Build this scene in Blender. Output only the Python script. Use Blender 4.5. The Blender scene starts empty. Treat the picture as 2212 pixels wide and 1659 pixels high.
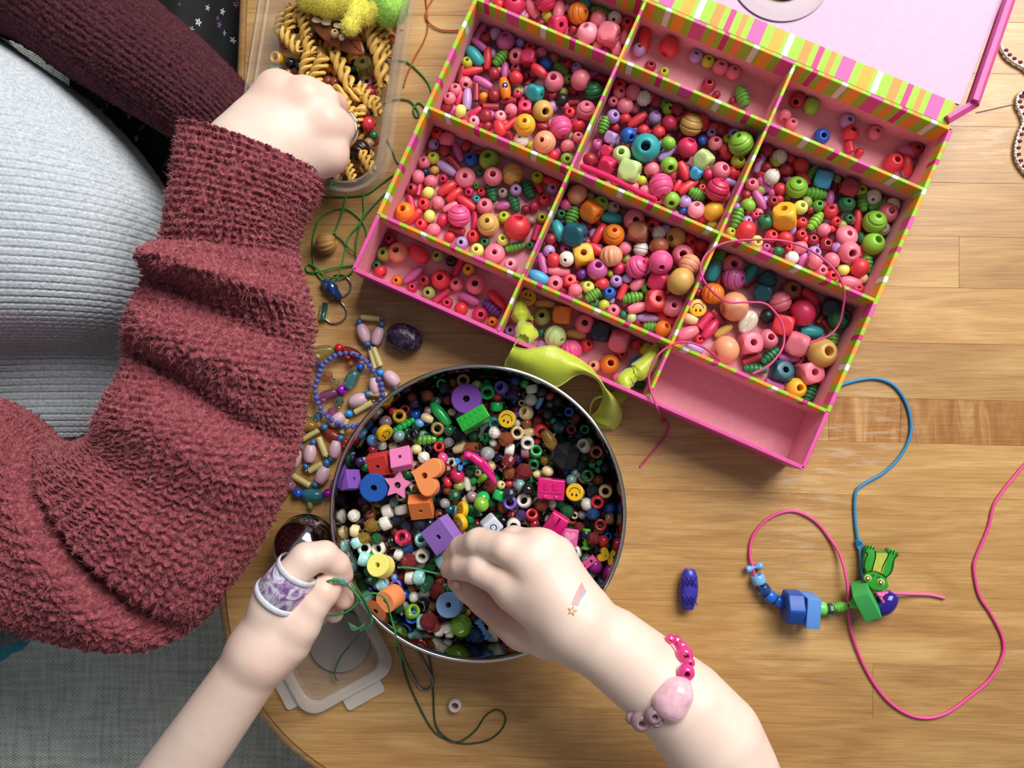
import bpy, math, random
import numpy as np
from mathutils import Vector, Matrix, Quaternion

# ---------------------------------------------------------------- camera, light, exposure
SC = bpy.context.scene
COL = SC.collection
IW, IH = 2212.0, 1659.0
FPX = 1750.0            # focal length in pixels
CAMH = 0.58             # camera height above the table top
NADIR = (1150.0, 890.0) # pixel straight below the camera

_n = Vector((NADIR[0] - IW / 2, -(NADIR[1] - IH / 2), -FPX)).normalized()
CROT = _n.rotation_difference(Vector((0, 0, -1)))
cam_data = bpy.data.cameras.new('camera')
cam_data.sensor_fit = 'HORIZONTAL'
cam_data.sensor_width = 36.0
cam_data.lens = FPX / IW * 36.0
cam_data.clip_start = 0.01
cam_data.clip_end = 20
cam = bpy.data.objects.new('camera', cam_data)
cam.location = (0, 0, CAMH)
cam.rotation_mode = 'QUATERNION'
cam.rotation_quaternion = CROT
COL.objects.link(cam)
SC.camera = cam

world = bpy.data.worlds.new('world')
SC.world = world
world.use_nodes = True
world.node_tree.nodes['Background'].inputs[0].default_value = (0.82, 0.90, 1.0, 1)
world.node_tree.nodes['Background'].inputs[1].default_value = 0.21

def area(name, loc, target, sx, sy, power, color):
    l = bpy.data.lights.new(name, 'AREA')
    l.shape = 'RECTANGLE'; l.size = sx; l.size_y = sy
    l.energy = power; l.color = color
    o = bpy.data.objects.new(name, l)
    o.location = loc
    o.rotation_mode = 'QUATERNION'
    o.rotation_quaternion = (Vector(target) - Vector(loc)).to_track_quat('-Z', 'Y')
    COL.objects.link(o)
    return o
# daylight from the window beyond the top right corner of the table
area('window_daylight', (0.66, 0.98, 1.22), (0.05, 0.0, 0.0), 1.15, 0.85, 43.0, (1.0, 0.965, 0.91))

vs = SC.view_settings
SC.display_settings.display_device = 'sRGB'
vs.view_transform = 'Standard'
vs.look = 'None'
vs.gamma = 1.0
vs.use_curve_mapping = False
vs.exposure = 0.02
SC.cycles.max_bounces = 8
SC.cycles.transparent_max_bounces = 16
SC.cycles.use_denoising = True
# ---------------------------------------------------------------- helpers
rng = random.Random(7)
nrng = np.random.RandomState(7)
_R = np.array(CROT.to_matrix())

def P(px, py, z=0.0):
    """the point of the plane at height z (in mm) that lies on the given photograph pixel"""
    d = _R @ np.array([(px - IW / 2) / FPX, -(py - IH / 2) / FPX, -1.0])
    t = (z * 1e-3 - CAMH) / d[2]
    return np.array([0, 0, CAMH]) + t * d

def mm(npx, z=0.0):
    """metres covered by npx pixels at height z mm"""
    return npx * (CAMH - z * 1e-3) / FPX

def pts(lst):
    return np.array([P(*p) for p in lst])

def lin(h):
    c = [int(h[i:i + 2], 16) / 255 for i in (0, 2, 4)]
    return tuple((x / 12.92 if x <= 0.04045 else ((x + 0.055) / 1.055) ** 2.4) for x in c) + (1.0,)

def newmat(name):
    m = bpy.data.materials.new(name); m.use_nodes = True
    nt = m.node_tree
    for n in list(nt.nodes): nt.nodes.remove(n)
    out = nt.nodes.new('ShaderNodeOutputMaterial')
    return m, nt, out

def pbsdf(nt, out, **kw):
    b = nt.nodes.new('ShaderNodeBsdfPrincipled')
    for k, v in kw.items(): b.inputs[k.replace('_', ' ')].default_value = v
    nt.links.new(b.outputs[0], out.inputs[0])
    return b

def node(nt, t, **kw):
    n = nt.nodes.new(t)
    for k, v in kw.items():
        if k.startswith('i_'):
            kk = k[2:]
            n.inputs[int(kk) if kk.isdigit() else kk.replace('_', ' ')].default_value = v
        else: setattr(n, k, v)
    return n

def ramp(nt, stops, interp='LINEAR'):
    r = nt.nodes.new('ShaderNodeValToRGB'); cr = r.color_ramp; cr.interpolation = interp
    while len(cr.elements) < len(stops): cr.elements.new(0.5)
    for e, (p, c) in zip(cr.elements, stops):
        e.position = p; e.color = c
    return r

_mc = {}
def paint(hexc, rough=0.42, var=0.12, coat=0.0, sss=0.0):
    """painted wood or coloured plastic, with slight uneven colour"""
    key = ('p', hexc, rough, var, coat, sss)
    if key in _mc: return _mc[key]
    m, nt, out = newmat('paint_' + hexc + '_%d' % int(rough * 100))
    b = pbsdf(nt, out, Roughness=rough)
    c = lin(hexc)
    b.inputs['Coat Weight'].default_value = coat
    b.inputs['Coat Roughness'].default_value = 0.12
    tc = node(nt, 'ShaderNodeTexCoord')
    nz = node(nt, 'ShaderNodeTexNoise', i_Scale=260.0, i_Detail=3.0)
    nt.links.new(tc.outputs['Object'], nz.inputs['Vector'])
    rp = ramp(nt, [(0.3, tuple(x * (1 - var) for x in c[:3]) + (1,)), (0.7, tuple(min(1, x * (1 + var)) for x in c[:3]) + (1,))])
    nt.links.new(nz.outputs['Fac'], rp.inputs[0])
    nt.links.new(rp.outputs[0], b.inputs['Base Color'])
    if sss:
        b.inputs['Subsurface Weight'].default_value = sss
        b.inputs['Subsurface Radius'].default_value = (0.003, 0.002, 0.002)
    _mc[key] = m
    return m

def gem(hexc, rough=0.06, trans=0.7):
    """clear coloured plastic or glass"""
    key = ('g', hexc, rough, trans)
    if key in _mc: return _mc[key]
    m, nt, out = newmat('clear_' + hexc)
    pbsdf(nt, out, Base_Color=tuple(x * .88 + .06 for x in lin(hexc)[:3]) + (1,), Roughness=rough, Transmission_Weight=trans, IOR=1.35)
    _mc[key] = m
    return m

def metal(hexc, rough=0.2):
    key = ('m', hexc, rough)
    if key in _mc: return _mc[key]
    m, nt, out = newmat('metal_' + hexc)
    pbsdf(nt, out, Base_Color=lin(hexc), Roughness=rough, Metallic=1.0)
    _mc[key] = m
    return m

def film(name, hexc, alpha, rough=0.15, spec=0.12, edge=0.45):
    """thin clear or milky plastic sheet"""
    m, nt, out = newmat(name)
    t = node(nt, 'ShaderNodeBsdfTransparent'); t.inputs[0].default_value = lin('f6f6f4')
    d = node(nt, 'ShaderNodeBsdfPrincipled'); d.inputs['Base Color'].default_value = lin(hexc); d.inputs['Roughness'].default_value = rough
    lw = node(nt, 'ShaderNodeLayerWeight', i_Blend=spec)
    a = node(nt, 'ShaderNodeMath', operation='MULTIPLY_ADD'); a.inputs[1].default_value = edge; a.inputs[2].default_value = alpha
    a.use_clamp = True
    nt.links.new(lw.outputs['Facing'], a.inputs[0])
    mx = node(nt, 'ShaderNodeMixShader')
    nt.links.new(a.outputs[0], mx.inputs[0]); nt.links.new(t.outputs[0], mx.inputs[1]); nt.links.new(d.outputs[0], mx.inputs[2])
    nt.links.new(mx.outputs[0], out.inputs[0])
    return m

def mesh(name, V, F, smooth=True, sharp=None):
    V = np.asarray(V, dtype=np.float32)
    me = bpy.data.meshes.new(name)
    if isinstance(F, np.ndarray):
        k = F.shape[1]; n = len(F)
        me.vertices.add(len(V)); me.vertices.foreach_set('co', V.ravel())
        me.loops.add(n * k); me.loops.foreach_set('vertex_index', F.astype(np.int32).ravel())
        me.polygons.add(n); me.polygons.foreach_set('loop_start', np.arange(0, n * k, k, dtype=np.int32))
        me.update(calc_edges=True)
    else:
        me.from_pydata([tuple(map(float, v)) for v in V], [], [list(f) for f in F]); me.update()
    if smooth:
        me.polygons.foreach_set('use_smooth', [True] * len(me.polygons))
        if sharp: me.set_sharp_from_angle(angle=math.radians(sharp))
    else: me.polygons.foreach_set('use_smooth', [False] * len(me.polygons))
    return me

def link(name, data, mat=None, parent=None, loc=None, quat=None, scale=None):
    o = bpy.data.objects.new(name, data)
    if mat is not None and data is not None and len(data.materials) == 0: data.materials.append(mat)
    COL.objects.link(o)
    if mat is not None and data is not None and data.materials[0] != mat:
        o.material_slots[0].link = 'OBJECT'; o.material_slots[0].material = mat
    if loc is not None: o.location = tuple(float(x) for x in loc)
    if quat is not None:
        o.rotation_mode = 'QUATERNION'; o.rotation_quaternion = quat
    if scale is not None: o.scale = tuple(float(x) for x in scale)
    if parent is not None: o.parent = parent
    return o

def tag(o, label, cat=None, group=None, kind=None):
    o['label'] = label
    if cat: o['category'] = cat
    if group: o['group'] = group
    if kind: o['kind'] = kind
    return o

def thing(name, loc, label, cat, group=None):
    o = bpy.data.objects.new(name, None); o.empty_display_size = 0.01
    o.location = tuple(float(x) for x in loc); COL.objects.link(o)
    return tag(o, label, cat, group)

def part(name, me, mat, parent, **kw):
    """a child whose mesh is given in world coordinates"""
    o = link(name, me, mat, parent, **kw)
    if 'loc' not in kw: o.matrix_parent_inverse = Matrix.Translation(parent.location).inverted()
    else: o.location = Vector(kw['loc']) - parent.location
    return o

def grid_faces(n, m, close_n=False, close_m=False, off=0):
    i = np.arange(n if close_n else n - 1); j = np.arange(m if close_m else m - 1)
    I, J = np.meshgrid(i, j, indexing='ij')
    a = I * m + J; b = ((I + 1) % n) * m + J
    c = ((I + 1) % n) * m + (J + 1) % m; d = I * m + (J + 1) % m
    return np.stack([a, b, c, d], -1).reshape(-1, 4) + off

def merge(parts):
    V, F, o = [], [], 0
    for v, f in parts:
        V.append(np.asarray(v, float)); F.append(np.asarray(f) + o); o += len(v)
    return np.concatenate(V), np.concatenate(F)

def lathe(profile, seg=28, closed=False):
    """profile [(r,z)] turned about z"""
    pr = np.array(profile, float); n = len(pr)
    t = np.linspace(0, 2 * np.pi, seg, endpoint=False)
    V = np.stack([np.outer(np.cos(t), pr[:, 0]), np.outer(np.sin(t), pr[:, 0]), np.tile(pr[:, 1], (seg, 1))], -1).reshape(-1, 3)
    return V, grid_faces(seg, n, True, closed)

def catmull(p, per=8, closed=False):
    p = np.asarray(p, float); n = len(p); out = []
    rngi = range(n if closed else n - 1)
    for i in rngi:
        p0 = p[(i - 1) % n] if closed or i > 0 else 2 * p[0] - p[1]
        p1 = p[i]; p2 = p[(i + 1) % n]
        p3 = p[(i + 2) % n] if closed or i + 2 < n else 2 * p[-1] - p[-2]
        for k in range(per):
            t = k / per
            out.append(0.5 * (2 * p1 + (p2 - p0) * t + (2 * p0 - 5 * p1 + 4 * p2 - p3) * t * t + (3 * p1 - p0 - 3 * p2 + p3) * t ** 3))
    if not closed: out.append(p[-1])
    return np.array(out)

def tube(path, r, seg=8, closed=False, caps=True):
    path = np.asarray(path, float); n = len(path)
    r = np.full(n, r) if np.isscalar(r) else np.asarray(r)
    T = np.roll(path, -1, 0) - np.roll(path, 1, 0)
    if not closed: T[0] = path[1] - path[0]; T[-1] = path[-1] - path[-2]
    T /= np.linalg.norm(T, axis=1)[:, None] + 1e-12
    up = np.array([0, 0, 1.0]) if abs(T[0][2]) < 0.9 else np.array([1.0, 0, 0])
    N = np.cross(up, T[0]); N /= np.linalg.norm(N)
    a = np.linspace(0, 2 * np.pi, seg, endpoint=False); V = []
    for i in range(n):
        N = N - T[i] * N.dot(T[i]); N /= np.linalg.norm(N) + 1e-12
        B = np.cross(T[i], N)
        V.append(path[i] + r[i] * (np.outer(np.cos(a), N) + np.outer(np.sin(a), B)))
    V = np.concatenate(V); F = grid_faces(n, seg, closed, True)
    if caps and not closed:
        V = np.concatenate([V, path[:1], path[-1:]])
        c0, c1 = len(V) - 2, len(V) - 1; cf = []
        for j in range(seg):
            cf.append([c0, (j + 1) % seg, j, j]); 
            cf.append([c1, (n - 1) * seg + j, (n - 1) * seg + (j + 1) % seg, (n - 1) * seg + (j + 1) % seg])
        return V, [list(f) for f in F] + [f[:3] for f in cf]
    return V, F

def cord_mesh(name, pxpts, r_mm, per=8, seg=8):
    V, F = tube(catmull(pts(pxpts), per), r_mm * 1e-3, seg)
    return mesh(name, V, F)

def box_vf(cx, cy, cz, sx, sy, sz):
    V = np.array([[x, y, z] for x in (-.5, .5) for y in (-.5, .5) for z in (-.5, .5)]) * [sx, sy, sz] + [cx, cy, cz]
    F = np.array([[0, 1, 3, 2], [4, 6, 7, 5], [0, 4, 5, 1], [2, 3, 7, 6], [0, 2, 6, 4], [1, 5, 7, 3]])
    return V, F

def prism(outline, h, bev=0.0, n_r=3):
    """outline [(x,y)] extruded z 0..h with rounded rims; fan caps"""
    o = np.array(outline, float); n = len(o)
    c = o.mean(0)
    nxt = np.roll(o, -1, 0) - np.roll(o, 1, 0)
    nrm = np.stack([nxt[:, 1], -nxt[:, 0]], 1); nrm /= np.linalg.norm(nrm, axis=1)[:, None] + 1e-12
    area2 = np.sum(o[:, 0] * np.roll(o[:, 1], -1) - o[:, 1] * np.roll(o[:, 0], -1))
    if area2 < 0: nrm = -nrm
    rings = []
    if bev > 0:
        for k in range(n_r + 1):
            a = math.pi / 2 * k / n_r
            rings.append((-(1 - math.sin(a)) * bev, (1 - math.cos(a)) * bev))
        rings += [(d, h - z) for d, z in reversed(rings)]
    else: rings = [(0, 0), (0, h)]
    V = np.concatenate([np.column_stack([o + nrm * d, np.full(n, z)]) for d, z in rings])
    F = [list(f) for f in grid_faces(len(rings), n, False, True)]
    if area2 > 0: F = [f[::-1] for f in F]
    b = list(range(n)); t = [(len(rings) - 1) * n + i for i in range(n)]
    F.append(b[::-1] if area2 > 0 else b); F.append(t if area2 > 0 else t[::-1])
    return V, F

def zto(axis):
    return Vector((0, 0, 1)).rotation_difference(Vector([float(x) for x in axis]).normalized())

def surface_nets(D, origin, h):
    nx, ny, nz = D.shape
    S = D < 0
    cs = S[:-1, :-1, :-1].astype(np.int8)
    c = [(0, 0, 0), (1, 0, 0), (0, 1, 0), (1, 1, 0), (0, 0, 1), (1, 0, 1), (0, 1, 1), (1, 1, 1)]
    def sub(A, k): return A[k[0]:nx - 1 + k[0], k[1]:ny - 1 + k[1], k[2]:nz - 1 + k[2]]
    tot = sum(sub(S, k).astype(np.int8) for k in c)
    act = (tot > 0) & (tot < 8)
    idx = np.full(act.shape, -1, np.int64)
    ii = np.argwhere(act); idx[act] = np.arange(len(ii))
    acc = np.zeros((len(ii), 3)); cnt = np.zeros(len(ii))
    vals = [D[ii[:, 0] + k[0], ii[:, 1] + k[1], ii[:, 2] + k[2]] for k in c]
    for a in range(8):
        for ax in range(3):
            if c[a][ax]: continue
            kb = list(c[a]); kb[ax] = 1; b = c.index(tuple(kb))
            va, vb = vals[a], vals[b]
            m = (va < 0) != (vb < 0)
            t = np.where(m, va / np.where(m, va - vb, 1), 0)
            p = np.tile(np.array(c[a], float), (len(ii), 1)); p[:, ax] += t
            acc[m] += p[m]; cnt[m] += 1
    V = (ii + acc / cnt[:, None]) * h + origin
    F = []
    for ax in range(3):
        o1, o2 = (ax + 1) % 3, (ax + 2) % 3
        sl0 = [slice(None)] * 3; sl1 = [slice(None)] * 3
        sl0[ax] = slice(0, -1); sl1[ax] = slice(1, None)
        A, B = S[tuple(sl0)], S[tuple(sl1)]
        e = np.argwhere(A != B)
        ok = (e[:, o1] > 0) & (e[:, o2] > 0) & (e[:, o1] < D.shape[o1] - 1) & (e[:, o2] < D.shape[o2] - 1)
        e = e[ok]
        def cell(d1, d2):
            q = e.copy(); q[:, o1] -= d1; q[:, o2] -= d2
            return idx[q[:, 0], q[:, 1], q[:, 2]]
        q = np.stack([cell(1, 1), cell(0, 1), cell(0, 0), cell(1, 0)], 1)
        fl = A[e[:, 0], e[:, 1], e[:, 2]]
        q[~fl] = q[~fl][:, ::-1]
        F.append(q)
    return V, np.concatenate(F)

def smin(a, b, k):
    h = np.clip(0.5 + 0.5 * (b - a) / k, 0, 1)
    return b + (a - b) * h - k * h * (1 - h)

def sdf_body(groups, h, kk=0.007, kf=0.0012):
    """groups: list of (kind, [(p, r), ...]) in metres; 'core' chains blend with one another, 'finger' chains stay apart"""
    allp = np.array([p for _, ch in groups for p, r in ch]); R = max(r for _, ch in groups for p, r in ch)
    lo, hi = allp.min(0) - R - 3 * h, allp.max(0) + R + 3 * h
    n = np.ceil((hi - lo) / h).astype(int) + 1
    X = np.meshgrid(*[np.arange(k, dtype=np.float32) * h for k in n], indexing='ij')
    X = np.stack(X, -1) + lo.astype(np.float32)
    big = 1.0
    core = np.full(X.shape[:3], big, np.float32); fing = core.copy()
    for kind, ch in groups:
        D = None
        pp = np.array([p for p, r in ch]); rr = max(r for p, r in ch) + 0.02
        a = np.clip(((pp.min(0) - rr - lo) / h).astype(int), 0, n); b = np.clip(((pp.max(0) + rr - lo) / h).astype(int) + 1, 0, n)
        s = tuple(slice(a[i], b[i]) for i in range(3)); Y = X[s]
        for (p0, r0), (p1, r1) in zip(ch[:-1], ch[1:]):
            ba = np.asarray(p1) - np.asarray(p0); l2 = ba.dot(ba) + 1e-12
            t = np.clip(((Y - p0) @ ba) / l2, 0, 1)
            d = np.linalg.norm(Y - p0 - t[..., None] * ba, axis=-1) - (r0 + (r1 - r0) * t)
            D = d if D is None else (np.minimum(D, d) if kind == 'core' else smin(D, d, 0.002))
        if kind == 'core': core[s] = smin(core[s], D, kk * 1.4)
        else: fing[s] = smin(fing[s], D, kf)
    return surface_nets(smin(core, fing, kk).astype(np.float64), lo, h)

def relax(V, F, it=2, lam=0.5):
    for _ in range(it):
        acc = np.zeros_like(V); cnt = np.zeros(len(V))
        for a, b in ((0, 1), (1, 2), (2, 3), (3, 0)):
            np.add.at(acc, F[:, a], V[F[:, b]]); np.add.at(cnt, F[:, a], 1)
            np.add.at(acc, F[:, b], V[F[:, a]]); np.add.at(cnt, F[:, b], 1)
        V = V + lam * (acc / np.maximum(cnt, 1)[:, None] - V)
    return V

def fuzz_mesh(name, V, N, n, length, width, zmin=None, pick=None):
    """short loose fibres standing on a knitted surface"""
    i = nrng.randint(0, len(V), n) if pick is None else nrng.choice(pick, n)
    p = V[i]; nr = N[i]
    if zmin is not None:
        k = nr[:, 2] > zmin; p, nr = p[k], nr[k]; n = len(p)
    d = nr + nrng.normal(0, 0.75, (n, 3)); d /= np.linalg.norm(d, axis=1)[:, None]
    L = length * nrng.uniform(0.4, 1.3, (n, 1))
    bend = nrng.normal(0, 0.5, (n, 3))
    q1 = p + d * L * 0.5; q2 = q1 + (d + bend) * L * 0.5
    s = np.cross(d, nrng.normal(0, 1, (n, 3))); s /= np.linalg.norm(s, axis=1)[:, None] + 1e-9; s *= width
    VV = np.stack([p - s, p + s, q1 - s * .8, q1 + s * .8, q2], 1).reshape(-1, 3)
    b = np.arange(n)[:, None] * 5
    F = np.concatenate([b + [0, 1, 3], b + [0, 3, 2], b + [2, 3, 4]])
    return mesh(name, VV, F, smooth=False)
# ---------------------------------------------------------------- the setting
def wood_mat(name, tint=(('a67a48', 'bd925a', 'd0aa70'), (3.0, 18.0, 10.0))):
    m, nt, out = newmat(name)
    b = pbsdf(nt, out, Roughness=0.38)
    b.inputs['Coat Weight'].default_value = 0.15; b.inputs['Coat Roughness'].default_value = 0.25
    tc = node(nt, 'ShaderNodeTexCoord'); oi = node(nt, 'ShaderNodeObjectInfo')
    off = node(nt, 'ShaderNodeVectorMath', operation='SCALE'); nt.links.new(oi.outputs['Location'], off.inputs[0]); 
    cmb = node(nt, 'ShaderNodeCombineXYZ'); mu = node(nt, 'ShaderNodeMath', operation='MULTIPLY'); mu.inputs[1].default_value = 3.0
    nt.links.new(oi.outputs['Random'], mu.inputs[0]); nt.links.new(mu.outputs[0], cmb.inputs[0]); nt.links.new(mu.outputs[0], cmb.inputs[2])
    add = node(nt, 'ShaderNodeVectorMath', operation='ADD'); nt.links.new(tc.outputs['Object'], add.inputs[0]); nt.links.new(cmb.outputs[0], add.inputs[1])
    mp = node(nt, 'ShaderNodeMapping'); mp.inputs['Scale'].default_value = tint[1]; nt.links.new(add.outputs[0], mp.inputs['Vector'])
    n1 = node(nt, 'ShaderNodeTexNoise', i_Scale=2.6, i_Detail=6.0, i_Roughness=0.6, i_Distortion=0.9); nt.links.new(mp.outputs[0], n1.inputs['Vector'])
    mp2 = node(nt, 'ShaderNodeMapping'); mp2.inputs['Scale'].default_value = (30.0, 700.0, 60.0); nt.links.new(add.outputs[0], mp2.inputs['Vector'])
    n2 = node(nt, 'ShaderNodeTexNoise', i_Scale=1.0, i_Detail=3.0); nt.links.new(mp2.outputs[0], n2.inputs['Vector'])
    r1 = ramp(nt, [(0.28, lin(tint[0][0])), (0.5, lin(tint[0][1])), (0.72, lin(tint[0][2]))]); nt.links.new(n1.outputs['Fac'], r1.inputs[0])
    r2 = ramp(nt, [(0.35, lin('c9b89c')), (0.62, lin('ffffff'))]); nt.links.new(n2.outputs['Fac'], r2.inputs[0])
    mx = node(nt, 'ShaderNodeMix', data_type='RGBA', blend_type='MULTIPLY'); mx.inputs[0].default_value = 0.4
    nt.links.new(r1.outputs[0], mx.inputs[6]); nt.links.new(r2.outputs[0], mx.inputs[7])
    # per-stave tone
    hs = node(nt, 'ShaderNodeHueSaturation')
    mr = node(nt, 'ShaderNodeMapRange'); mr.inputs[3].default_value = 0.90; mr.inputs[4].default_value = 1.08
    nt.links.new(oi.outputs['Random'], mr.inputs[0]); nt.links.new(mr.outputs[0], hs.inputs['Value']); nt.links.new(mx.outputs[2], hs.inputs['Color'])
    # worn pale streaks where the varnish has rubbed off
    mp3 = node(nt, 'ShaderNodeMapping'); mp3.inputs['Scale'].default_value = (35.0, 260.0, 60.0); nt.links.new(tc.outputs['Object'], mp3.inputs['Vector'])
    n3 = node(nt, 'ShaderNodeTexNoise', i_Scale=1.0, i_Detail=4.0, i_Roughness=0.7); nt.links.new(mp3.outputs[0], n3.inputs['Vector'])
    n4 = node(nt, 'ShaderNodeTexNoise', i_Scale=7.0, i_Detail=2.0); nt.links.new(tc.outputs['Object'], n4.inputs['Vector'])
    r4 = ramp(nt, [(0.52, (0, 0, 0, 1)), (0.70, (1, 1, 1, 1))]); nt.links.new(n4.outputs['Fac'], r4.inputs[0])
    r3 = ramp(nt, [(0.50, (0, 0, 0, 1)), (0.66, (1, 1, 1, 1))]); nt.links.new(n3.outputs['Fac'], r3.inputs[0])
    wm = node(nt, 'ShaderNodeMath', operation='MULTIPLY'); nt.links.new(r3.outputs[0], wm.inputs[0]); nt.links.new(r4.outputs[0], wm.inputs[1])
    wm2 = node(nt, 'ShaderNodeMath', operation='MULTIPLY'); wm2.inputs[1].default_value = 0.4; nt.links.new(wm.outputs[0], wm2.inputs[0])
    mx2 = node(nt, 'ShaderNodeMix', data_type='RGBA'); nt.links.new(wm2.outputs[0], mx2.inputs[0])
    nt.links.new(hs.outputs[0], mx2.inputs[6]); mx2.inputs[7].default_value = lin('d8cdb8')
    nt.links.new(mx2.outputs[2], b.inputs['Base Color'])
    bp = node(nt, 'ShaderNodeBump', i_Strength=0.12, i_Distance=0.0006); nt.links.new(n2.outputs['Fac'], bp.inputs['Height'])
    nt.links.new(bp.outputs[0], b.inputs['Normal'])
    return m
M_WOOD = wood_mat('birch_wood')
M_WOOD2 = wood_mat('flamed_birch_wood', (('96622f', 'b07c44', 'd2aa70'), (34.0, 7.0, 10.0)))

# room floor below
m, nt, out = newmat('floor_boards')
b = pbsdf(nt, out, Roughness=0.6, Base_Color=lin('6d5a48'))
me = mesh('floor', *merge([box_vf(0, 0, -0.47, 6, 6, 0.02)]), smooth=False)
link('floor', me, m)['kind'] = 'structure'
m, nt, out = newmat('plaster')
pbsdf(nt, out, Roughness=0.9, Base_Color=lin('b9b4ac'))
for nm, bxx in (('wall_left', (-2.9, 0, 0.75, 0.1, 6, 2.42)), ('wall_near', (0, -2.9, 0.75, 6, 0.1, 2.42))):
    link(nm, mesh(nm, *box_vf(*bxx), smooth=False), m)['kind'] = 'structure'

# table: staves of a glued top with a rounded corner and a moulded edge
TA = math.radians(-1.4)
TO = P(463, 1250, 0)
TEX = np.array([math.cos(TA), math.sin(TA), 0]); TEY = np.array([-math.sin(TA), math.cos(TA), 0])
def tfr(p): d = np.asarray(p) - TO; return d @ TEX, d @ TEY
def tw(x, y, z): return TO + TEX * x + TEY * y + np.array([0, 0, z])
TR = 0.158; TXMAX = 0.86; TYMAX = 0.80; BAND = 0.0085
table = thing('table', tw(0.3, 0.3, -0.46), 'light birch table with a rounded corner and worn varnish', 'table')
def xleft(y, inset=0.0):
    r = TR - inset
    if y >= 0: return inset
    return TR - math.sqrt(max(r * r - y * y, 0))
rows = [tfr(P(1500, y, 0))[1] for y in (-520, -400, -290, -180, -70, 40, 150, 264, 385, 500, 610, 730, 850, 945, 1060, 1180, 1300, 1420, 1540, 1650)]
rows.append(-TR + BAND)
for ri in range(len(rows) - 1):
    y1, y0 = rows[ri], rows[ri + 1]
    br = [rng.uniform(0.2, 0.7)] if ri % 4 == 1 else []
    if ri == 12: br = [tfr(P(1790, 900, 0))[0], tfr(P(1945, 900, 0))[0]]
    xs = [None] + br + [TXMAX]
    for si in range(len(xs) - 1):
        g = 0.00005
        ys = np.linspace(y0 + g, y1 - g, 14)
        if xs[si] is None: left = [(xleft(y, BAND) + g, y) for y in ys]
        else: left = [(xs[si] + g, y) for y in ys]
        if xs[si + 1] - max(l[0] for l in left) < 0.01: continue
        right = [(xs[si + 1] - g, y1 - g), (xs[si + 1] - g, y0 + g)]
        poly = left + right
        n = len(poly); V = []; 
        for (d, z) in ((0, -0.02), (0, -0.00015), (0.00012, 0.0)):
            for (x, y) in poly:
                cx = xs[si + 1] / 2 + (xs[si] or 0) / 2; cy = (y0 + y1) / 2
                V.append(tw(x + d * (1 if x < cx else -1), y + d * (1 if y < cy else -1) * (1 if abs(y - cy) > (y1 - y0) * .49 else 0), z))
        F = [[a * n + i, a * n + (i + 1) % n, (a + 1) * n + (i + 1) % n, (a + 1) * n + i][::-1] for a in range(2) for i in range(n)]
        F.append([2 * n + i for i in range(n)][::-1]); F.append(list(range(n)))
        me = mesh('stave', V, F, smooth=False)
        part('stave', me, M_WOOD2 if ri == 12 and si > 0 else M_WOOD, table)
# moulded edge band
path = [(0, rows[0]), (0, .4), (0, .2)] + [(0, y) for y in (.1, .05)] + [(TR - TR * math.cos(a), -TR * math.sin(a)) for a in np.linspace(0, math.pi / 2, 24)] + [(TR + .1, -TR), (TXMAX, -TR)]
prof = [(BAND, -0.02), (BAND, -0.0002), (BAND - 0.0006, -0.0016), (0.0062, -0.0018), (0.0035, -0.0026), (0.0012, -0.0050), (0, -0.0095), (0.0008, -0.018), (0.003, -0.024), (BAND, -0.0245)]
V = []
for i, p in enumerate(path):
    p = np.array(p, float)
    t = np.array(path[min(i + 1, len(path) - 1)]) - np.array(path[max(i - 1, 0)]); t = t / np.linalg.norm(t)
    nrm = np.array([-t[1], t[0]])
    for d, z in prof:
        q = p + nrm * d; V.append(tw(q[0], q[1], z))
me = mesh('edge_moulding', V, grid_faces(len(path), len(prof)), sharp=50)
part('edge_moulding', me, M_WOOD, table)
for lx, ly in ((0.17, -0.04), (0.17, rows[0] - .06), (0.78, -0.04), (0.78, rows[0] - .06)):
    V, F = lathe([(0.0, -0.46), (0.017, -0.46), (0.02, -0.2), (0.026, -0.06), (0.026, -0.022), (0.0, -0.022)], 16)
    me = mesh('leg', V + tw(lx, ly, 0) * [1, 1, 0], F, sharp=40)
    part('leg', me, M_WOOD, table)

# grey woven seat cushion below the table edge
m, nt, out = newmat('grey_linen')
b = pbsdf(nt, out, Roughness=0.95)
tc = node(nt, 'ShaderNodeTexCoord')
mp = node(nt, 'ShaderNodeMapping'); mp.inputs['Rotation'].default_value = (0, 0, 0.5)
nt.links.new(tc.outputs['Object'], mp.inputs['Vector'])
nd = node(nt, 'ShaderNodeTexNoise', i_Scale=45.0, i_Detail=2.0); nt.links.new(mp.outputs[0], nd.inputs['Vector'])
w1 = node(nt, 'ShaderNodeTexWave', wave_type='BANDS', bands_direction='X', i_Scale=150.0, i_Distortion=1.6, i_Detail=1.0); nt.links.new(mp.outputs[0], w1.inputs['Vector'])
w2 = node(nt, 'ShaderNodeTexWave', wave_type='BANDS', bands_direction='Y', i_Scale=150.0, i_Distortion=1.6, i_Detail=1.0); nt.links.new(mp.outputs[0], w2.inputs['Vector'])
w1.inputs['Detail Scale'].default_value = 0.5; w2.inputs['Detail Scale'].default_value = 0.5
wm = node(nt, 'ShaderNodeMath', operation='MULTIPLY'); nt.links.new(w1.outputs['Fac'], wm.inputs[0]); nt.links.new(w2.outputs['Fac'], wm.inputs[1])
mps = node(nt, 'ShaderNodeMapping'); mps.inputs['Scale'].default_value = (25, 260, 30); nt.links.new(tc.outputs['Object'], mps.inputs['Vector'])
ns = node(nt, 'ShaderNodeTexNoise', i_Scale=1.0, i_Detail=3.0); nt.links.new(mps.outputs[0], ns.inputs['Vector'])
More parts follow.
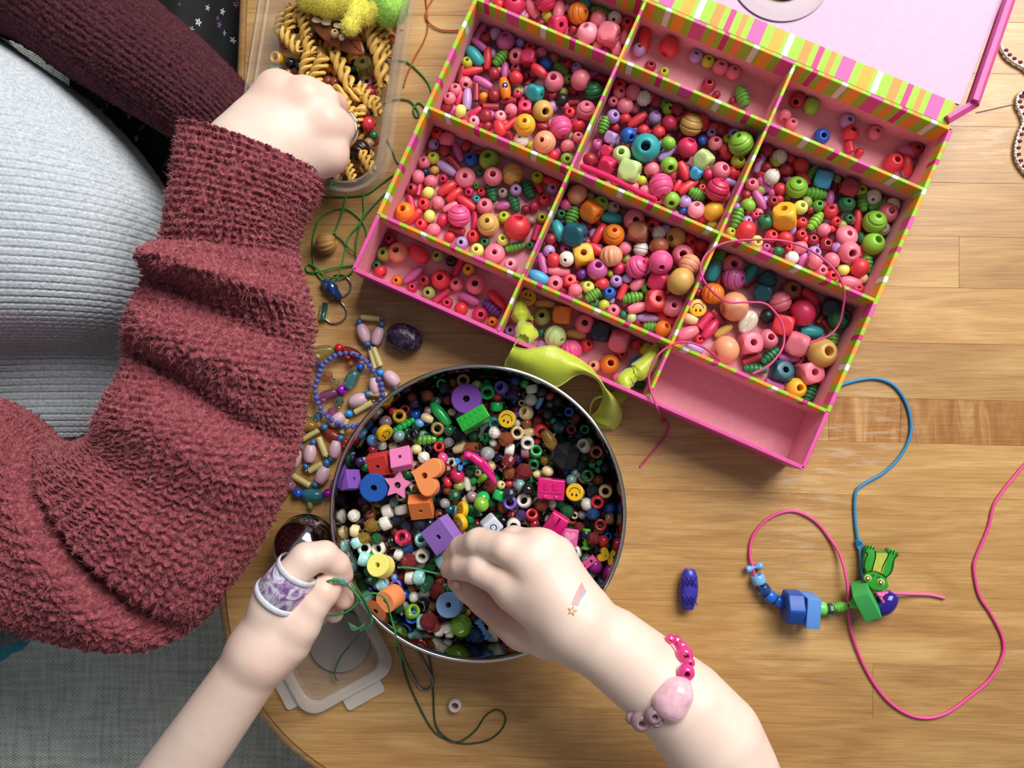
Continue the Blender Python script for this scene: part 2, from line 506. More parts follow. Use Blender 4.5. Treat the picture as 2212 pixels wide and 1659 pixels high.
mpv = node(nt, 'ShaderNodeMapping'); mpv.inputs['Scale'].default_value = (260, 25, 30); nt.links.new(tc.outputs['Object'], mpv.inputs['Vector'])
nv = node(nt, 'ShaderNodeTexNoise', i_Scale=1.0, i_Detail=3.0); nt.links.new(mpv.outputs[0], nv.inputs['Vector'])
s1 = node(nt, 'ShaderNodeMath', operation='MULTIPLY_ADD'); s1.inputs[1].default_value = 0.55; nt.links.new(ns.outputs['Fac'], s1.inputs[0]); nt.links.new(wm.outputs[0], s1.inputs[2])
s2 = node(nt, 'ShaderNodeMath', operation='MULTIPLY_ADD'); s2.inputs[1].default_value = 0.55; nt.links.new(nv.outputs['Fac'], s2.inputs[0]); nt.links.new(s1.outputs[0], s2.inputs[2])
rp = ramp(nt, [(0.45, lin('868d88')), (0.72, lin('bcc4be')), (1.0, lin('e8eae4'))]); nt.links.new(s2.outputs[0], rp.inputs[0])
nt.links.new(rp.outputs[0], b.inputs['Base Color'])
bp = node(nt, 'ShaderNodeBump', i_Strength=0.7, i_Distance=0.001); nt.links.new(wm.outputs[0], bp.inputs['Height']); nt.links.new(bp.outputs[0], b.inputs['Normal'])
sofa = thing('sofa', (-0.45, -0.1, -0.46), 'grey woven linen sofa seat below the table edge', 'sofa')
def cushion(x0, x1, y0, y1, z0, z1, r=0.03, n=16):
    xs = np.concatenate([x0 + r * (1 - np.cos(np.linspace(0, np.pi / 2, 5))), np.linspace(x0 + r, x1 - r, n)[1:-1], x1 - r * (1 - np.sin(np.linspace(0, np.pi / 2, 5)))])
    ol = [(x0 + r, y0), (x1 - r, y0)] + [(x1 - r + r * math.sin(a), y0 + r - r * math.cos(a)) for a in np.linspace(0, math.pi / 2, 6)[1:]] + \
         [(x1 - r + r * math.cos(a), y1 - r + r * math.sin(a)) for a in np.linspace(0, math.pi / 2, 6)] + [(x0 + r - r * math.sin(a), y1 - r + r * math.cos(a)) for a in np.linspace(0, math.pi / 2, 6)] + \
         [(x0 + r - r * math.cos(a), y0 + r - r * math.sin(a)) for a in np.linspace(0, math.pi / 2, 6)[:-1]]
    V, F = prism(ol, z1 - z0, 0.02, 5)
    return V + [0, 0, z0], F
part('seat_cushion', mesh('seat_cushion', *cushion(-0.95, -0.14, -0.75, 0.75, -0.26, -0.135), sharp=50), m, sofa)
part('base', mesh('base', *cushion(-0.93, -0.17, -0.74, 0.74, -0.46, -0.26), sharp=50), m, sofa)
# ---------------------------------------------------------------- the striped bead box
BH = 40.0       # rim height, mm
BA = P(764, 581, BH); BB = P(1736, 1011, BH); BD = P(2066, 283, BH)
BU = (BB - BA); BL = np.linalg.norm(BU); BU /= BL
BV = np.array([-BU[1], BU[0], 0]); BW = (BD - BB) @ BV
def bw(u, v, z): return np.array([BA[0], BA[1], 0]) + BU * u + BV * v + np.array([0, 0, z * 1e-3])
def buv(p): d = np.asarray(p) - BA; return d @ BU, d @ BV
PAPER = {'L': paint('9cc92e', .6, .04), 'O': paint('ee8f3a', .6, .04), 'Y': paint('f0a426', .6, .04), 'M': paint('d02882', .6, .04),
         'K': paint('dd57a2', .6, .04), 'W': paint('e4e4e8', .6, .03), 'I': paint('df97a6', .7, .05), 'E': paint('df559f', .5, .06), 'N': paint('cfb2cb', .85, .03)}
PK = list(PAPER)
SEQ = [('W', 50), ('L', 90), ('O', 80), ('L', 50), ('M', 50), ('L', 60), ('O', 50), ('L', 50), ('K', 120), ('L', 70), ('Y', 100), ('L', 30)]
PER = 0.064; _tot = sum(w for _, w in SEQ)
def stripes(a, b, phase):
    """(start, end, key) pieces of the striped paper between a and b"""
    x = -10 * PER + phase; out = []
    while x < b:
        for k, w in SEQ:
            x2 = x + w / _tot * PER
            if x2 > a and x < b: out.append((max(a, x), min(b, x2), k))
            x = x2
    return out
class PaperMesh:
    def __init__(s): s.V = []; s.F = []; s.M = []
    def quad(s, pts4, key):
        i = len(s.V); s.V += [tuple(p) for p in pts4]; s.F.append((i, i + 1, i + 2, i + 3)); s.M.append(PK.index(key))
    def build(s, name, parent):
        me = bpy.data.meshes.new(name); me.from_pydata([tuple(map(float, v)) for v in s.V], [], s.F); me.update()
        for k in PK: me.materials.append(PAPER[k])
        me.polygons.foreach_set('material_index', s.M)
        o = link(name, me, None, parent); o.matrix_parent_inverse = Matrix.Translation(parent.location).inverted()
        return o
def wall(name, parent, u0, v0, u1, v1, th, z0, z1, wrap, phase, rim=None, hi=None, out=0):
    """a board standing between two points of the box plan; striped paper wraps its top, lining below"""
    pm = PaperMesh()
    p0, p1 = np.array([u0, v0]), np.array([u1, v1]); L = np.linalg.norm(p1 - p0); d = (p1 - p0) / L; n = np.array([-d[1], d[0]]) * th / 2
    zs = z1 - wrap
    def q(s, side, z): c = p0 + d * s + n * side; return bw(c[0], c[1], z)
    for a, b_, k in (stripes(0, L, phase) if rim is None else [(0, L, rim)]):
        e = 0.35
        zt = z1
        pm.quad([q(a, -.7, zt), q(b_, -.7, zt), q(b_, .7, zt), q(a, .7, zt)], k)
        for sd in (-1, 1):
            r = [q(a, sd, zt - e), q(b_, sd, zt - e), q(b_, sd * .7, zt), q(a, sd * .7, zt)]
            pm.quad(r if sd < 0 else r[::-1], k)
            r = [q(a, sd, zs), q(b_, sd, zs), q(b_, sd, zt - e), q(a, sd, zt - e)]
            pm.quad(r if sd < 0 else r[::-1], k)
    low = 'I' if rim is None else None
    for sd in (-1, 1):
        r = [q(0, sd, z0), q(L, sd, z0), q(L, sd, zs), q(0, sd, zs)]
        pm.quad(r if sd < 0 else r[::-1], (hi if (hi and sd > 0) else ('E' if sd == out else 'I')))
    for s_ in (0, L):
        r = [q(s_, -1, z0), q(s_, 1, z0), q(s_, 1, z1 - .35), q(s_, -1, z1 - .35)]
        pm.quad(r if s_ > 0 else r[::-1], 'W' if rim is None else rim)
    return pm.build(name, parent)
bead_box = thing('bead_box', bw(BL / 2, BW / 2, 0), 'open pink cardboard bead box with striped dividers and twelve compartments', 'box')
me = mesh('floor_panel', *box_vf(0, 0, 0, 1, 1, 1), smooth=False)
c8 = [bw(u, v, z) for u in (0, BL) for v in (0, BW) for z in (0.2, 2.0)]
me = mesh('floor_panel', c8, np.array([[0, 1, 3, 2], [4, 6, 7, 5], [0, 4, 5, 1], [2, 3, 7, 6], [0, 2, 6, 4], [1, 5, 7, 3]])[:, ::-1], smooth=False)
part('floor_panel', me, PAPER['I'], bead_box)
# divider lines measured on the left and right walls
vrow = [buv(P(*p, BH))[1] for p in ((1625, 815), (1400, 428), (1340, 122))]
vr34 = (buv(P(820, 462, BH))[1] + buv(P(1778, 886, BH))[1]) / 2
vr23 = (buv(P(925, 230, BH))[1] + buv(P(1892, 650, BH))[1]) / 2
vr12 = (buv(P(1027, 3, BH))[1] + buv(P(2000, 402, BH))[1]) / 2
uc1 = (buv(P(1388, 18, BH))[0] + buv(P(1077, 712, BH))[0]) / 2
uc2 = (buv(P(1720, 146, BH))[0] + buv(P(1397, 852, BH))[0]) / 2
T = 0.0028
wall('front_wall', bead_box, 0, 0, BL, 0, T, 0, BH - .4, 1.2, 0, rim='E', out=-1)
wall('back_wall', bead_box, BL, BW, 0, BW, T, 0, BH, 21, 0.01)
wall('left_wall', bead_box, 0, vr34, 0, BW, T, 0, BH, 12, 0.012, hi='E')
wall('left_wall', bead_box, 0, 0, 0, vr34 - 0.0, T, 0, BH - .4, 1.2, 0, rim='E', out=1)
wall('right_wall', bead_box, BL, vr34, BL, BW, T, 0, BH, 12, 0.03)
wall('right_wall', bead_box, BL, 0, BL, vr34, T, 0, BH - .4, 1.2, 0, rim='E', out=-1)
for v, ph in ((vr34, 0.030), (vr23, 0.012), (vr12, 0.047)):
    wall('row_divider', bead_box, T / 2, v, BL - T / 2, v, 0.0024, 2, BH - .3, 14, ph)
for u, ph in ((uc1, 0.02), (uc2, 0.045)):
    wall('column_divider', bead_box, u, T / 2, u, BW - T / 2, 0.0022, 2, BH + .2, 11, ph)
# lid folded back behind the box
LT = math.radians(4.0); LLEN = 0.245
def lw(u, s, h=0.0):
    """point of the lid panel: u along the hinge, s away from it, h above its inner face"""
    return bw(u, BW + T / 2 + s * math.cos(LT), BH + (-s * math.sin(LT)) * 1e3) + np.array([0, 0, h])
pm = PaperMesh()
for a, b_, k in stripes(0, BL - 0.004, 0.012):
    pm.quad([lw(a, 0.0), lw(b_, 0.0), lw(b_, 0.0165, .0001), lw(a, 0.0165, .0001)], k)
    pm.quad([lw(a, 0.0, -.0015), lw(a, .0165, -.0015), lw(b_, .0165, -.0015), lw(b_, 0, -.0015)], 'E')
pm.build('hinge_strip', bead_box)
# lid panel with a round hand hole
HC = buv(P(1683, -52, 34)); hu, hs = HC[0], (HC[1] - BW - T / 2) / math.cos(LT); HR = mm(66, 30)
ang = np.linspace(0, 2 * np.pi, 64, endpoint=False)
U0, U1, S0, S1 = -0.004, BL - 0.001, 0.0165, LLEN
def rect_hit(a):
    c, s_ = math.cos(a), math.sin(a); t = 9
    if c > 1e-9: t = min(t, (U1 - hu) / c)
    if c < -1e-9: t = min(t, (U0 - hu) / c)
    if s_ > 1e-9: t = min(t, (S1 - hs) / s_)
    if s_ < -1e-9: t = min(t, (S0 - hs) / s_)
    return hu + c * t, hs + s_ * t
corner = [math.atan2(y - hs, x - hu) for x in (U0, U1) for y in (S0, S1)]
ang = np.sort(np.concatenate([ang, np.array(corner) % (2 * np.pi)]))
rings = []
for z in (0.0, -0.002):
    rings.append([lw(*rect_hit(a), z) for a in ang]); rings.append([lw(hu + HR * math.cos(a), hs + HR * math.sin(a), z) for a in ang])
n = len(ang); V = np.array(rings[0] + rings[1] + rings[3] + rings[2])
F = grid_faces(4, n, True, True)
part('lid_panel', mesh('lid_panel', V, F, smooth=False), PAPER['N'], bead_box)
# low pink lip round the lid
def lip(name, a, b_, w=0.005, h=0.0075, taper=0.0):
    a = np.array(a); b_ = np.array(b_); d = (b_ - a) / np.linalg.norm(b_ - a); nn = np.array([d[1], -d[0]]) * w
    V = []
    for p, hh in ((a, h), (b_, h)):
        V += [lw(*(p), -0.002), lw(*(p), hh * .25), lw(*(p + nn * .55), hh), lw(*(p + nn), hh), lw(*(p + nn), -0.002)]
    F = [[i, (i + 1) % 5, 5 + (i + 1) % 5, 5 + i] for i in range(5)] + [[4, 3, 2, 1, 0], [5, 6, 7, 8, 9]]
    return part(name, mesh(name, V, F, smooth=False), PAPER['E'], bead_box)
lip('lid_lip', (U1, S1), (U1 + 0.0115, 0.020), 0.0075)
lip('lid_lip', (U1 + 0.0115, 0.020), (BL - 0.003, 0.001), 0.0055, 0.004)
lip('lid_lip', (U0, 0.02), (U0, S1))
# clear plastic ring round the hand hole
V, F = lathe([(HR * .98, 0.0002), (HR * .98, 0.0009), (HR * 1.62, 0.0009), (HR * 1.64, 0.0005), (HR * 1.62, 0.0002)], 64, True)
nq = zto(np.cross(BU, lw(0, 1) - lw(0, 0)))
M_FILM = film('clear_film', 'e9dde6', 0.16)
o = link('hole_ring', mesh('hole_ring', V, F, sharp=40), M_FILM, bead_box, quat=nq); o.location = Vector(lw(hu, hs, 0.0002)) - bead_box.location
V, F = lathe([(HR * 1.64, 0.0), (HR * 1.64, 0.0011), (HR * 1.655, 0.0011), (HR * 1.655, 0.0)], 64, True)
o = link('hole_ring_rim', mesh('hole_ring_rim', V, F, sharp=40), paint('8d7f92', .3), bead_box, quat=nq); o.location = Vector(lw(hu, hs, 0.0002)) - bead_box.location
# ---------------------------------------------------------------- bead shapes (unit size, axis z)
HOLE = 0.17
def _sphere_profile(h=HOLE, flat=1.0, n=11, wob=None, power=1.0):
    a0 = math.asin(h / 0.5) if h < 0.5 else 0.3
    out = []
    for i in range(n):
        a = a0 + (math.pi - 2 * a0) * i / (n - 1)
        r = 0.5 * math.sin(a); z = 0.5 * math.cos(a) * flat
        if wob: 
            k = wob(a); r *= k
        out.append((max(r, h), z))
    zt = out[0][1]
    return [(h * .92, zt - 0.03)] + out + [(h * .92, -zt + 0.03)]
def _mk(name, prof, seg=24, sharp=None):
    prof = list(prof)
    V, F = lathe(prof[::-1], seg, True)
    return mesh(name, V, F, sharp=sharp)
def _groove(n, depth, lo=0.55):
    def w(a):
        t = (a / math.pi)
        x = (t * n) % 1.0
        g = max(0.0, 1 - abs(x - 0.5) / 0.16)
        return 1 - depth * g
    return w
def _cube(h=0.17, seg=32, n=17, R=0.69):
    a0 = math.atan(h / 0.5); V = []
    hh = h
    for t in np.linspace(0, 2 * np.pi, seg, endpoint=False):
        row = [(hh * .95, 0.46)]
        for i in range(n):
            a = a0 + (math.pi - 2 * a0) * i / (n - 1)
            d = np.array([math.sin(a) * math.cos(t), math.sin(a) * math.sin(t), math.cos(a)])
            m8 = (np.abs(d) ** 10).sum() ** (1 / 10)
            s = min(0.5 / m8, R - 0.02); row.append((s * math.sin(a), s * math.cos(a)))
        row.append((hh * .95, -0.46))
        for r, z in row[::-1]: V.append((r * math.cos(t), r * math.sin(t), z))
    return mesh('cube_bead', V, grid_faces(seg, n + 2, True, True), sharp=38)
def _barrel(n=9, ends=0.30, h=0.13):
    prof = []
    for i in range(n):
        t = -1 + 2 * i / (n - 1)
        prof.append((0.5 - (0.5 - ends) * abs(t) ** 2.2, 0.5 * t))
    prof = prof[::-1]
    return [(h, 0.46), (h + .02, 0.497)] + prof + [(h + .02, -0.497), (h, -0.46)]
def _ridged(n=5, ends=0.27):
    prof = []; N = n * 8
    for i in range(N + 1):
        t = -1 + 2 * i / N
        e = 0.5 - (0.5 - ends) * abs(t) ** 2
        x = (i / 8.0) % 1.0
        g = max(0.0, 1 - min(x, 1 - x) / 0.2) if 0 < i < N else 0
        prof.append((e * (1 - 0.26 * g), 0.5 * t))
    prof = prof[::-1]
    return [(0.12, 0.46)] + prof + [(0.12, -0.46)]
def _melon(seg=60, n=13, lobes=12):
    V = []; a0 = math.asin(0.15 / .5)
    for t in np.linspace(0, 2 * np.pi, seg, endpoint=False):
        row = [(0.13, 0.43)]
        for i in range(n):
            a = a0 + (math.pi - 2 * a0) * i / (n - 1)
            k = 1 - 0.09 * (1 - abs(math.sin(t * lobes / 2))) ** 2 * math.sin(a) * 1.6
            row.append((0.5 * k * math.sin(a), 0.48 * math.cos(a)))
        row.append((0.13, -0.43))
        for r, z in row[::-1]: V.append((r * math.cos(t), r * math.sin(t), z))
    return mesh('melon_bead', V, grid_faces(seg, n + 2, True, True))
SHAPE = {
 'r': _mk('round_bead', _sphere_profile(0.178, 0.92)),
 'd': _mk('saucer_bead', _sphere_profile(0.125, 0.62)),
 'o': _mk('oval_bead', _barrel()),
 't': _mk('tube_bead', [(0.2, 0.45), (0.26, 0.5), (0.46, 0.5), (0.5, 0.46), (0.5, -0.46), (0.46, -0.5), (0.26, -0.5), (0.2, -0.45)], sharp=35),
 'g': _mk('ridged_oval_bead', _ridged()),
 'G': _mk('ridged_round_bead', _sphere_profile(0.12, 0.96, 41, _groove(5, 0.13)), 28),
 'c': _cube(), 'm': _melon(),
 'p': _mk('pony_bead', [(0.24, 0.0), (0.24, 0.22), (0.27, 0.31), (0.34, 0.35), (0.42, 0.33), (0.475, 0.24), (0.5, 0.1), (0.5, -0.1), (0.475, -0.24), (0.42, -0.33), (0.34, -0.35), (0.27, -0.31), (0.24, -0.22)], 24),
 'f': mesh('faceted_bead', *lathe(_sphere_profile(0.12, 0.95, 6)[::-1], 8, True), smooth=False),
}
BC = {  # colour code: (hex, words)
 'P': ('e3788d', 'pink'), 'Pl': ('f29fb2', 'pale pink'), 'HP': ('e4548f', 'hot pink'), 'CM': ('cc2a58', 'crimson'), 'RD': ('d5343f', 'red'),
 'DR': ('9a2134', 'dark red'), 'MV': ('c25c9b', 'mauve'), 'LV': ('b18fc9', 'lilac'), 'LG': ('b8c233', 'lime'), 'LM': ('86bb38', 'apple green'),
 'GR': ('5c9f34', 'green'), 'DG': ('1d6d40', 'dark green'), 'BL': ('1656b4', 'blue'), 'NV': ('15243c', 'navy'), 'TQ': ('2b9da2', 'turquoise'),
 'SB': ('45a3cf', 'sky blue'), 'TL': ('105263', 'dark teal'), 'YE': ('e6b02c', 'yellow'), 'LY': ('dede70', 'pale yellow'), 'OR': ('e67f22', 'orange'),
 'PE': ('e59d78', 'peach'), 'NA': ('cfa459', 'natural wood'), 'BR': ('9b5539', 'brown'), 'WH': ('e6e1d6', 'white'), 'GW': ('ad9990', 'greyish'),
 'CR': ('e8cf9a', 'cream'), 'PU': ('642c80', 'purple'), 'BK': ('17171c', 'black'), 'OL': ('98a452', 'olive'), 'PY': ('bcd58c', 'pale green'),
 'TN': ('a98258', 'tan'), 'MT': ('9fdcdc', 'mint blue'), 'GN': ('22b356', 'bright green'), 'LB': ('6fb0ee', 'light blue'), 'VI': ('7458c0', 'violet'),
 'FU': ('a02c8c', 'magenta'), 'GT': ('7a9c9c', 'grey teal'), 'PP': ('9d7f8a', 'pearly mauve'),
}
CLEAR = {'xR': ('b3202a', 'clear red'), 'xG': ('0f8a4a', 'clear green'), 'xB': ('1b6fc4', 'clear blue'), 'xY': ('c79a20', 'clear amber'),
         'xW': ('e8e8ea', 'clear glassy'), 'xP': ('e9a9b8', 'clear pink'), 'xO': ('d0622a', 'clear orange'), 'xV': ('6a3a9a', 'clear violet'), 'xN': ('12304e', 'clear dark blue')}
KIND = {'r': 'round bead', 's': 'round bead', 'd': 'saucer bead', 'o': 'oval bead', 't': 'tube bead', 'g': 'ridged oval bead', 'G': 'ridged round bead',
        'c': 'cube bead', 'm': 'fluted round bead', 'p': 'pony bead', 'P': 'pony bead', 'f': 'faceted bead'}
ONAME = {'r': 'round_bead', 's': 'round_bead', 'd': 'saucer_bead', 'o': 'oval_bead', 't': 'tube_bead', 'g': 'ridged_oval_bead', 'G': 'ridged_round_bead',
         'c': 'cube_bead', 'm': 'fluted_bead', 'p': 'pony_bead', 'P': 'pony_bead', 'f': 'faceted_bead'}
def bead_mat(code, gloss=False):
    if code in CLEAR: return gem(CLEAR[code][0])
    return paint(BC[code][0], 0.16 if gloss else 0.46, 0.12, 0.16 if not gloss else 0.5)
def cname(code): return (CLEAR if code in CLEAR else BC)[code][1]
ORD = ['first', 'second', 'third', 'fourth', 'fifth', 'sixth', 'seventh', 'eighth', 'ninth', 'tenth', 'eleventh', 'twelfth', 'thirteenth', 'fourteenth', 'fifteenth',
       'sixteenth', 'seventeenth', 'eighteenth', 'nineteenth', 'twentieth', 'twenty-first', 'twenty-second', 'twenty-third', 'twenty-fourth', 'twenty-fifth', 'twenty-sixth', 'twenty-seventh', 'twenty-eighth', 'twenty-ninth', 'thirtieth']

SZ = 1.07
def parse(text, x0, y0, k, place, base, group, gloss=False):
    out = []
    for line in text.strip().replace(';', '\n').split('\n'):
        t = line.split()
        if not t: continue
        kd, col, x, y, d = t[0], t[1], float(t[2]), float(t[3]), float(t[4])
        a = [float(v) for v in t[5:]]
        e = dict(kind=kd, col=col, px=x0 + x / k, py=y0 + y / k, d=d * SZ / k, place=place, base=base, group=group, gloss=gloss)
        if kd in ('o', 't', 'g', 'P'):         # lying: length width angle
            if kd == 'P': e.update(L=d * SZ / k * 0.72, w=d * SZ / k, ang=a[0] if a else rng.uniform(0, 180))
            else: e.update(L=d * SZ / k, w=a[0] * SZ / k, ang=a[1])
        elif kd in ('r', 'd', 'p') or (kd in 'Gcmf' and len(a) >= 2):
            if len(a) >= 2: e['ho'] = ((a[0] - x) / k, (a[1] - y) / k)
            else: e['ho'] = (rng.uniform(-.12, .12) * d / k, rng.uniform(-.12, .12) * d / k)
        elif len(a) == 1: e['ang'] = a[0]
        out.append(e)
    return out

def settle(B, floor, iters=40):
    """lift overlapping beads until they rest on one another"""
    S = []
    for i, e in enumerate(B):
        z = floor + e['base'] + 4
        k = (CAMH * 1e3 - z) / FPX
        if 'L' in e:
            e['rw'] = e['w'] * k / 2; h = max(e['L'] * k / 2 - e['rw'], 0)
            n = 3 if h > 1.0 else 1
            c, s = math.cos(math.radians(e['ang'])), math.sin(math.radians(e['ang']))
            offs = [(h * t * c, -h * t * s) for t in ((-1, 0, 1) if n == 3 else (0,))]
        else:
            e['rw'] = e['d'] * k / 2 * (0.92 if e['kind'] in 'rs' else 1.0); offs = [(0, 0)]
            if e['kind'] == 'd': e['rw'] *= 0.8
        e['z'] = floor + e['base'] + e['rw'] * (0.62 if e['kind'] == 'd' else 0.95)
        if e['kind'] in 'pc' and 'ho' in e: e['z'] = floor + e['base'] + e['rw'] * 0.75
        p = P(e['px'], e['py'], e['z']) * 1e3
        e['xy'] = p[:2].copy()
        for o in offs: S.append((i, o[0], o[1], e['rw'] * (0.86 if n_el(e) else 0.95)))
    I = np.array([s[0] for s in S]); O = np.array([s[1:3] for s in S]); R = np.array([s[3] for s in S])
    Z = np.array([e['z'] for e in B]); XY = np.array([e['xy'] for e in B]); RW = np.array([e['rw'] for e in B])
    Z0 = Z.copy()
    for it in range(iters):
        pos = XY[I] + O; zz = Z[I]
        d2 = ((pos[:, None] - pos[None]) ** 2).sum(-1); rr = (R[:, None] + R[None]) * 0.93
        need = np.sqrt(np.maximum(rr ** 2 - d2, 0)); dz = zz[:, None] - zz[None]
        pen = (need - np.abs(dz)); pen[(d2 >= rr ** 2) | (I[:, None] == I[None])] = 0
        pen = np.maximum(pen, 0)
        if pen.max() < 0.15: break
        up = np.zeros(len(B)); 
        a, b = np.where(pen > 0.1)
        for x, y in zip(a, b):
            i, j = I[x], I[y]
            # the one already higher, else the larger, rises
            hi = (Z[i] > Z[j] + 0.3) or (abs(Z[i] - Z[j]) <= 0.3 and (RW[i] > RW[j] or (RW[i] == RW[j] and i > j)))
            if hi: up[i] = max(up[i], pen[x, y] * 0.55)
        # small sideways easing, at most one millimetre in all
        for x, y in zip(a, b):
            i, j = I[x], I[y]
            d = pos[x] - pos[y]; l = np.linalg.norm(d)
            if l > 0.5 and it < 12: XY[i] += d / l * min(0.05, pen[x, y] * .1)
        Z = np.minimum(Z + up, Z0 + 17)
    for e, z, xy in zip(B, Z, XY):
        e['z'] = float(z); e['xy'] = xy

def n_el(e): return 'L' in e

def emit(B):
    cls = {}
    for e in B: cls.setdefault((cname(e['col']), KIND[e['kind']], e['place']), []).append(e)
    for (cw, kw, pl), lst in cls.items():
        lst.sort(key=lambda e: e['px'])
        for i, e in enumerate(lst):
            if len(lst) == 1: lab = 'the only %s %s in the %s' % (cw, kw, pl)
            elif len(lst) == 2: lab = '%s %s of the two in the %s' % (('left ' if i == 0 else 'right ') + cw, kw, pl)
            elif i == 0: lab = 'leftmost %s %s in the %s' % (cw, kw, pl)
            elif i == len(lst) - 1: lab = 'rightmost %s %s in the %s' % (cw, kw, pl)
            else: lab = '%s %s, %s from left of its kind, %s' % (cw, kw, ORD[i], pl)
            e['label'] = lab
    for e in B:
        k = (CAMH * 1e3 - e['z']) / FPX * 1e-3
        kd = e['kind']
        if 'L' in e:
            c, s = math.cos(math.radians(e['ang'])), math.sin(math.radians(e['ang']))
            ax = (c, -s, rng.uniform(-.12, .12)); w = e['w'] * k
            sc = (w, w, w if kd == 'P' else e['L'] * k)
        elif 'ho' in e:
            r = e['d'] / 2; ox, oy = e['ho'][0] / r, -e['ho'][1] / r
            l = math.hypot(ox, oy); 
            if l > 0.93: ox, oy, l = ox / l * .93, oy / l * .93, .93
            ax = (ox, oy, math.sqrt(1 - l * l)); w = e['d'] * k; sc = (w, w, w)
            if kd == 'c': w *= .86; sc = (w, w, w)
        else:
            an = math.radians(e.get('ang', rng.uniform(0, 180))); ax = (math.cos(an), -math.sin(an), rng.uniform(-.3, .3)); w = e['d'] * k; sc = (w, w, w)
            if kd == 'c': w *= .86; sc = (w, w, w); ax = (math.cos(an), -math.sin(an), 0.25)
        q = zto(ax)
        if kd == 'c':
            q = q @ Quaternion((0, 0, 1), rng.uniform(-.3, .3))
        o = link(('plastic_' if e['gloss'] and kd in 'rs' else '') + ONAME[kd], SHAPE['r' if kd == 's' else ('p' if kd == 'P' else kd)], bead_mat(e['col'], e['gloss']), None,
                 (e['xy'][0] * 1e-3, e['xy'][1] * 1e-3, e['z'] * 1e-3), q, sc)
        tag(o, e['label'], 'bead', e['group'])
        e['obj'] = o
    return B

def filler(name, n, spots, colors, shapes, label, size=(7, 11), gloss=False, parent=None):
    """the beads that lie buried under the others: one loose mass"""
    low = {'r': lathe(_sphere_profile(0.13, 0.92, 7)[::-1], 12, True), 'o': lathe(_barrel(6)[::-1], 10, True),
           'p': lathe([(0.24, 0.2), (0.34, 0.35), (0.46, 0.26), (0.5, 0), (0.46, -0.26), (0.34, -0.35), (0.24, -0.2)][::-1], 12, True)}
    V, F, MI = [], [], []; off = 0
    for (x, y, z) in spots:
        v, f = low[rng.choice(shapes)]
        s = rng.uniform(*size) * 1e-3
        q = np.array(zto((rng.gauss(0, 1), rng.gauss(0, 1), rng.gauss(0, 1))).to_matrix())
        V.append((v * s) @ q.T + [x, y, z]); F.append(f + off); off += len(v); MI += [rng.randrange(len(colors))] * len(f)
    me = mesh(name, np.concatenate(V), np.concatenate(F))
    for c in colors: me.materials.append(bead_mat(c, gloss))
    me.polygons.foreach_set('material_index', MI)
    o = link(name, me)
    return tag(o, label, 'beads', None, 'stuff')
# ---------------------------------------------------------------- beads lying in the box
GB = 'wooden beads in the striped box'
Z4 = 4.2538
BOXB = []
def bx(text, x0, y0, place, base, k=Z4): BOXB.extend(parse(text, x0, y0, k, place, base, GB))
T1, T2, T3 = 'top-row left compartment', 'top-row middle compartment', 'top-row right compartment'
bx('''r CM 985 40 190 980 20;s RD 840 45 110;o P 1150 85 170 95 55;G CM 1270 30 190 60;s LG 1280 145 105;o P 1390 110 170 110 100;r P 1078 150 75
c CM 1380 245 160 1420 280;s DR 1225 215 80;G OR 1570 125 190 1645 140;s TQ 1640 20 120;g GR 1795 70 170 95 15;s P 1750 185 165;r Pl 1655 305 190 1620 260
G WH 1910 160 130 1895 195;r RD 2045 175 130 2040 172;c P 1850 320 200 20;o P 1995 330 150 80 105;o P 1920 450 130 85 95;s DR 1520 275 90;s P 1745 420 90;s LV 1465 80 80''', 880, 0, T1, 5)
A = 'second-row left compartment'
bx('''o MV 670 250 170 75 -60;s LV 825 270 115;r DR 725 340 110 712 310;o MV 635 405 180 75 38;r MV 905 380 165 900 335;s LV 1047 370 90;r RD 1150 400 110 1148 385
s P 1245 455 105;o TQ 620 520 190 115 50;r LG 520 562 105 522 550;o RD 735 540 190 80 95;g GR 855 535 165 105 -50;r P 1010 520 150 985 540;c CM 1115 555 140 10;s BR 1375 480 100
r BL 1270 585 125 1300 540;g GR 1410 635 140 90 35;r DR 1485 540 110 1465 520;r LV 1580 575 100 1565 555;o RD 595 655 190 75 -15;o MV 895 650 140 70 95;r DR 1000 640 105 990 625
t DR 455 670 140 65 100;o MV 695 760 180 80 30;s DR 795 680 115;s RD 1000 725 125;o MV 1690 640 180 70 -15;r P 1345 750 180 1335 735;s P 1590 755 185;G DG 1710 840 170 1700 780
r P 415 815 115 415 800;r P 535 765 115 540 805;o LV 548 915 190 85 92;o CM 475 905 140 60 -70;t DR 632 850 150 60 90;s OR 700 890 85;s DR 795 880 110
r CM 1010 865 80;c TQ 1175 855 150 30;r DR 1330 870 85;s BK 1420 920 115;r P 375 920 110 350 912;s DR 325 965 105;s LY 490 1025 115;t DR 765 985 140 65 0;s P 955 1015 120
c CM 1080 1000 135 1080 980;r NA 1245 1020 185 1275 1060;r RD 1495 1040 105;G P 1640 1015 170 1645 985;t DR 1530 945 90 55 0;o CM 620 1035 140 65 -35;s DR 725 1070 120;r Pl 855 1070 105
r Pl 615 1115 100;s DR 735 1160 90;o RD 850 1180 140 110 65;t RD 955 1135 140 60 -42;G YE 1080 1170 185 1077 1160;o DR 1240 1165 120 80 20;G HP 1410 1170 200 75;r RD 1570 1150 120 1575 1105
G WH 1045 1285 130 1030 1270;G PE 1262 1305 195 1228 1312;r P 1565 1265 105 1572 1250;s P 1470 1345 125;r LM 1465 1465 115 1468 1475;s RD 1345 1425 100;s LG 1135 1335 80;s RD 960 1255 60
s DR 1170 690 90;o RD 1200 700 150 90 40;t DR 1140 740 120 60 -50;t DR 930 930 130 60 0;o DR 1790 700 130 80 10''', 880, 0, A, 5)
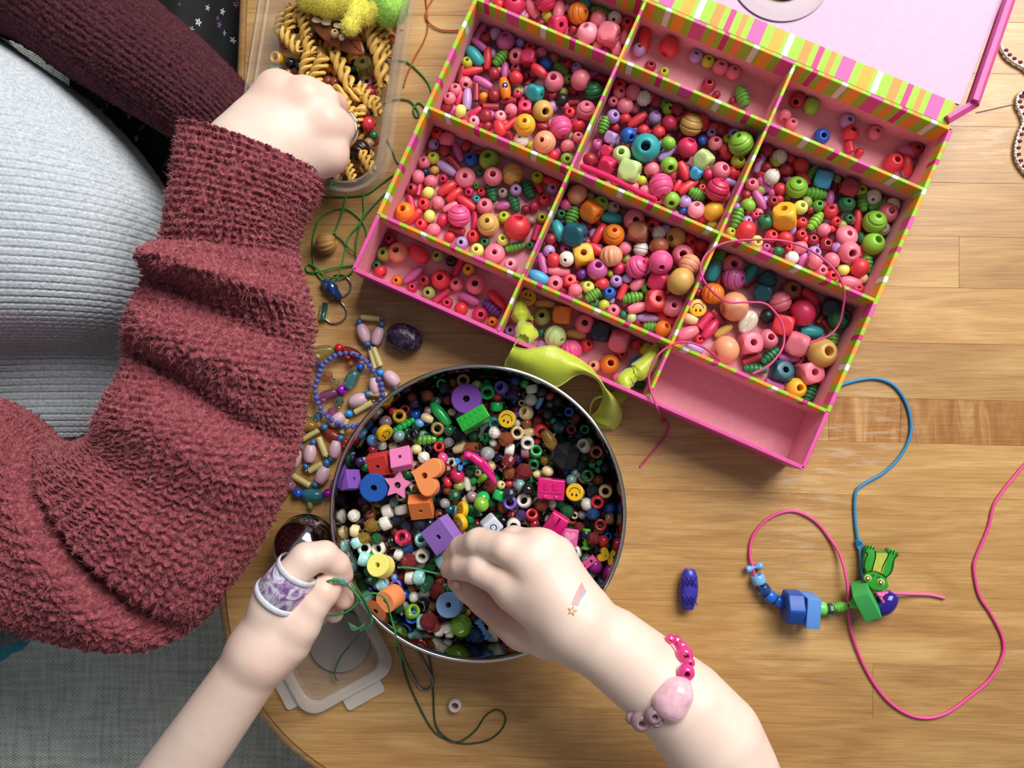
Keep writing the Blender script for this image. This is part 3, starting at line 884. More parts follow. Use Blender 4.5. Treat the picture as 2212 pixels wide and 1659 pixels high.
C = 'third-row left compartment'
bx('''r RD 757 205 115 755 185;s P 900 250 145;r LV 752 350 105 790 355;s DR 855 400 115;s DR 1078 315 105;t DR 665 350 130 60 100;t DR 1240 345 140 60 5;o MV 975 420 180 75 65
r LG 748 475 112 745 460;r P 627 497 112 615 482;t DR 940 525 150 70 50;r BL 1100 490 125 1083 472;r LM 1262 488 180 1250 462;G NA 1475 625 190 70;o LV 870 570 190 85 35;s NA 762 588 85
s NV 675 605 80;s P 560 627 125;d P 1043 655 185 1040 648;r DG 1175 605 70;r P 1300 665 165 1300 660;s P 728 690 120;r CM 840 665 85;r LG 1727 600 115 1725 585;o RD 1865 640 160 85 25
t RD 1705 735 140 65 55;r DR 522 748 112 505 742;t CM 618 750 140 60 100;s LY 703 795 115;o RD 875 755 180 95 -35;o RD 940 815 170 85 -42;r CM 1080 790 90;g DG 1285 775 185 100 80
r GW 1387 795 95;r LV 1507 785 105 1510 785;g DG 1620 760 170 110 65;r LV 1843 755 105 1850 752;g DG 1490 875 170 95 70;r RD 1770 860 108 1768 845;r RD 1195 785 85;r TQ 1145 855 75
t CM 545 885 140 60 75;r RD 660 898 115 655 893;s P 793 885 118;o RD 1055 890 190 85 35;r P 1222 918 145 1218 905;o MV 1390 915 130 75 -10;r OR 443 950 170 425 930;o RD 570 1010 170 85 -40
G HP 985 1005 200 990 925;o P 905 925 140 70 -30;s CM 1675 918 95;s DR 1597 945 80;r LG 1397 1020 110 1397 1005;r RD 1520 1110 235 1535 1020;r LG 1748 1022 95;s LY 715 1010 115
r RD 637 1085 110 628 1080;s CM 835 1045 115;t DR 965 1140 140 70 15;t CM 1130 1050 150 55 92;G NA 1252 1085 195 1245 1065;s P 752 1135 125;s GW 1650 1050 80;s RD 897 1200 100
r RD 1115 1190 115 1110 1182;r LV 1008 1255 115 1003 1255;r DG 1222 1245 90;r LY 1390 1225 115 1388 1215;t CM 1695 1165 140 65 108;g GR 1500 1295 180 85 -15;r DG 1640 1285 80
r LY 1150 1320 120 1140 1315;d P 1313 1352 185 1310 1345;r Pl 1463 1455 125 1455 1450;r GR 1148 730 60;r WH 1815 940 40''', 760, 230, C, 0)
D = 'bottom-row left compartment'
bx('''r DR 310 1200 115 302 1195;r OL 255 1335 135 243 1328;r PE 422 1340 175 410 1325;o RD 618 1355 190 125 40;r OL 805 1345 115 793 1340;r BK 930 1380 95;t CM 988 1450 155 65 -65
r DG 187 1440 90;s RD 265 1515 115''', 760, 230, D, 0)
bx('''r YE 1367 170 205 1358 158;r OR 140 365 180 125 370;o MV 420 270 370 150 -38;r DR 610 360 215 588 365;r CM 400 480 170;r RD 890 345 320 875 320;r P 1155 420 230 1140 405;r P 1485 435 320 1475 425
r OL 680 575 215 662 580;t CM 905 625 300 120 -38;r CM 995 745 185;s RD 1235 845 230;o MV 1375 680 350 160 25;o RD 1850 690 380 170 45;g PU 1755 840 340 180 40;r CM 1555 945 250
r OR 1770 1065 170''', 840, 560, D, 0, 7.9)
bx('''o RD 425 290 195 115 97;r LV 345 455 120 342 437;s RD 640 390 180;r LV 885 470 120 885 450;r LG 1000 510 115 1005 495;r P 1098 600 135 1102 580;r P 1238 600 130 1248 575
r DR 980 785 125 978 770;g GR 1290 885 180 120 70;r LG 575 665 95;r DR 445 610 100;s DR 1055 870 70;s DR 1200 925 60''', 1300, 0, T2, 0)
bx('''r DR 165 840 140 130 880;s LM 270 940 150;s P 15 1060 110;r P 80 1140 110;r LV 628 1020 130 640 1015;r P 885 1125 125 897 1115;r RD 617 1220 140 630 1200;r BL 350 1255 140
r DR 1295 1320 130 1305 1310;o MV 1170 1400 200 100 12;r RD 1015 1490 160 1025 1482;o LV 1125 1565 120 75 80;o RD 1215 1555 185 95 85;t RD 610 1350 90 75 80;s RD 700 1400 80''', 1692, 0, T3, 0)
B2 = 'second-row middle compartment'
bx('''r RD 195 720 120 185 712;s P 318 780 145;r P 165 850 120 178 850;G WH 385 905 135 5;o RD 485 815 190 90 25;r GR 615 885 100 625 870;s DR 730 935 130;s DR 505 945 110;r P 105 935 90
r P 215 975 145 230 920;r LV 105 1070 120 125 1072;o RD 325 1105 190 85 -35;r LV 488 1080 115 500 1045;r LG 613 1005 110 628 1008;o RD 760 1025 190 75 -25;s RD 958 1030 140;o RD 1123 1075 190 90 15
g GR 15 1150 150 100 -70;s CM 620 1130 140;G NA 820 1148 200 842 1073;s RD 215 1090 100;s RD 380 1200 110;s RD 520 1220 125;s MV 935 1165 85;r DR 1100 1190 120 1120 1175;r LV 1240 1185 120 1230 1185
r LV 1010 1220 90;r BL 243 1245 140 275 1285;c LV 83 1265 115 30;r TQ 403 1360 250 383 1378;s LM 605 1335 125;r CM 785 1355 180 815 1300;s BL 920 1295 90;r P 1043 1317 130 1042 1298
r LG 1160 1275 100 1160 1265;G LM 1285 1360 215 1235 1305;r PY 180 1425 165 168 1412;o LV 590 1415 160 80 -40;r DR 1395 1240 100;c CM 45 1390 110 30;c PY 255 1570 205 20;c CM 50 1520 150 30
c PY 935 1470 170 50;o RD 1140 1400 140 100 60;r P 1090 1575 160 1120 1565;r LG 1265 1500 130 1280 1495;r LM 612 1535 150 620 1585;s P 460 1560 140;o RD 750 1570 170 95 65;c SB 860 1600 110 40
r CM 373 1525 75;r RD 1245 1600 125 1275 1575;s CM 640 1610 90''', 1300, 0, B2, 7)
bx('''s DR 570 65 125;G HP 1223 300 210 80;o RD 1470 310 200 85 -35;o RD 1370 310 120 60 -60;g GR 1555 385 150 110 30;G CM 1730 360 205 1760 285;r LM 1320 435 145 1310 490;r LV 1445 455 110 1445 410
r Pl 1550 525 155 1540 480;s YE 1738 555 180;o LV 1870 280 150 80 20;r CM 1185 440 100;s P 965 320 110;s P 1080 350 110;r RD 1600 325 75;s P 1830 410 150;s RD 1610 600 80;s LG 1710 665 90;s CM 1660 200 110
s LG 1045 255 95;s BL 1430 530 70''', 1140, 330, B2, 7)
E_ = 'third-row middle compartment'
bx('''s PE 482 330 180;s OL 590 365 90;r LM 697 410 145 720 385;r GW 795 478 115 820 465;s HP 345 475 115;s P 460 445 110;c OR 588 535 190 45;g GR 410 580 160 120 -70;r DG 305 565 95;o TQ 770 600 180 105 10
r P 1000 565 185 1015 590;r RD 1160 645 125 1145 658;s LV 1300 640 115;o TQ 285 720 190 110 70;c TL 430 755 210 20;s PU 515 660 70;o RD 655 745 190 90 -60;G OR 790 755 190 790 725;c BR 1015 735 190 10
G WH 1200 745 125 20;r NA 1360 780 180 1290 800;r RD 1510 750 120 1540 770;r RD 1635 850 125 1640 795;s DR 200 795 110;r LV 197 905 110 215 945;r MV 345 885 90;c YE 510 940 195 510 930
o RD 630 890 150 90 40;m PE 762 955 195 85;s P 890 880 125;G WH 1040 885 135 100;s BR 1200 865 170;r P 1420 950 190 1410 955;r RD 1510 890 120 1550 890;o MV 128 1015 190 80 75;s RD 240 990 130
G WH 352 985 135 332 1010;G HP 1003 1050 200 1070 1020;G HP 1203 1030 210 1200 1100;G PE 1485 1065 190 120;r MV 640 1070 185 645 1035;s CM 838 1065 115;o P 285 1090 190 90 5;s PU 495 1115 100
o SB 90 1140 180 110 25;r P 250 1200 140 253 1212;c RD 388 1180 120 388 1172;r LY 555 1235 112 553 1215;s RD 680 1205 125;r LV 812 1180 110 812 1170;s LV 915 1155 95;o P 1005 1210 140 100 -40
r GR 1097 1250 105 1105 1245;c CM 1195 1180 180 30;s NA 1405 1220 245;s P 435 1265 120;r BL 748 1290 115 745 1275;t RD 870 1280 140 70 -68;g GR 595 1320 140 95 -35;g GR 965 1335 175 110 -10
c RD 1165 1370 195 1185 1355;r DG 608 1375 95;s LG 700 1400 100;r P 785 1450 115 783 1448;o P 1005 1430 170 90 -15;d P 1333 1430 190 1345 1430;s DG 880 1490 80;s PY 955 1510 95;o LV 1100 1518 190 75 5
d RD 1290 1515 170;g GR 1140 1600 140 90 5;r OR 1258 1625 145 1295 1600;s LG 755 1110 70;s RD 1090 1000 90;s DR 1600 960 100''', 1140, 330, E_, 6)
F_ = 'second-row right compartment'
bx('''G WH 562 255 135 612 245;s DR 425 245 120;r LG 495 370 118 497 360;o LV 348 395 180 75 -65;s RD 660 285 95;s RD 752 345 145;t RD 630 380 150 65 45;g GR 850 410 175 85 -55;s DR 980 405 110
s OL 1088 465 85;s DR 588 460 125;s DR 400 440 100;G WH 443 530 140 40;o RD 740 515 185 90 60;c SB 930 540 170 20;r DG 1205 505 70;r LG 1310 562 112 1310 555;r P 275 590 115;o MV 385 590 150 80 50
s RD 533 635 120;G LM 675 620 190 670 588;t DR 1040 590 140 60 -75;c DR 1165 625 170 30;G WH 1407 660 135 1385 700;r DR 1545 650 105;G WH 1658 725 135 70;g GR 855 675 180 115 10;g GR 1290 740 180 100 85
g GR 1435 775 185 95 -20;s LM 237 785 130;o MV 345 735 190 85 60;r DR 460 755 105;o MV 988 715 130 80 100;s OL 770 755 110;r GR 880 785 110 883 775;G DG 1140 770 145 1140 755;r P 1575 870 175 1582 868
c YE 575 885 220 540 815;r LY 708 810 125 715 800;g GR 135 900 180 110 -70;r CM 300 875 75;r DG 398 935 135 380 880;s RD 220 1010 175;r RD 993 840 125 985 805;r DG 1163 905 90;o RD 1245 930 190 75 88
G LM 1400 935 200 1402 895;r RD 730 940 100 735 925;r RD 1040 930 95;g LM 855 930 185 100 -50;r LG 80 1030 95;s P 930 1010 125;G GW 1535 1025 125 1530 1020;d P 1140 1065 195 1155 1042
g DG 1275 1085 100 80 80;r RD 452 1065 120 465 1052;s RD 580 1085 130;r RD 728 1052 95;r DR 833 1100 105 830 1085;r DR 953 1140 120 958 1135;r LM 1422 1150 195 1445 1120;r LY 315 1115 110;r MV 408 1165 75
s DG 510 1205 95;r RD 612 1170 80;s P 718 1170 125;r LV 845 1220 120 862 1210;G WH 640 1265 120 30;r P 1165 1215 190 1170 1245;t RD 1300 1215 130 75 60;o MV 740 1280 120 80 -70;s P 830 1300 140
s P 1003 1290 145;s LY 1112 1375 110;s RD 1262 1355 170;g GR 1405 1340 180 100 90;r P 910 1380 115 912 1385;r RD 1010 1430 110;o P 1180 1490 170 110 10;s CR 1352 1480 95;r RD 1295 1570 110
o LV 1060 1160 110 80 -60;s DR 220 690 90;s CM 520 730 90''', 1560, 260, F_, 4)
H_ = 'third-row right compartment'
bx('''g GR 740 235 150 120 -60;g GR 780 130 90 100 -60;r P 885 255 185 887 255;o TQ 685 370 185 120 -70;o TQ 1040 330 190 105 -50;G MV 868 430 205 938 455;G TL 1205 390 170 70;t DR 1025 465 130 60 -40
t DR 745 420 150 80 -70;m OR 680 570 195 100;c TL 1145 555 170 20;r BR 1420 490 175 1430 480;o RD 1600 535 190 105 40;t DR 1490 600 150 60 -20;G P 1300 645 190 70;s PE 878 690 255;s CM 1505 745 235
t DR 1620 680 120 80 60;c NV 1790 630 160 20;G DG 1880 820 190 1930 815;o CR 475 805 120 95 20;t CM 605 825 160 80 -50;t DR 720 785 150 70 45;o CM 655 900 200 95 -50;s BK 1175 780 130
c RD 1325 865 200 15;o TQ 1580 920 190 110 5;t DR 1680 790 130 60 -50;t DR 1725 870 130 60 50;o P 445 935 190 110 -20;r RD 558 990 85;o NA 775 915 170 80 -35;s PE 800 1085 240;c P 1020 1030 205 1035 1025
r P 1190 985 170 1198 975;c P 1455 1035 205 25;g GR 1850 1020 170 100 95;o LV 515 1070 150 75 25;t DR 1030 1175 160 75 -25;g DG 1205 1145 185 95 -40;g DG 1065 1265 200 90 5;o MV 1380 1160 175 90 0
t DR 1480 1205 130 65 -50;r NA 1695 1130 255 1725 1120;c TL 1310 1290 190 1330 1270;c P 1570 1300 215 1590 1295;t CM 1700 1345 140 80 -70;r YE 1445 1440 180 1460 1440;g DG 1630 1510 170 115 -70
o MV 1250 1410 180 90 20;t DR 1960 700 150 80 50;s DR 540 560 90''', 1380, 500, H_, 0)
I_ = 'bottom-row middle compartment'
bx('''o NA 590 400 175 80 3;r OL 560 530 155 550 515;c OR 760 480 175 5;r P 955 575 170 955 572;c NV 1115 635 180 10;G PY 678 710 195 745 755;r LV 262 650 115 250 650;s DG 548 675 85;o NA 870 690 175 85 10
c P 1285 715 190 15;r RD 968 790 120 990 780;s RD 1420 785 105;m HP 825 840 190 75;s P 445 680 140;r RD 1290 870 95;r OR 1180 965 170 1183 955;r PE 1030 980 115 1020 975;s LG 1520 830 130;o TQ 1415 970 150 95 -60
s P 1255 1095 110;g DG 1455 1155 130 90 10;c LV 570 790 90 20''', 1040, 560, I_, 0)
settle(BOXB, 2.0)
# keep every bead between its walls
UL = [T / 2, uc1 - .0011, uc1 + .0011, uc2 - .0011, uc2 + .0011, BL - T / 2]; VL = [T / 2, vr34 - .0012, vr34 + .0012, vr23 - .0012, vr23 + .0012, vr12 - .0012, vr12 + .0012, BW - T / 2]
CELL = {T1: (0, 3), T2: (1, 3), T3: (2, 3), A: (0, 2), B2: (1, 2), F_: (2, 2), C: (0, 1), E_: (1, 1), H_: (2, 1), D: (0, 0), I_: (1, 0)}
for e in BOXB:
    ci, ri = CELL[e['place']]
    u, v = buv(np.array([e['xy'][0] * 1e-3, e['xy'][1] * 1e-3, 0])); r = e['rw'] * 1e-3
    ru = rv = r
    if 'L' in e:
        k = (CAMH * 1e3 - e['z']) / FPX * 1e-3; a = math.radians(e['ang']); d = np.array([math.cos(a), -math.sin(a), 0]); h = max(e['L'] * k / 2 - r, 0)
        ru = r + h * abs(d @ BU); rv = r + h * abs(d @ BV)
    u2 = min(max(u, UL[2 * ci] + ru), UL[2 * ci + 1] - ru); v2 = min(max(v, VL[2 * ri] + rv), VL[2 * ri + 1] - rv)
    e['xy'] = bw(u2, v2, 0)[:2] * 1e3
emit(BOXB)
# beads buried under the others in the full compartments
def cell_spots(pl, n, z0):
    ci, ri = CELL[pl]; out = []
    for _ in range(n * 30):
        u = rng.uniform(UL[2 * ci] + .006, UL[2 * ci + 1] - .006); v = rng.uniform(VL[2 * ri] + .006, VL[2 * ri + 1] - .006)
        p = bw(u, v, 0)
        if all((p[0] - q[0]) ** 2 + (p[1] - q[1]) ** 2 > .0072 ** 2 for q in out): out.append((p[0], p[1], z0 * 1e-3))
        if len(out) >= n: break
    return out
sp = []
for pl, n in ((T1, 34), (A, 50), (B2, 84), (E_, 80), (F_, 60)): sp += cell_spots(pl, n, 7.4)
filler('buried_beads', 0, sp, ['DR', 'CM', 'RD', 'P', 'DR', 'MV', 'LV', 'DR', 'OL'], ['r', 'r', 'o'], 'dark red and pink beads half hidden beneath the beads in the full box compartments', (6.5, 8.8))
# ---------------------------------------------------------------- steel bowl of plastic beads
RZ = 58.0
BC0 = P(1031, 1107.5, RZ); BR_ = mm(317, RZ)
bowl = thing('bowl', (BC0[0], BC0[1], 0), 'round polished steel bowl full of mixed plastic beads', 'bowl')
h = RZ * 1e-3
prof = [(0.0, 0.0004), (BR_ - .012, 0.0004), (BR_ - .004, 0.003), (BR_ - 0.0008, 0.012), (BR_ - 0.0004, h - .002), (BR_ + .0006, h - .0012), (BR_ + .0010, h - .0002), (BR_ + .0004, h + .0004), (BR_ - .0006, h + .0002),
        (BR_ - .0014, h - .002), (BR_ - .0018, h - .006), (BR_ - .0019, 0.013), (BR_ - .006, 0.004), (BR_ - .013, 0.0014), (0.0, 0.0014)]
V, F = lathe(prof, 128)
part('shell', mesh('shell', V + [BC0[0], BC0[1], 0], F, sharp=60), metal('a9a6a2', 0.09), bowl)
V, F = tube([(BC0[0] + (BR_ - .0003) * math.cos(a), BC0[1] + (BR_ - .0003) * math.sin(a), h) for a in np.linspace(0, 2 * np.pi, 128, endpoint=False)], 0.0009, 8, True)
part('rolled_rim', mesh('rolled_rim', V, F), metal('d6d6d6', 0.16), bowl)
GBW = 'plastic beads in the steel bowl'
Z5 = 5.53
BOWLB = []
SB_ = 'steel bowl'
SZ = 1.16
def bw5(text, x0, y0, base=17): BOWLB.extend(parse(text, x0, y0, Z5, SB_, base, GBW, True))
bw5('''p GN 1395 235 115;p TN 1660 205 140 1665 210;p GN 1945 360 170 1960 400;p VI 2125 320 140 2090 300;s RD 2070 425 110;P GN 2060 545 140 90;p YE 900 660 150 905 640;s RD 805 580 100;s PP 725 720 145
g GN 955 770 260 90 -30;o GN 1395 635 290 120 50;o CR 1235 680 130 95 25;s CR 1525 610 90;s LB 1140 740 105;p TN 1355 810 145 1365 800;g GR 1200 940 250 110 -3;s LB 580 950 130;s GT 900 895 135
s CR 1100 1055 120;p RD 1380 1030 120 1370 1005;o CR 1630 1040 160 100 -20;f WH 2040 850 140;s WH 2020 975 95;p TQ 2030 740 130 2040 760;s LB 475 1185 75;f WH 1195 1150 135;s HP 1418 1160 125
s CM 1595 1365 165;f xG 1750 1310 120;s RD 1480 1450 115;s OL 1610 1490 125;o WH 1710 1465 150 80 80;s GN 1785 1430 85;g LM 1890 1400 130 80 -40;r CR 1835 1335 80 1838 1320;f xR 1985 1500 150
s GN 1895 1640 160;f xN 1620 890 150;f xO 1740 1030 120;s xW 1960 1100 150;f xB 600 830 110;f xO 1480 470 100;s xR 1050 430 100;s xO 1235 410 130;s xY 1540 260 90;s DG 1500 830 130;s xG 1300 460 70
p BK 1240 1060 100;f xN 1440 320 120;s CR 1820 290 110;s xV 2190 330 90;f xR 1470 1290 130;s PP 1240 600 90;p BK 1080 880 130;s xV 360 1180 110;s DR 580 1060 110;f xW 1490 970 110''', 700, 780)
bw5('''p CR 755 620 150 700 590;p CR 640 860 150 655 850;o CR 790 850 140 95 0;p RD 930 830 140 950 860;p WH 770 975 145 775 1000;P WH 555 1060 140 10;P xP 745 1090 120 0;p GN 870 1080 140 880 1050
p DG 845 1230 120 840 1250;f xR 545 1185 150;p WH 1440 1010 145 1400 975;p BR 1590 1080 140 1590 1090;p DG 1485 1370 140 1495 1365;s GT 1290 1420 130;p CR 1695 1540 145 1692 1542;p BL 1270 610 105
p DG 1495 780 105;p DR 1290 820 110;f TL 1140 790 140;o LB 915 490 150 65 -65;s WH 810 465 140;p CR 705 500 75;s CR 1010 1310 130;o CR 890 1355 95 80 0;s BK 770 1530 130;r CR 455 1480 95 480 1470
f xR 730 1320 190;s RD 555 1470 90;s GT 680 1480 120;f xO 560 1340 140;o xY 1030 940 230 130 60;s xY 980 1190 110;s VI 640 640 80;s DR 1060 390 100;s xN 1150 460 110;P WH 835 310 130 80;f xV 600 400 120
s GN 750 250 100;s xB 620 240 110;s WH 650 740 85;f xN 1400 1250 120;s RD 890 960 80;p xG 1690 1110 110;s GN 1080 720 80;f xO 520 930 170;s xW 300 1100 150;s DG 490 860 70;s DG 1040 520 80;f xR 1370 660 100
f xN 1380 900 120;s BK 940 380 120;s xO 1620 1420 120;f xN 1720 1270 110;s xB 1540 1640 110;s GT 1330 1330 80;s LB 1010 1260 70;f xR 890 720 110;s BR 760 740 120;s BK 1010 640 130;f xG 1450 1150 90;s xW 1360 1360 75''', 1000, 780)
bw5('''f WH 340 630 140;P CR 335 815 130 10;P WH 760 580 150 -20;P WH 920 560 140 80;P WH 740 715 150 -25;p BK 455 765 140 450 750;s GT 835 465 110;p CR 915 400 100;f xY 570 740 150;f xY 490 890 140
P MT 350 960 140 60;p WH 485 1015 150 510 1005;p WH 655 1020 150 640 1015;f xG 640 900 130;p CM 955 880 165 930 850;p MT 1165 925 150 1170 880;f xB 1000 1030 130;P WH 890 1095 130 20;p WH 1190 1090 150 1190 1110
f xR 1025 1165 190;P MT 1400 1190 140 -30;P MT 410 1170 150 15;P MT 310 1210 140 10;s GN 555 1135 130;f xG 490 1320 130;P MT 1150 1350 150 5;P WH 1035 1360 140 5;s LB 840 1370 80;p VI 575 1490 140 640 1480
P MT 695 1440 150 -30;p VI 870 1450 130;f xR 945 1370 110;s xY 1050 1500 110;s BL 965 1570 110;s TL 1500 555 110;s PP 1775 405 130;g DG 1775 560 180 130 30;s GN 1745 670 105;P GN 2105 390 150 -70
f xG 1780 800 140;f xG 1560 380 130;f xN 1150 720 130;s BK 805 940 130;f xN 860 690 120;s xW 1450 480 110;s RD 1130 690 90;f xG 400 1380 110;P WH 250 970 130 70;s WH 200 640 120;P CR 230 830 120 80
f xG 500 1440 120;s MT 580 1380 90;f xG 1990 480 110;f xO 1470 330 90;f xN 980 760 130;f xG 1240 1420 130;o WH 1150 1230 120 70 -15;f xN 1260 1090 110;f xG 1260 1250 120;s CR 1700 450 100''', 700, 1000)
bw5('''s LM 235 460 165;p VI 560 460 150 565 455;p WH 735 440 155 715 415;p WH 605 535 95 615 535;s GT 680 260 130;s BK 770 305 140;s BR 940 490 160;p RD 820 620 135 820 580;p WH 610 720 150 610 740
s DR 850 730 120;f xG 1240 570 150;p RD 1590 450 140 1585 460;s WH 1480 490 140;s BL 1820 540 130;P TN 1815 670 125 0;f xB 1540 590 140;p CR 1335 625 80;p RD 1640 745 135 1640 725
f xR 1545 880 140;s RD 1675 935 130;p BL 1803 895 85;p WH 1335 1070 150 1300 1055;s FU 1640 1255 180;s GT 1515 1320 120;s TQ 1565 1450 130;s TN 1610 1345 110;f xN 560 350 130;f xR 590 620 110
f xV 690 620 130;s BK 1100 650 120;f xR 1390 770 120;s xW 1420 620 100;f xN 1550 330 130;f xG 1400 480 90;f xN 1480 720 90;s xB 1640 1500 130;f xR 1750 290 110;f xN 1690 600 110;s NV 1460 840 110
f xV 1410 870 100;s DG 1780 1010 80;f xN 1590 1040 90;s FU 1720 1190 100;s PU 1430 1330 130;s BK 480 690 110;f xO 480 540 120;s WH 1060 490 100;f xG 1170 500 110''', 1000, 1000)
bw5('''P xG 1005 450 130 60;p BK 960 680 140 930 700;p LM 860 740 150 910 700;s xW 730 720 130;p BL 795 890 150 793 890;p BL 730 1005 150 735 1008;P MT 920 975 160 0;P MT 870 1080 150 10;P WH 1030 1015 110 80
P WH 1140 1035 140 85;P WH 1240 960 140 80;P WH 1260 1095 130 0;P WH 1100 1150 130 0;P WH 1005 1110 120 80;s LM 1415 945 240;f xG 1395 1150 110;f xV 1510 1125 100;f xB 1605 1145 160;P WH 1810 1175 155 0
f xR 1130 530 170;f xR 1060 850 200;s OR 1490 790 80;p WH 1390 560 130 1385 560;f xG 630 810 100;f xG 545 880 130;o WH 980 570 150 90 -15;f xN 640 900 100;f xR 1190 850 110;f xY 1060 720 110;s BK 930 860 110
s DG 1270 500 110;s FU 1930 1170 110;f xN 1560 870 100;s xG 1440 750 90;s WH 860 600 120;s xN 400 650 120;f xO 1120 930 140''', 740, 1180)
# several centimetres of beads fill the bowl below the ones on top
settle(BOWLB, 2.0)
for e in BOWLB:
    d = np.array([e['xy'][0] * 1e-3 - BC0[0], e['xy'][1] * 1e-3 - BC0[1]]); l = np.linalg.norm(d); mx_ = BR_ - .0024 - e['rw'] * 1e-3 * 1.02
    if l > mx_: e['xy'] = (np.array([BC0[0], BC0[1]]) + d * mx_ / l) * 1e3
emit(BOWLB)
def disc_spots(n, z, sep=.0078, ins=.0095):
    out = []
    for _ in range(n * 25):
        a = rng.uniform(0, 2 * math.pi); r = (BR_ - ins) * math.sqrt(rng.random()); p = (BC0[0] + r * math.cos(a), BC0[1] + r * math.sin(a), z + rng.uniform(-.0012, .0012))
        if all((p[0] - q[0]) ** 2 + (p[1] - q[1]) ** 2 > sep ** 2 for q in out): out.append(p)
        if len(out) >= n: break
    return out
sp = disc_spots(300, .0086, .0078, .0125) + disc_spots(340, .0170, .0068)
filler('loose_beads', 0, sp, ['xR', 'xG', 'WH', 'xN', 'BK', 'xY', 'DG', 'NV', 'CR', 'xO', 'xV', 'BL', 'DR', 'GN', 'GT', 'BR'], ['p', 'p', 'r'], 'mixed dark and clear beads buried beneath the top ones in the steel bowl', (7, 9), True)
# ---------------------------------------------------------------- foam pieces and odd beads in the bowl
def bpx(x, y, x0, y0): return x0 + x / Z5, y0 + y / Z5
def ring_outline(n=32): return [(math.cos(a) * .5, math.sin(a) * .5) for a in np.linspace(0, 2 * np.pi, n, endpoint=False)]
def star_outline(inner=.46):
    return [((.5 if i % 2 == 0 else .5 * inner) * math.cos(math.pi / 2 + i * math.pi / 5), (.5 if i % 2 == 0 else .5 * inner) * math.sin(math.pi / 2 + i * math.pi / 5)) for i in range(10)]
def heart_outline(n=40):
    o = []
    for a in np.linspace(0, 2 * np.pi, n, endpoint=False):
        x = 16 * math.sin(a) ** 3; y = 13 * math.cos(a) - 5 * math.cos(2 * a) - 2 * math.cos(3 * a) - math.cos(4 * a)
        o.append((x / 33, (y + 2) / 33))
    return o[::-1]
def round_poly(o, r=0.12, n=4):
    """round the corners of an outline"""
    o = [np.array(p, float) for p in o]; out = []
    for i, p in enumerate(o):
        a, b = o[i - 1], o[(i + 1) % len(o)]
        da, db = a - p, b - p; k = min(r, np.linalg.norm(da) * .45, np.linalg.norm(db) * .45)
        pa, pb = p + da / np.linalg.norm(da) * k, p + db / np.linalg.norm(db) * k
        for t in np.linspace(0, 1, n + 1): out.append(tuple((1 - t) ** 2 * pa + 2 * t * (1 - t) * p + t * t * pb))
    return out
SQ = [(-.5, -.5), (.5, -.5), (.5, .5), (-.5, .5)]
def holed(outline, th, hole, bev=0.03):
    """slab with a threading hole sunk through it: outline unit size, axis z, centred"""
    o = np.array(outline); n = len(o)
    area2 = np.sum(o[:, 0] * np.roll(o[:, 1], -1) - o[:, 1] * np.roll(o[:, 0], -1))
    if area2 < 0: o = o[::-1]
    ang = np.arctan2(o[:, 1], o[:, 0]); hc = np.stack([np.cos(ang), np.sin(ang)], 1) * hole
    sh = o * (1 - 2 * bev)
    R = [(hc, -th / 2), (sh, -th / 2), (o, -th / 2 + bev), (o, th / 2 - bev), (sh, th / 2), (hc, th / 2)]
    V = np.concatenate([np.column_stack([r, np.full(n, z)]) for r, z in R])
    return mesh('foam', V, grid_faces(6, n, True, True)[:, ::-1], sharp=35)
def foam(col, rough=0.75): return paint(col, rough, 0.06)
FO = 'foam shapes in the steel bowl'
def odd(name, me, mat, px, py, z, size, axis=(0, 0, 1), spin=0, label='', cat='bead', group=None, parent=None):
    s = size * (CAMH - z * 1e-3) / FPX
    o = link(name, me, mat, parent, P(px, py, z), zto(axis) @ Quaternion((0, 0, 1), math.radians(spin)), (s, s, s))
    if label: tag(o, label, cat, group)
    return o
fdisc, fsq = holed(ring_outline(40), .42, .11), holed(round_poly(SQ, .03, 2), .62, .11)
odd('foam_disc', fdisc, foam('6b3596'), *bpx(1705, 455, 700, 780), 33, 66, (0, .06, 1), 0, 'purple foam disc with a centre hole near the top of the bowl', 'foam shape', FO)
odd('foam_disc', holed(ring_outline(40),   .5, .115), foam('0a4fa6'), *bpx(605, 1500, 700, 780), 33, 62, (.05, -.1, 1), 0, 'royal blue foam disc at the left of the bowl', 'foam shape', FO)
odd('foam_disc', holed(ring_outline(40), .55, .115), foam('8fb9ec'), *bpx(1280, 700, 740, 1180), 36, 54, (-.12, .22, 1), 0, 'light blue foam disc beside the child\'s thumb in the bowl', 'foam shape', FO)
odd('foam_disc', holed(ring_outline(40), .75, .115), foam('eee778'), *bpx(680, 1230, 700, 1000), 35, 50, (-.28, .30, 1), 0, 'thick pale yellow foam disc in the lower left of the bowl', 'foam shape', FO)
odd('foam_disc', holed(ring_outline(40), .8, .115), foam('f2905a'), *bpx(575, 620, 740, 1180), 35, 50, (-.55, -.25, 1), 0, 'thick orange foam disc at the lower left of the bowl', 'foam shape', FO)
odd('foam_star', holed(round_poly(star_outline(.52), .04, 2), .3, .11), foam('dd7bab'), *bpx(885, 1480, 700, 780), 36, 66, (0, .04, 1), -8, 'pink foam star with a round hole in the bowl', 'foam shape', FO)
odd('foam_heart', holed([(x * 1.02, y * .9) for x, y in heart_outline()], .36, .08), foam('ee8f52'), *bpx(1225, 1370, 700, 780), 40, 86, (-.2, .1, 1), -105, 'orange foam heart tipped on its side in the bowl', 'foam shape', FO)
odd('foam_block', fsq, foam('c4302c'), *bpx(660, 1230, 700, 780), 34, 46, (-.1, -.35, 1), 12, 'red foam block beside the pink foam block in the bowl', 'foam shape', FO)
odd('foam_block', fsq, foam('dd76b0'), *bpx(925, 1170, 700, 780), 38, 45, (-.15, .5, 1), 12, 'pink foam block beside the red foam block in the bowl', 'foam shape', FO)
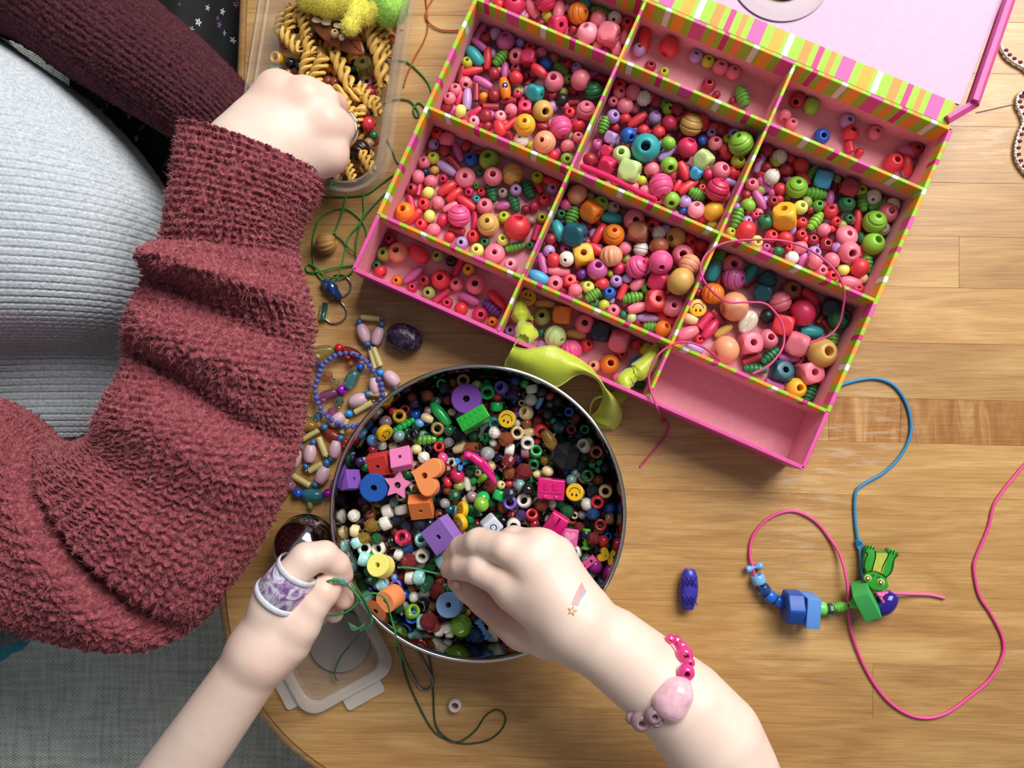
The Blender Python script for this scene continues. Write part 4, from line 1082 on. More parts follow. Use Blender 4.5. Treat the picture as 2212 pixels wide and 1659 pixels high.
odd('foam_block', fsq, foam('7b49ad'), *bpx(310, 1420, 700, 780), 35, 42, (.9, .25, .5), 4, 'violet foam block standing on edge against the bowl wall', 'foam shape', FO)
odd('foam_block', fsq, foam('ec8140'), *bpx(1160, 520, 700, 1000), 33, 49, (.05, -.75, 1), 6, 'orange foam block under the orange foam heart', 'foam shape', FO)
odd('foam_block', fsq, foam('8f64bd'), *bpx(1410, 860, 700, 1000), 40, 62, (-.35, -.12, 1), 38, 'large violet foam cube set corner up by the child\'s fingers', 'foam shape', FO)
# embossed green brick bead
bk = thing('brick_bead', P(*bpx(1815, 720, 700, 780), 33), 'green brick bead with embossed marks beside the purple foam disc', 'bead')
k = (CAMH - .033) / FPX; bq = Quaternion((0, 0, 1), math.radians(30)) @ Quaternion((1, 0, 0), math.radians(-18))
o = link('body', mesh('body', *prism(round_poly([(-.5, -.25), (.5, -.25), (.5, .25), (-.5, .25)], .03, 2), .5, .02, 2), sharp=40), paint('2aa03a', .25), bk, (0, 0, 0), bq, (66 * k,) * 3)
em = merge([box_vf((i - 2) * .17, j, .503, .1, .11, .03) for i in range(5) for j in (-.12, .12)])
link('embossing', mesh('embossing', *em, smooth=False), paint('2aa03a', .25), bk, (0, 0, 0), bq, (66 * k,) * 3)

# smiley beads: yellow discs with printed faces
def smile_parts(wavy=False):
    e = []
    for s in (-1, 1):
        e.append(lathe([(0, .004), (.055, .004), (.055, -.004), (0, -.004)], 14))
        e[-1] = (e[-1][0] * [1, 1.5, 1] + [s * .12, .15, 0], e[-1][1])
    if wavy: pth = [(x, -.14 + .055 * math.sin(x * 26), 0) for x in np.linspace(-.26, .26, 30)]
    else: pth = [(.3 * math.cos(a), .06 + .3 * math.sin(a), 0) for a in np.linspace(math.pi * 1.02, math.pi * 1.98, 24)]
    V, F = tube(pth, .022, 6, False, False)
    return merge(e), (V * [1, 1, .25], F)
disc_v = prism([(math.cos(a) * .5, math.sin(a) * .5) for a in np.linspace(0, 2 * np.pi, 36, endpoint=False)], .36, .07, 4)
sm_body = mesh('disc', disc_v[0] - [0, 0, .36], disc_v[1], sharp=50)
sm_a, sm_b = smile_parts(); sm_c = smile_parts(True)[1]
me_eyes, me_mouth, me_wavy = mesh('eyes', *sm_a), mesh('mouth', *sm_b), mesh('mouth', *sm_c)
def smiley(px, py, z, d, axis, spin, label, wavy=False, dark=False):
    t = thing('smiley_bead', P(px, py, z), label, 'bead', 'yellow smiley beads')
    s = d * (CAMH - z * 1e-3) / FPX; q = zto(axis) @ Quaternion((0, 0, 1), math.radians(spin))
    link('disc', sm_body, paint('e2b21c', .25), t, (0, 0, 0), q, (s,) * 3)
    ax = q @ Vector((0, 0, 1)) * s * .003
    link('eyes', me_eyes, paint('151310', .4), t, ax, q, (s,) * 3)
    link('mouth', me_wavy if wavy else me_mouth, paint('151310', .4), t, ax, q, (s,) * 3)
smiley(*bpx(525, 690, 1000, 780), 34, 39, (-.1, .1, 1), 160, 'yellow smiley bead beside the green brick bead in the bowl')
smiley(*bpx(1335, 1565, 1000, 780), 34, 39, (-.15, .2, 1), 172, 'yellow smiley bead beside the hot pink bus bead in the bowl')
smiley(*bpx(740, 880, 700, 780), 33, 38, (.55, -.5, .45), 130, 'yellow smiley bead tipped sideways near the bowl\'s upper left wall')
smiley(*bpx(1600, 720, 700, 1000), 38, 38, (-.75, -.25, .6), 130, 'yellow smiley bead behind the large violet foam cube')
smiley(*bpx(1620, 560, 700, 1000), 33, 36, (-.8, .1, .5), 130, 'yellow smiley bead tipped sideways above the violet foam cube')
smiley(1040 + 425 / Z4, 560 + 350 / Z4, 9, 37, (.05, .02, 1), -12, 'yellow disc bead with a wavy worried mouth in the striped box', True)
smiley(1380 + 545 / Z4, 500 + 700 / Z4, 9, 39, (.05, .05, 1), 180, 'upside-down yellow smiley bead in the third-row right compartment')

# hot pink bus bead, hot pink book bead, pink heart-square bead
M_HP = paint('cf1670', .22, .05, .4)
t = thing('bus_bead', P(*bpx(1050, 1525, 1000, 780), 35), 'hot pink bus-shaped bead with raised windows in the bowl', 'bead')
k = (CAMH - .035) / FPX; q = Quaternion((0, 0, 1), math.radians(-4)) @ Quaternion((1, 0, 0), .1)
o = link('body', mesh('body', *prism(round_poly([(-.5, -.36), (.5, -.36), (.5, .38), (-.5, .42)], .05), .4, .04), sharp=45), M_HP, t, (0, 0, -.2 * 58 * k), q, (58 * k,) * 3)
for i, (x, y, w, hh) in enumerate(((-.18, .14, .14, .24), (.17, .14, .2, .22), (0, -.08, .84, .05))):
    link('window' if i < 2 else 'band', mesh('panel', *box_vf(x, y, .4, w, hh, .07), smooth=False), M_HP, t, (0, 0, -.2 * 58 * k), q, (58 * k,) * 3)
for x in (-.2, .2):
    V, F = lathe([(0, .43), (.07, .43), (.085, .4), (.085, .36)], 16); link('wheel', mesh('wheel', V + [x, -.27, 0], F), M_HP, t, (0, 0, -.2 * 58 * k), q, (58 * k,) * 3)
t = thing('book_bead', P(*bpx(1105, 740, 1000, 1000), 38), 'glossy hot pink rectangular bead by the child\'s right hand', 'bead')
q = Quaternion((0, 0, 1), math.radians(58)) @ Quaternion((0, 1, 0), -.25); k = (CAMH - .038) / FPX * 58
link('body', mesh('body', *prism(round_poly([(-.55, -.36), (.5, -.36), (.5, .36), (-.55, .36)], .06), .4, .06), sharp=45), M_HP, t, (0, 0, -.2 * k), q, (k,) * 3)
link('spine_ridge', mesh('spine_ridge', *tube([(-.5, 0, .4), (.44, 0, .4)], .035, 8)), M_HP, t, (0, 0, -.2 * k), q, (k,) * 3)
t = thing('heart_bead', P(*bpx(1270, 880, 1000, 1000), 30), 'pink square bead with a raised heart under the hot pink bead', 'bead')
k = (CAMH - .03) / FPX * 36; q = Quaternion((0, 0, 1), math.radians(-8))
link('body', mesh('body', *prism(round_poly(SQ, .08), .4, .05), sharp=45), paint('dc5f9d', .25), t, (0, 0, 0), q, (k,) * 3)
hv = prism([(x * .7, y * .7) for x, y in heart_outline()], .08, .02); link('heart', mesh('heart', hv[0] + [0, 0, .38], hv[1], sharp=45), paint('e887b4', .2), t, (0, 0, 0), q, (k,) * 3)
# white letter cube
t = thing('letter_bead', P(*bpx(2000, 740, 700, 1000), 40), 'white cube bead printed with a black letter O near the child\'s knuckles', 'bead')
k = (CAMH - .04) / FPX * 36; q = Quaternion((0, 0, 1), math.radians(40)) @ Quaternion((1, 0, 0), .35) @ Quaternion((0, 1, 0), .1)
V, F = prism(round_poly(SQ, .2), 1.0, .16, 4); link('cube', mesh('cube', V - [0, 0, .5], F, sharp=60), paint('ccd3e2', .2, .03), t, (0, 0, 0), q, (k,) * 3)
for rx in (0, 1):
    V, F = tube([(.17 * math.cos(a), .2 * math.sin(a), .5) for a in np.linspace(0, 2 * np.pi, 28, endpoint=False)], .03, 6, True)
    V = V * [1, 1, 1]; V[:, 2] = .5 + (V[:, 2] - .5) * .2
    q2 = q @ (Quaternion((1, 0, 0), -math.pi / 2) if False else Quaternion((0, 1, 0), math.pi / 2)) if rx else q
    link('letter', mesh('letter', V, F), paint('12141c', .4), t, (0, 0, 0), q2, (k,) * 3)
# pink parrot bead
t = thing('parrot_bead', P(*bpx(1910, 1250, 700, 780), 35), 'hot pink parrot-shaped bead in the middle of the bowl', 'bead')
k = (CAMH - .035) / FPX; ch = [('core', [(np.array([-.018, .012, 0]), .0042), (np.array([-.012, .0095, 0]), .0048), (np.array([-.002, .002, 0]), .0052), (np.array([.006, -.008, 0]), .0042), (np.array([.012, -.018, 0]), .0022)]),
       ('finger', [(np.array([-.02, .0105, .001]), .0022), (np.array([-.0225, .007, 0]), .0012)]), ('finger', [(np.array([.001, .003, .003]), .0028), (np.array([.010, -.007, .003]), .0014)])]
V, F = sdf_body(ch, .0006, .0015, .0005); link('bird', mesh('bird', V * .62, F), paint('d81f7c', .25), t, (0, 0, 0))
V, F = lathe([(.0006, .0048), (.0016, .0053), (.0022, .0048)], 14); link('eye', mesh('eye', (V + [-.0165, .0118, 0]) * .62, F), paint('e86aa8', .3), t, (0, 0, 0))
# black faceted pyramid stone
V = np.array([[math.cos(a) * r, math.sin(a) * r, z] for r, z in ((.36, -.2), (.5, 0), (.42, .12)) for a in np.linspace(0, 2 * np.pi, 6, endpoint=False)] + [[0, 0, .3]])
F = [[r * 6 + i, r * 6 + (i + 1) % 6, r * 6 + 6 + (i + 1) % 6, r * 6 + 6 + i] for r in range(2) for i in range(6)] + [[12 + i, 12 + (i + 1) % 6, 18] for i in range(6)] + [list(range(6))[::-1]]
odd('faceted_stone', mesh('faceted_stone', V, F, smooth=False), paint('101217', .22, .05), *bpx(1225, 1130, 1000, 780), 31, 72, (.1, .1, 1), 15, 'large black faceted stone bead at the right of the bowl')
# tri-lobed spacers, bones, bow, heart, two-hole bar, cone
tri = [(0.5 * (1 + .55 * math.cos(3 * a)) / 1.55 * math.cos(a), 0.5 * (1 + .55 * math.cos(3 * a)) / 1.55 * math.sin(a)) for a in np.linspace(0, 2 * np.pi, 48, endpoint=False)]
me_tri = holed(tri, .35, .12, .04)
odd('tri_bead', me_tri, paint('3a8fd0', .2), *bpx(1635, 1225, 700, 780), 30, 33, (.1, .1, 1), 20, 'blue three-lobed spacer bead beside the pink parrot bead')
odd('tri_bead', me_tri, paint('12804f', .2), *bpx(1590, 1250, 1000, 780), 26, 34, (.1, -.1, 1), 50, 'dark green three-lobed spacer bead near the right bowl wall')
odd('tri_bead', me_tri, gem('0f8a4a'), *bpx(330, 810, 1000, 1000), 29, 40, (.1, -.1, 1), 50, 'clear green three-lobed spacer bead beside the letter O cube')
bone = _mk('bone_bead', [(.02, .5), (.2, .5), (.22, .42), (.1, .3), (.18, .2), (.1, .1), (.13, 0), (.1, -.1), (.18, -.2), (.1, -.3), (.22, -.42), (.2, -.5), (.02, -.5)], 16)
odd('bone_bead', bone, paint('4fb52c', .25), *bpx(1470, 910, 1000, 1000), 27, 44, (.05, 1, .05), 0, 'bright green bone-shaped spacer bead right of the child\'s hand')
odd('bone_bead', bone, paint('6fa8ea', .25), *bpx(1680, 990, 740, 1180), 31, 44, (.55, -.85, .1), 0, 'light blue spool bead under the heel of the child\'s hand')
odd('heart_bead', holed([(x * 1.0, y * 1.0) for x, y in heart_outline()], .45, .05, .03), paint('e4b51d', .25), *bpx(1690, 1110, 1000, 1000), 27, 33, (.2, .2, 1), 60, 'yellow heart bead near the right bowl wall')
bar = thing('bar_bead', P(*bpx(1485, 1190, 1000, 1000), 30), 'pink bar bead with two holes right of the child\'s wrist', 'bead')
k = (CAMH - .03) / FPX * 40; q = Quaternion((0, 0, 1), math.radians(36))
link('bar', mesh('bar', *prism(round_poly([(-.5, -.2), (.5, -.2), (.5, .2), (-.5, .2)], .03), .35, .03), sharp=40), paint('d9508f', .4), bar, (0, 0, 0), q, (k,) * 3)
for x in (-.24, .24):
    V, F = lathe([(0, .352), (.075, .352), (.085, .345)], 14); link('hole', mesh('hole', V + [x, 0, 0], F), paint('240812', .8), bar, (0, 0, 0), q, (k,) * 3)

# ---------------------------------------------------------------- odd pieces lying in the box
# cowrie shell
V = []; n1, n2 = 32, 16
for i in range(n1):
    a = 2 * math.pi * i / n1
    for j in range(n2 + 1):
        b = -math.pi / 2 + math.pi * j / n2
        x, y, z = .5 * math.cos(a) * math.cos(b), .36 * math.sin(a) * math.cos(b) * (1 + .12 * math.cos(a)), .26 * math.sin(b)
        if z > 0:
            s_ = y - .02 * math.sin(x * 8)
            z -= .12 * math.exp(-(s_ / .035) ** 2) * (1 if abs(x) < .4 else 0); z *= .75
            z += .012 * math.sin(x * 70) * math.exp(-(s_ / .09) ** 2)
        V.append((x, y, z))
odd('cowrie_shell', mesh('cowrie_shell', V, grid_faces(n1, n2 + 1, True, False)), paint('d8cdb9', .3, .1), 1380 + 1000 / Z4, 500 + 835 / Z4, 9, 54, (.05, -.1, 1), 60, 'cream cowrie shell with a toothed slit in the striped box', 'shell')
# painted orange bead with an eye
t = thing('painted_bead', P(880 + 895 / Z4, 815 / Z4, 12), 'orange oval bead painted with a blue and white eye', 'bead')
k = (CAMH - .012) / FPX; q = zto((math.cos(math.radians(80)), -math.sin(math.radians(80)), 0))
link('oval', SHAPE['o'], paint('e07a22', .3, .1), t, (0, 0, 0), q, (26 * k, 26 * k, 47 * k))
for r_, c_, z_ in ((.0021, '123f8c', .0039), (.0008, 'eef0f4', .0045)):
    V, F = lathe([(0, .0004), (r_, .0002), (r_, -.0004)], 14); link('painted_spot', mesh('painted_spot', V + [.0003, .0008, z_], F), paint(c_, .3), t)
# pink felt sliver along a divider
V, F = tube(catmull(pts([(1252, 357, 30), (1290, 372, 32), (1330, 389, 33), (1380, 415, 32), (1420, 432, 30)]), 6), [.0006] + [.0022] * 11 + [.0018] * 12 + [.0005], 8)
tag(link('felt_strip', mesh('felt_strip', V * [1, 1, 1], F), paint('d42262', .9)), 'thin hot pink felt strip lying along a divider in the box', 'felt strip')
# ---------------------------------------------------------------- clear tub of pasta and beads
TZ = 50.0
t0 = P(827, 430, TZ); te1 = P(893, 0, TZ) - t0; te1 /= np.linalg.norm(te1); te2 = np.array([-te1[1], te1[0], 0])
twid = (P(540, 90, TZ) - t0) @ te2; tlen = 0.21
tub = thing('plastic_tub', t0 + te1 * tlen / 2 + te2 * twid / 2 - [0, 0, TZ * 1e-3], 'clear plastic tub of spiral pasta and beads', 'tub')
def rrect(inset, r, n=10):
    a0, a1, b0, b1 = inset, tlen - inset, inset, twid - inset
    o = []
    for cx, cy, s in ((a1 - r, b0 + r, -math.pi / 2), (a1 - r, b1 - r, 0), (a0 + r, b1 - r, math.pi / 2), (a0 + r, b0 + r, math.pi)):
        o += [(cx + r * math.cos(s + k * math.pi / 2 / n), cy + r * math.sin(s + k * math.pi / 2 / n)) for k in range(n + 1)]
    return o
def trings(lst):
    V = []
    for inset, r, z in lst:
        for a, b_ in rrect(inset, r): p = t0 + te1 * a + te2 * b_; V.append((p[0], p[1], z * 1e-3))
    n = len(rrect(0, .02)); return np.array(V), grid_faces(len(lst), n, False, True)
M_TUB = film('tub_plastic', 'cfcac4', 0.05, 0.08, 0.25)
V, F = trings([(.0085, .022, 48), (.011, .020, 20), (.014, .018, 3), (.020, .014, .6), (.026, .012, .6)])
V = np.concatenate([V, [t0 + te1 * tlen / 2 + te2 * twid / 2 - [0, 0, TZ * 1e-3 - .0006]]])
n = len(rrect(0, .02)); FF = [list(f) for f in F] + [[4 * n + i, 4 * n + (i + 1) % n, len(V) - 1] for i in range(n)]
part('tub_body', mesh('tub_body', V, FF, sharp=50), M_TUB, tub)
M_RIM = film('tub_rim_plastic', 'bdb3a8', 0.16, 0.06, 0.35)
V, F = trings([(.0085, .022, 46), (.0085, .022, 49), (.0070, .023, 50), (.0055, .0245, 49), (.0048, .025, 47.6), (.0038, .026, 47.6), (.0030, .0265, 49), (.0012, .028, 49.6), (0, .029, 48), (0, .029, 43)])
part('rim', mesh('rim', V, F, sharp=50), M_RIM, tub)

def fusilli(turns=2.6, L=1.0, R=.30, th=.075, seg=64):
    """corkscrew pasta: three fins wound about the x axis"""
    VV, FF = [], []
    for k in range(3):
        V = []
        for i in range(seg + 1):
            s = i / seg; a = 2 * math.pi * (turns * s + k / 3)
            w = R * (1 - .25 * (abs(2 * s - 1)) ** 4)
            rad = np.array([0, math.cos(a), math.sin(a)]); tang = np.array([.55, -math.sin(a), math.cos(a)]); tang /= np.linalg.norm(tang)
            c = np.array([(s - .5) * L, 0, 0])
            for r_, o_ in ((.02, 1), (w * .6, 1.0), (w * .95, .8), (w * 1.05, 0), (w * .95, -.8), (w * .6, -1.0), (.02, -1)):
                V.append(c + rad * r_ + np.cross(rad, tang) * o_ * th / 2 + np.array([1, 0, 0]) * o_ * th / 2 * .6)
        VV.append(np.array(V)); FF.append(grid_faces(seg + 1, 7, False, True))
    return merge(list(zip(VV, FF)))
me_fus = [mesh('spiral_pasta', *fusilli(t_, 1, .25, .085)) for t_ in (1.25, 0.95)]
m, nt, out = newmat('dry_pasta')
b = pbsdf(nt, out, Roughness=0.5, Base_Color=lin('dcb45f')); b.inputs['Subsurface Weight'].default_value = 0.25; b.inputs['Subsurface Radius'].default_value = (.004, .003, .001)
M_PASTA = m
K6 = 6.506
PASTA = '''440 260 330 100;590 150 320 110;640 340 320 80;440 570 370 50;690 600 340 70;680 880 370 100;840 980 370 110;1180 990 500 65;1700 880 560 82;1190 1310 460 8;1500 1340 340 60;1650 1490 240 80;1250 1520 320 60
1600 520 390 80;1720 470 390 88;1480 420 260 70;1900 330 260 60;1780 700 230 80;1080 130 270 100;1360 760 330 50;1050 760 330 60;820 1180 330 95;900 640 300 40;1460 130 330 20;300 330 280 100;760 60 320 30;1620 1180 300 95;980 1120 300 20'''
pl = []
for it in PASTA.replace('\n', ';').split(';'):
    x, y, L, a = map(float, it.split()); pl.append((560 + x / K6, y / K6, L / K6, a))
for x, y, L, a in ((1460, 1365, 150, 70), (1600, 1290, 170, 60), (1500, 960, 190, -60), (1440, 870, 190, 60), (1530, 1320, 200, 10), (1580, 1160, 220, 80), (1200, 1300, 300, 20), (1330, 1250, 260, 110), (1100, 900, 300, 40), (900, 800, 300, 70)):
    pl.append((360 + x / 3.687, y / 3.687, L / 3.687, a))
lab_p = sorted(range(len(pl)), key=lambda i: pl[i][1])
under = {19, 20, 21, 22, 23, 24, 25, 26, 27, 32, 33, 34, 35, 36, 37}
shown = 0
for rank, i in enumerate(lab_p):
    x, y, L, a = pl[i]
    z = 13 if i in under else 27 + rng.uniform(-2, 3)
    k = (CAMH - z * 1e-3) / FPX; ar = math.radians(-a)
    q = Quaternion((0, 0, 1), ar) @ Quaternion((0, 1, 0), rng.uniform(-.12, .12)) @ Quaternion((1, 0, 0), rng.uniform(0, 6))
    o = link('spiral_pasta', me_fus[0 if L > 40 else 1], M_PASTA, None, P(x, y, z), q, (L * k * 1.12, max(L, 40) * k * 1.15 if L < 60 else 66 * k, max(L, 40) * k * 1.15 if L < 60 else 66 * k))
    tag(o, 'spiral pasta piece, %s from the photo\'s top edge, in the clear tub' % (ORD[rank] if rank < 30 else 'thirty-' + ORD[rank - 30]), 'pasta', 'spiral pasta in the clear tub')
TUBB = []
def tb(text, x0, y0, k, base): TUBB.extend(parse(text, x0, y0, k, 'clear pasta tub', base, 'beads in the pasta tub', True))
SZ = 1.0
tb('''s DG 1195 105 130;s CM 355 640 130;o NA 470 785 240 120 8;s BK 440 890 160;s BK 560 930 150;o TQ 215 960 150 80 0;o OR 975 960 160 130 10;s BR 1070 1170 190;r LV 1500 1130 190 1530 1175;s DG 1330 960 130
s DG 1270 850 120;s CM 1590 1300 130;s OL 1290 1440 150;s NA 1480 1580 150;s OR 1870 550 140;o NA 880 770 240 160 60;p YE 250 820 190 215 830;s NV 520 420 110;s DG 530 320 90;s CM 770 510 90;s BK 680 30 130
s BK 1820 270 120;s BR 410 1020 110''', 560, 0, K6, 14)
tb('s RD 1610 990 130;m BR 1540 1195 170 30;s NA 1575 895 90;s CR 1360 1410 85;s NV 1290 1390 80;s DG 1650 1080 80;p GN 1330 1480 60', 360, 0, 3.687, 14)
settle(TUBB, 2.0, 20)
emit(TUBB)
for e in TUBB:
    if e['kind'] == 'm': e['obj'].material_slots[0].material = paint('2a1712', .25)
sp = []
for lay, n_ in ((.0095, 130), (.017, 120)):
    for _ in range(n_):
        a, b_ = rng.uniform(.022, tlen - .03), rng.uniform(.022, twid - .022)
        if b_ > twid * .80 and a > tlen * .42: continue
        p = t0 + te1 * a + te2 * b_; sp.append((p[0], p[1], lay + rng.uniform(-.002, .002)))
filler('loose_tub_beads', 0, sp, ['BK', 'NV', 'BR', 'TN', 'NA', 'DR', 'BK', 'OL', 'NA'], ['r', 'o'], 'dark and brown beads buried beneath the pasta in the clear tub', (7, 11))
# pumpkin seeds
V = []; 
for i in range(20):
    a = 2 * math.pi * i / 20
    for j in range(9):
        b_ = -math.pi / 2 + math.pi * j / 8; V.append((.5 * math.cos(a) * math.cos(b_), .29 * math.sin(a) * math.cos(b_) * (1 - .25 * math.cos(a)), .11 * math.sin(b_)))
me_seed = mesh('seed', V, grid_faces(20, 9, True))
SEED = ((810, 285, 10, 'leftmost'), (960, 270, 25, 'uppermost'), (940, 320, 15, 'middle'), (1110, 365, 15, 'rightmost cream'), (1085, 250, 20, 'greyish upper right'))
for x, y, a, w in SEED:
    odd('seed', me_seed, paint('b89f86' if 'grey' in w else 'ddc9a0', .5), 560 + x / K6, y / K6, 36.5, 23, (.1, .1, 1), -a, w + ' flat seed lying on the amber leaf pendant', 'seed', 'seeds on the amber leaf')
odd('knob_bead', SHAPE['r'], paint('b9a06e', .4), 560 + 1060 / K6, 470 / K6, 38, 20, (.3, .2, 1), 0, 'small tan bead on the amber leaf pendant', 'bead')
odd('pearl', SHAPE['r'], paint('dfe3ea', .12), 560 + 1158 / K6, 525 / K6, 38, 14, (1, .2, .3), 0, 'tiny white pearl on the amber leaf pendant', 'bead')
# amber leaf pendant
t = thing('leaf_pendant', P(560 + 1110 / K6, 450 / K6, 31), 'translucent amber leaf pendant on top of the pasta', 'pendant')
nL = 40; ol = []
for i in range(nL):
    a = 2 * math.pi * i / nL; x = math.cos(a); y = math.sin(a)
    ol.append((.5 * x, .21 * y * (1 - .25 * x) * (1 - .15 * abs(x) ** 3)))
k = (CAMH - .033) / FPX * 160
V, F = prism(ol, .07, .03, 4); qL = Quaternion((0, 0, 1), math.radians(-42)) @ Quaternion((1, 0, 0), .08)
link('leaf', mesh('leaf', V, F, sharp=60), gem('d87a3c', .06, .75), t, (0, 0, 0), qL, (k,) * 3)
V, F = merge([tube([(-.45, 0, .072), (0, .01, .076), (.45, 0, .072)], .009, 6, False, False)] + [tube([(x, 0, .074), (x + .12, s * .14, .072)], .006, 6, False, False) for x in (-.25, -.08, .09, .25) for s in (-1, 1)])
link('vein', mesh('vein', V, F), paint('5c2a1c', .4), t, (0, 0, 0), qL, (k,) * 3)
# amber glass bead (clear drum)
odd('amber_bead', _mk('amber_bead', [(.15, .5), (.4, .5), (.48, .42), (.48, -.42), (.4, -.5), (.15, -.5)], 24, 40), gem('8f7a1e', .05, .8), 560 + 1480 / K6, 950 / K6, 28, 40, (-.1, .3, 1), 0, 'clear olive amber glass bead beside the lilac bead in the tub')
# fuzzy toy at the top of the tub
toy = thing('fuzzy_toy', P(800, 20, 20), 'fuzzy yellow and lime toy with stubby legs in the tub', 'toy')
def K(x, y, z): return P(560 + x / K6, y / K6, z)
V, F = sdf_body([('core', [(K(700, -30, 38), .009), (K(1000, 20, 40), .011), (K(1330, -20, 42), .010)]), ('finger', [(K(1330, 0, 42), .0075), (K(1370, 230, 44), .0065), (K(1280, 370, 45), .006)]),
                 ('finger', [(K(1400, -20, 42), .007), (K(1500, 210, 44), .0062), (K(1650, 120, 46), .006)])], .0011, .004, .001)
me = mesh('body', V, F); me_n = np.zeros(len(V) * 3); me.vertices.foreach_get('normal', me_n)
part('body', me, paint('e6dc55', .9), toy)
o = part('fuzz', fuzz_mesh('fuzz', V, me_n.reshape(-1, 3), 9000, .0022, .00009), paint('ece47a', .9), toy); o['kind'] = 'stuff'
V, F = sdf_body([('core', [(K(1700, -20, 40), .012), (K(1830, 90, 42), .0125), (K(1800, 180, 40), .009)])], .0012)
me = mesh('head', V, F); me_n = np.zeros(len(V) * 3); me.vertices.foreach_get('normal', me_n)
part('head', me, paint('9fd35a', .9), toy)
o = part('fuzz', fuzz_mesh('fuzz', V, me_n.reshape(-1, 3), 5000, .002, .00009), paint('b4e070', .9), toy); o['kind'] = 'stuff'
# ---------------------------------------------------------------- small things lying on the table
# amethyst
V, F = sdf_body([('core', [(P(856, 728, 7), .0078), (P(886, 734, 7), .0082)]), ('core', [(P(868, 722, 7.5), .0062), (P(880, 740, 6), .006)])], .0012, .006)
V = V + nrng.normal(0, .00012, V.shape); V[:, 2] = np.maximum(V[:, 2], .0002)
m, nt, out = newmat('amethyst'); b = pbsdf(nt, out, Roughness=0.25)
tc = node(nt, 'ShaderNodeTexCoord'); nz = node(nt, 'ShaderNodeTexNoise', i_Scale=260.0, i_Detail=6.0, i_Roughness=0.7); nt.links.new(tc.outputs['Object'], nz.inputs['Vector'])
rp = ramp(nt, [(.4, lin('1c1420')), (.55, lin('3a2a40')), (.68, lin('6d5a86')), (.78, lin('a893b8'))]); nt.links.new(nz.outputs['Fac'], rp.inputs[0]); nt.links.new(rp.outputs[0], b.inputs['Base Color'])
bp = node(nt, 'ShaderNodeBump', i_Strength=0.5, i_Distance=0.0006); nt.links.new(nz.outputs['Fac'], bp.inputs['Height']); nt.links.new(bp.outputs[0], b.inputs['Normal'])
tag(link('amethyst_stone', mesh('amethyst_stone', V, F), m), 'dark tumbled amethyst stone lying on the table', 'stone')
# carved wooden ball
o = odd('wooden_bead', SHAPE['m'], paint('b9884a', .5, .2), 705, 526, 7.5, 48, (.97, .2, .1), 20, 'carved walnut-like wooden bead among the green cords')
# two finger rings
def wire_ring(px, py, rpx, label, stone):
    z = 1.0
    c = P(px, py, z); R = mm(rpx, z)
    t = thing('finger_ring', (c[0], c[1], 0), label, 'ring')
    V, F = tube([c + np.array([R * math.cos(a), R * .98 * math.sin(a), .0004 * math.sin(a * 2)]) for a in np.linspace(0, 2 * np.pi, 48, endpoint=False)], .0007, 8, True)
    part('band', mesh('band', V, F), metal('c8bda8', .2), t)
    return t, c, R
t, c, R = wire_ring(733, 618, 25, 'silver wire ring with a knobbly dark blue setting', None)
V, F = sdf_body([('core', [(P(702, 612, 4), .003), (P(715, 622, 5), .0042), (P(730, 640, 4), .003)]), ('core', [(P(708, 625, 6), .0025), (P(722, 620, 6), .0025)]), ('core', [(P(720, 634, 7), .0022), (P(712, 612, 7), .002)])], .0007, .0012)
part('setting', mesh('setting', V, F), paint('163a6e', .12, .2, .5), t)
t, c, R = wire_ring(724, 675, 25, 'thin gold ring with a green glass bar', None)
V, F = tube(pts([(703, 655, 3), (700, 672, 3.4), (697, 690, 3)]), .0028, 12); part('glass_bar', mesh('glass_bar', V, F), gem('1d7a70', .1, .7), t)
# dark polished metal ball with a seam
t = thing('metal_ball', P(658, 1170, 0), 'shiny dark metal ball with a seam beside the steel bowl', 'ball')
c = P(657, 1180, 22); R = mm(66, 22)
V, F = lathe([(R * math.sin(a) * (1 - .012 * math.exp(-((a - 1.75) / .03) ** 2)), R * math.cos(a)) for a in np.linspace(0, math.pi, 60)], 56)
o = link('ball', mesh('ball', V[:, :], F[:, ::-1]), metal('b4b3b8', .09), t); o.location = Vector((c[0], c[1], R)) - t.location
V, F = tube([(R * math.cos(a), R * math.sin(a), -.18 * R) for a in np.linspace(0, 2 * np.pi, 56, endpoint=False)], .0006, 6, True)
o = link('seam', mesh('seam', V, F), metal('2a2a2c', .3), t); o.location = Vector((c[0], c[1], R)) - t.location
# lone beads on the table
odd('pony_bead', SHAPE['p'], paint('d9c8c4', .2), 983, 1523, 3, 29, (0, 0, 1), 0, 'lone white pony bead on the bare table below the bowl')
t = thing('carved_bead', P(1487, 1272, 5), 'violet-blue oval bead with cross-hatched carving on the bare table', 'bead')
k = (CAMH - .006) / FPX; q = zto((.06, 1, 0))
link('body', SHAPE['o'], paint('3b35a8', .3, .05), t, (0, 0, .001), q, (40 * k, 32 * k, 84 * k))
for sy in (1, -1):
    pr = []
    for i in range(-1, 2):
        for d in (1, -1):
            x0 = i * .0030; pr.append(tube([(x0 - .0022, sy * .0062 - d * .0035, .0066 if False else .0058), (x0 * .8, sy * .0062, .0072), (x0 + .0022, sy * .0062 + d * .0035, .0058)], .00035, 6, False, False))
    V, F = merge(pr); link('carving', mesh('carving', V, F), paint('241f7c', .4), t)
# big paper clip of wire
V, F = tube(catmull(pts([(862, 1392, 1), (872, 1425, 1), (895, 1468, 1), (908, 1487, 1.2), (925, 1489, 1.2), (935, 1476, 1.2), (930, 1458, 1.2), (905, 1412, 1.2), (893, 1392, 1.5), (880, 1372, 1.2)]), 8), .00095, 8)
tag(link('wire_clip', mesh('wire_clip', V, F), metal('8b8078', .25)), 'bent silver wire clip poking from under the bowl', 'clip')

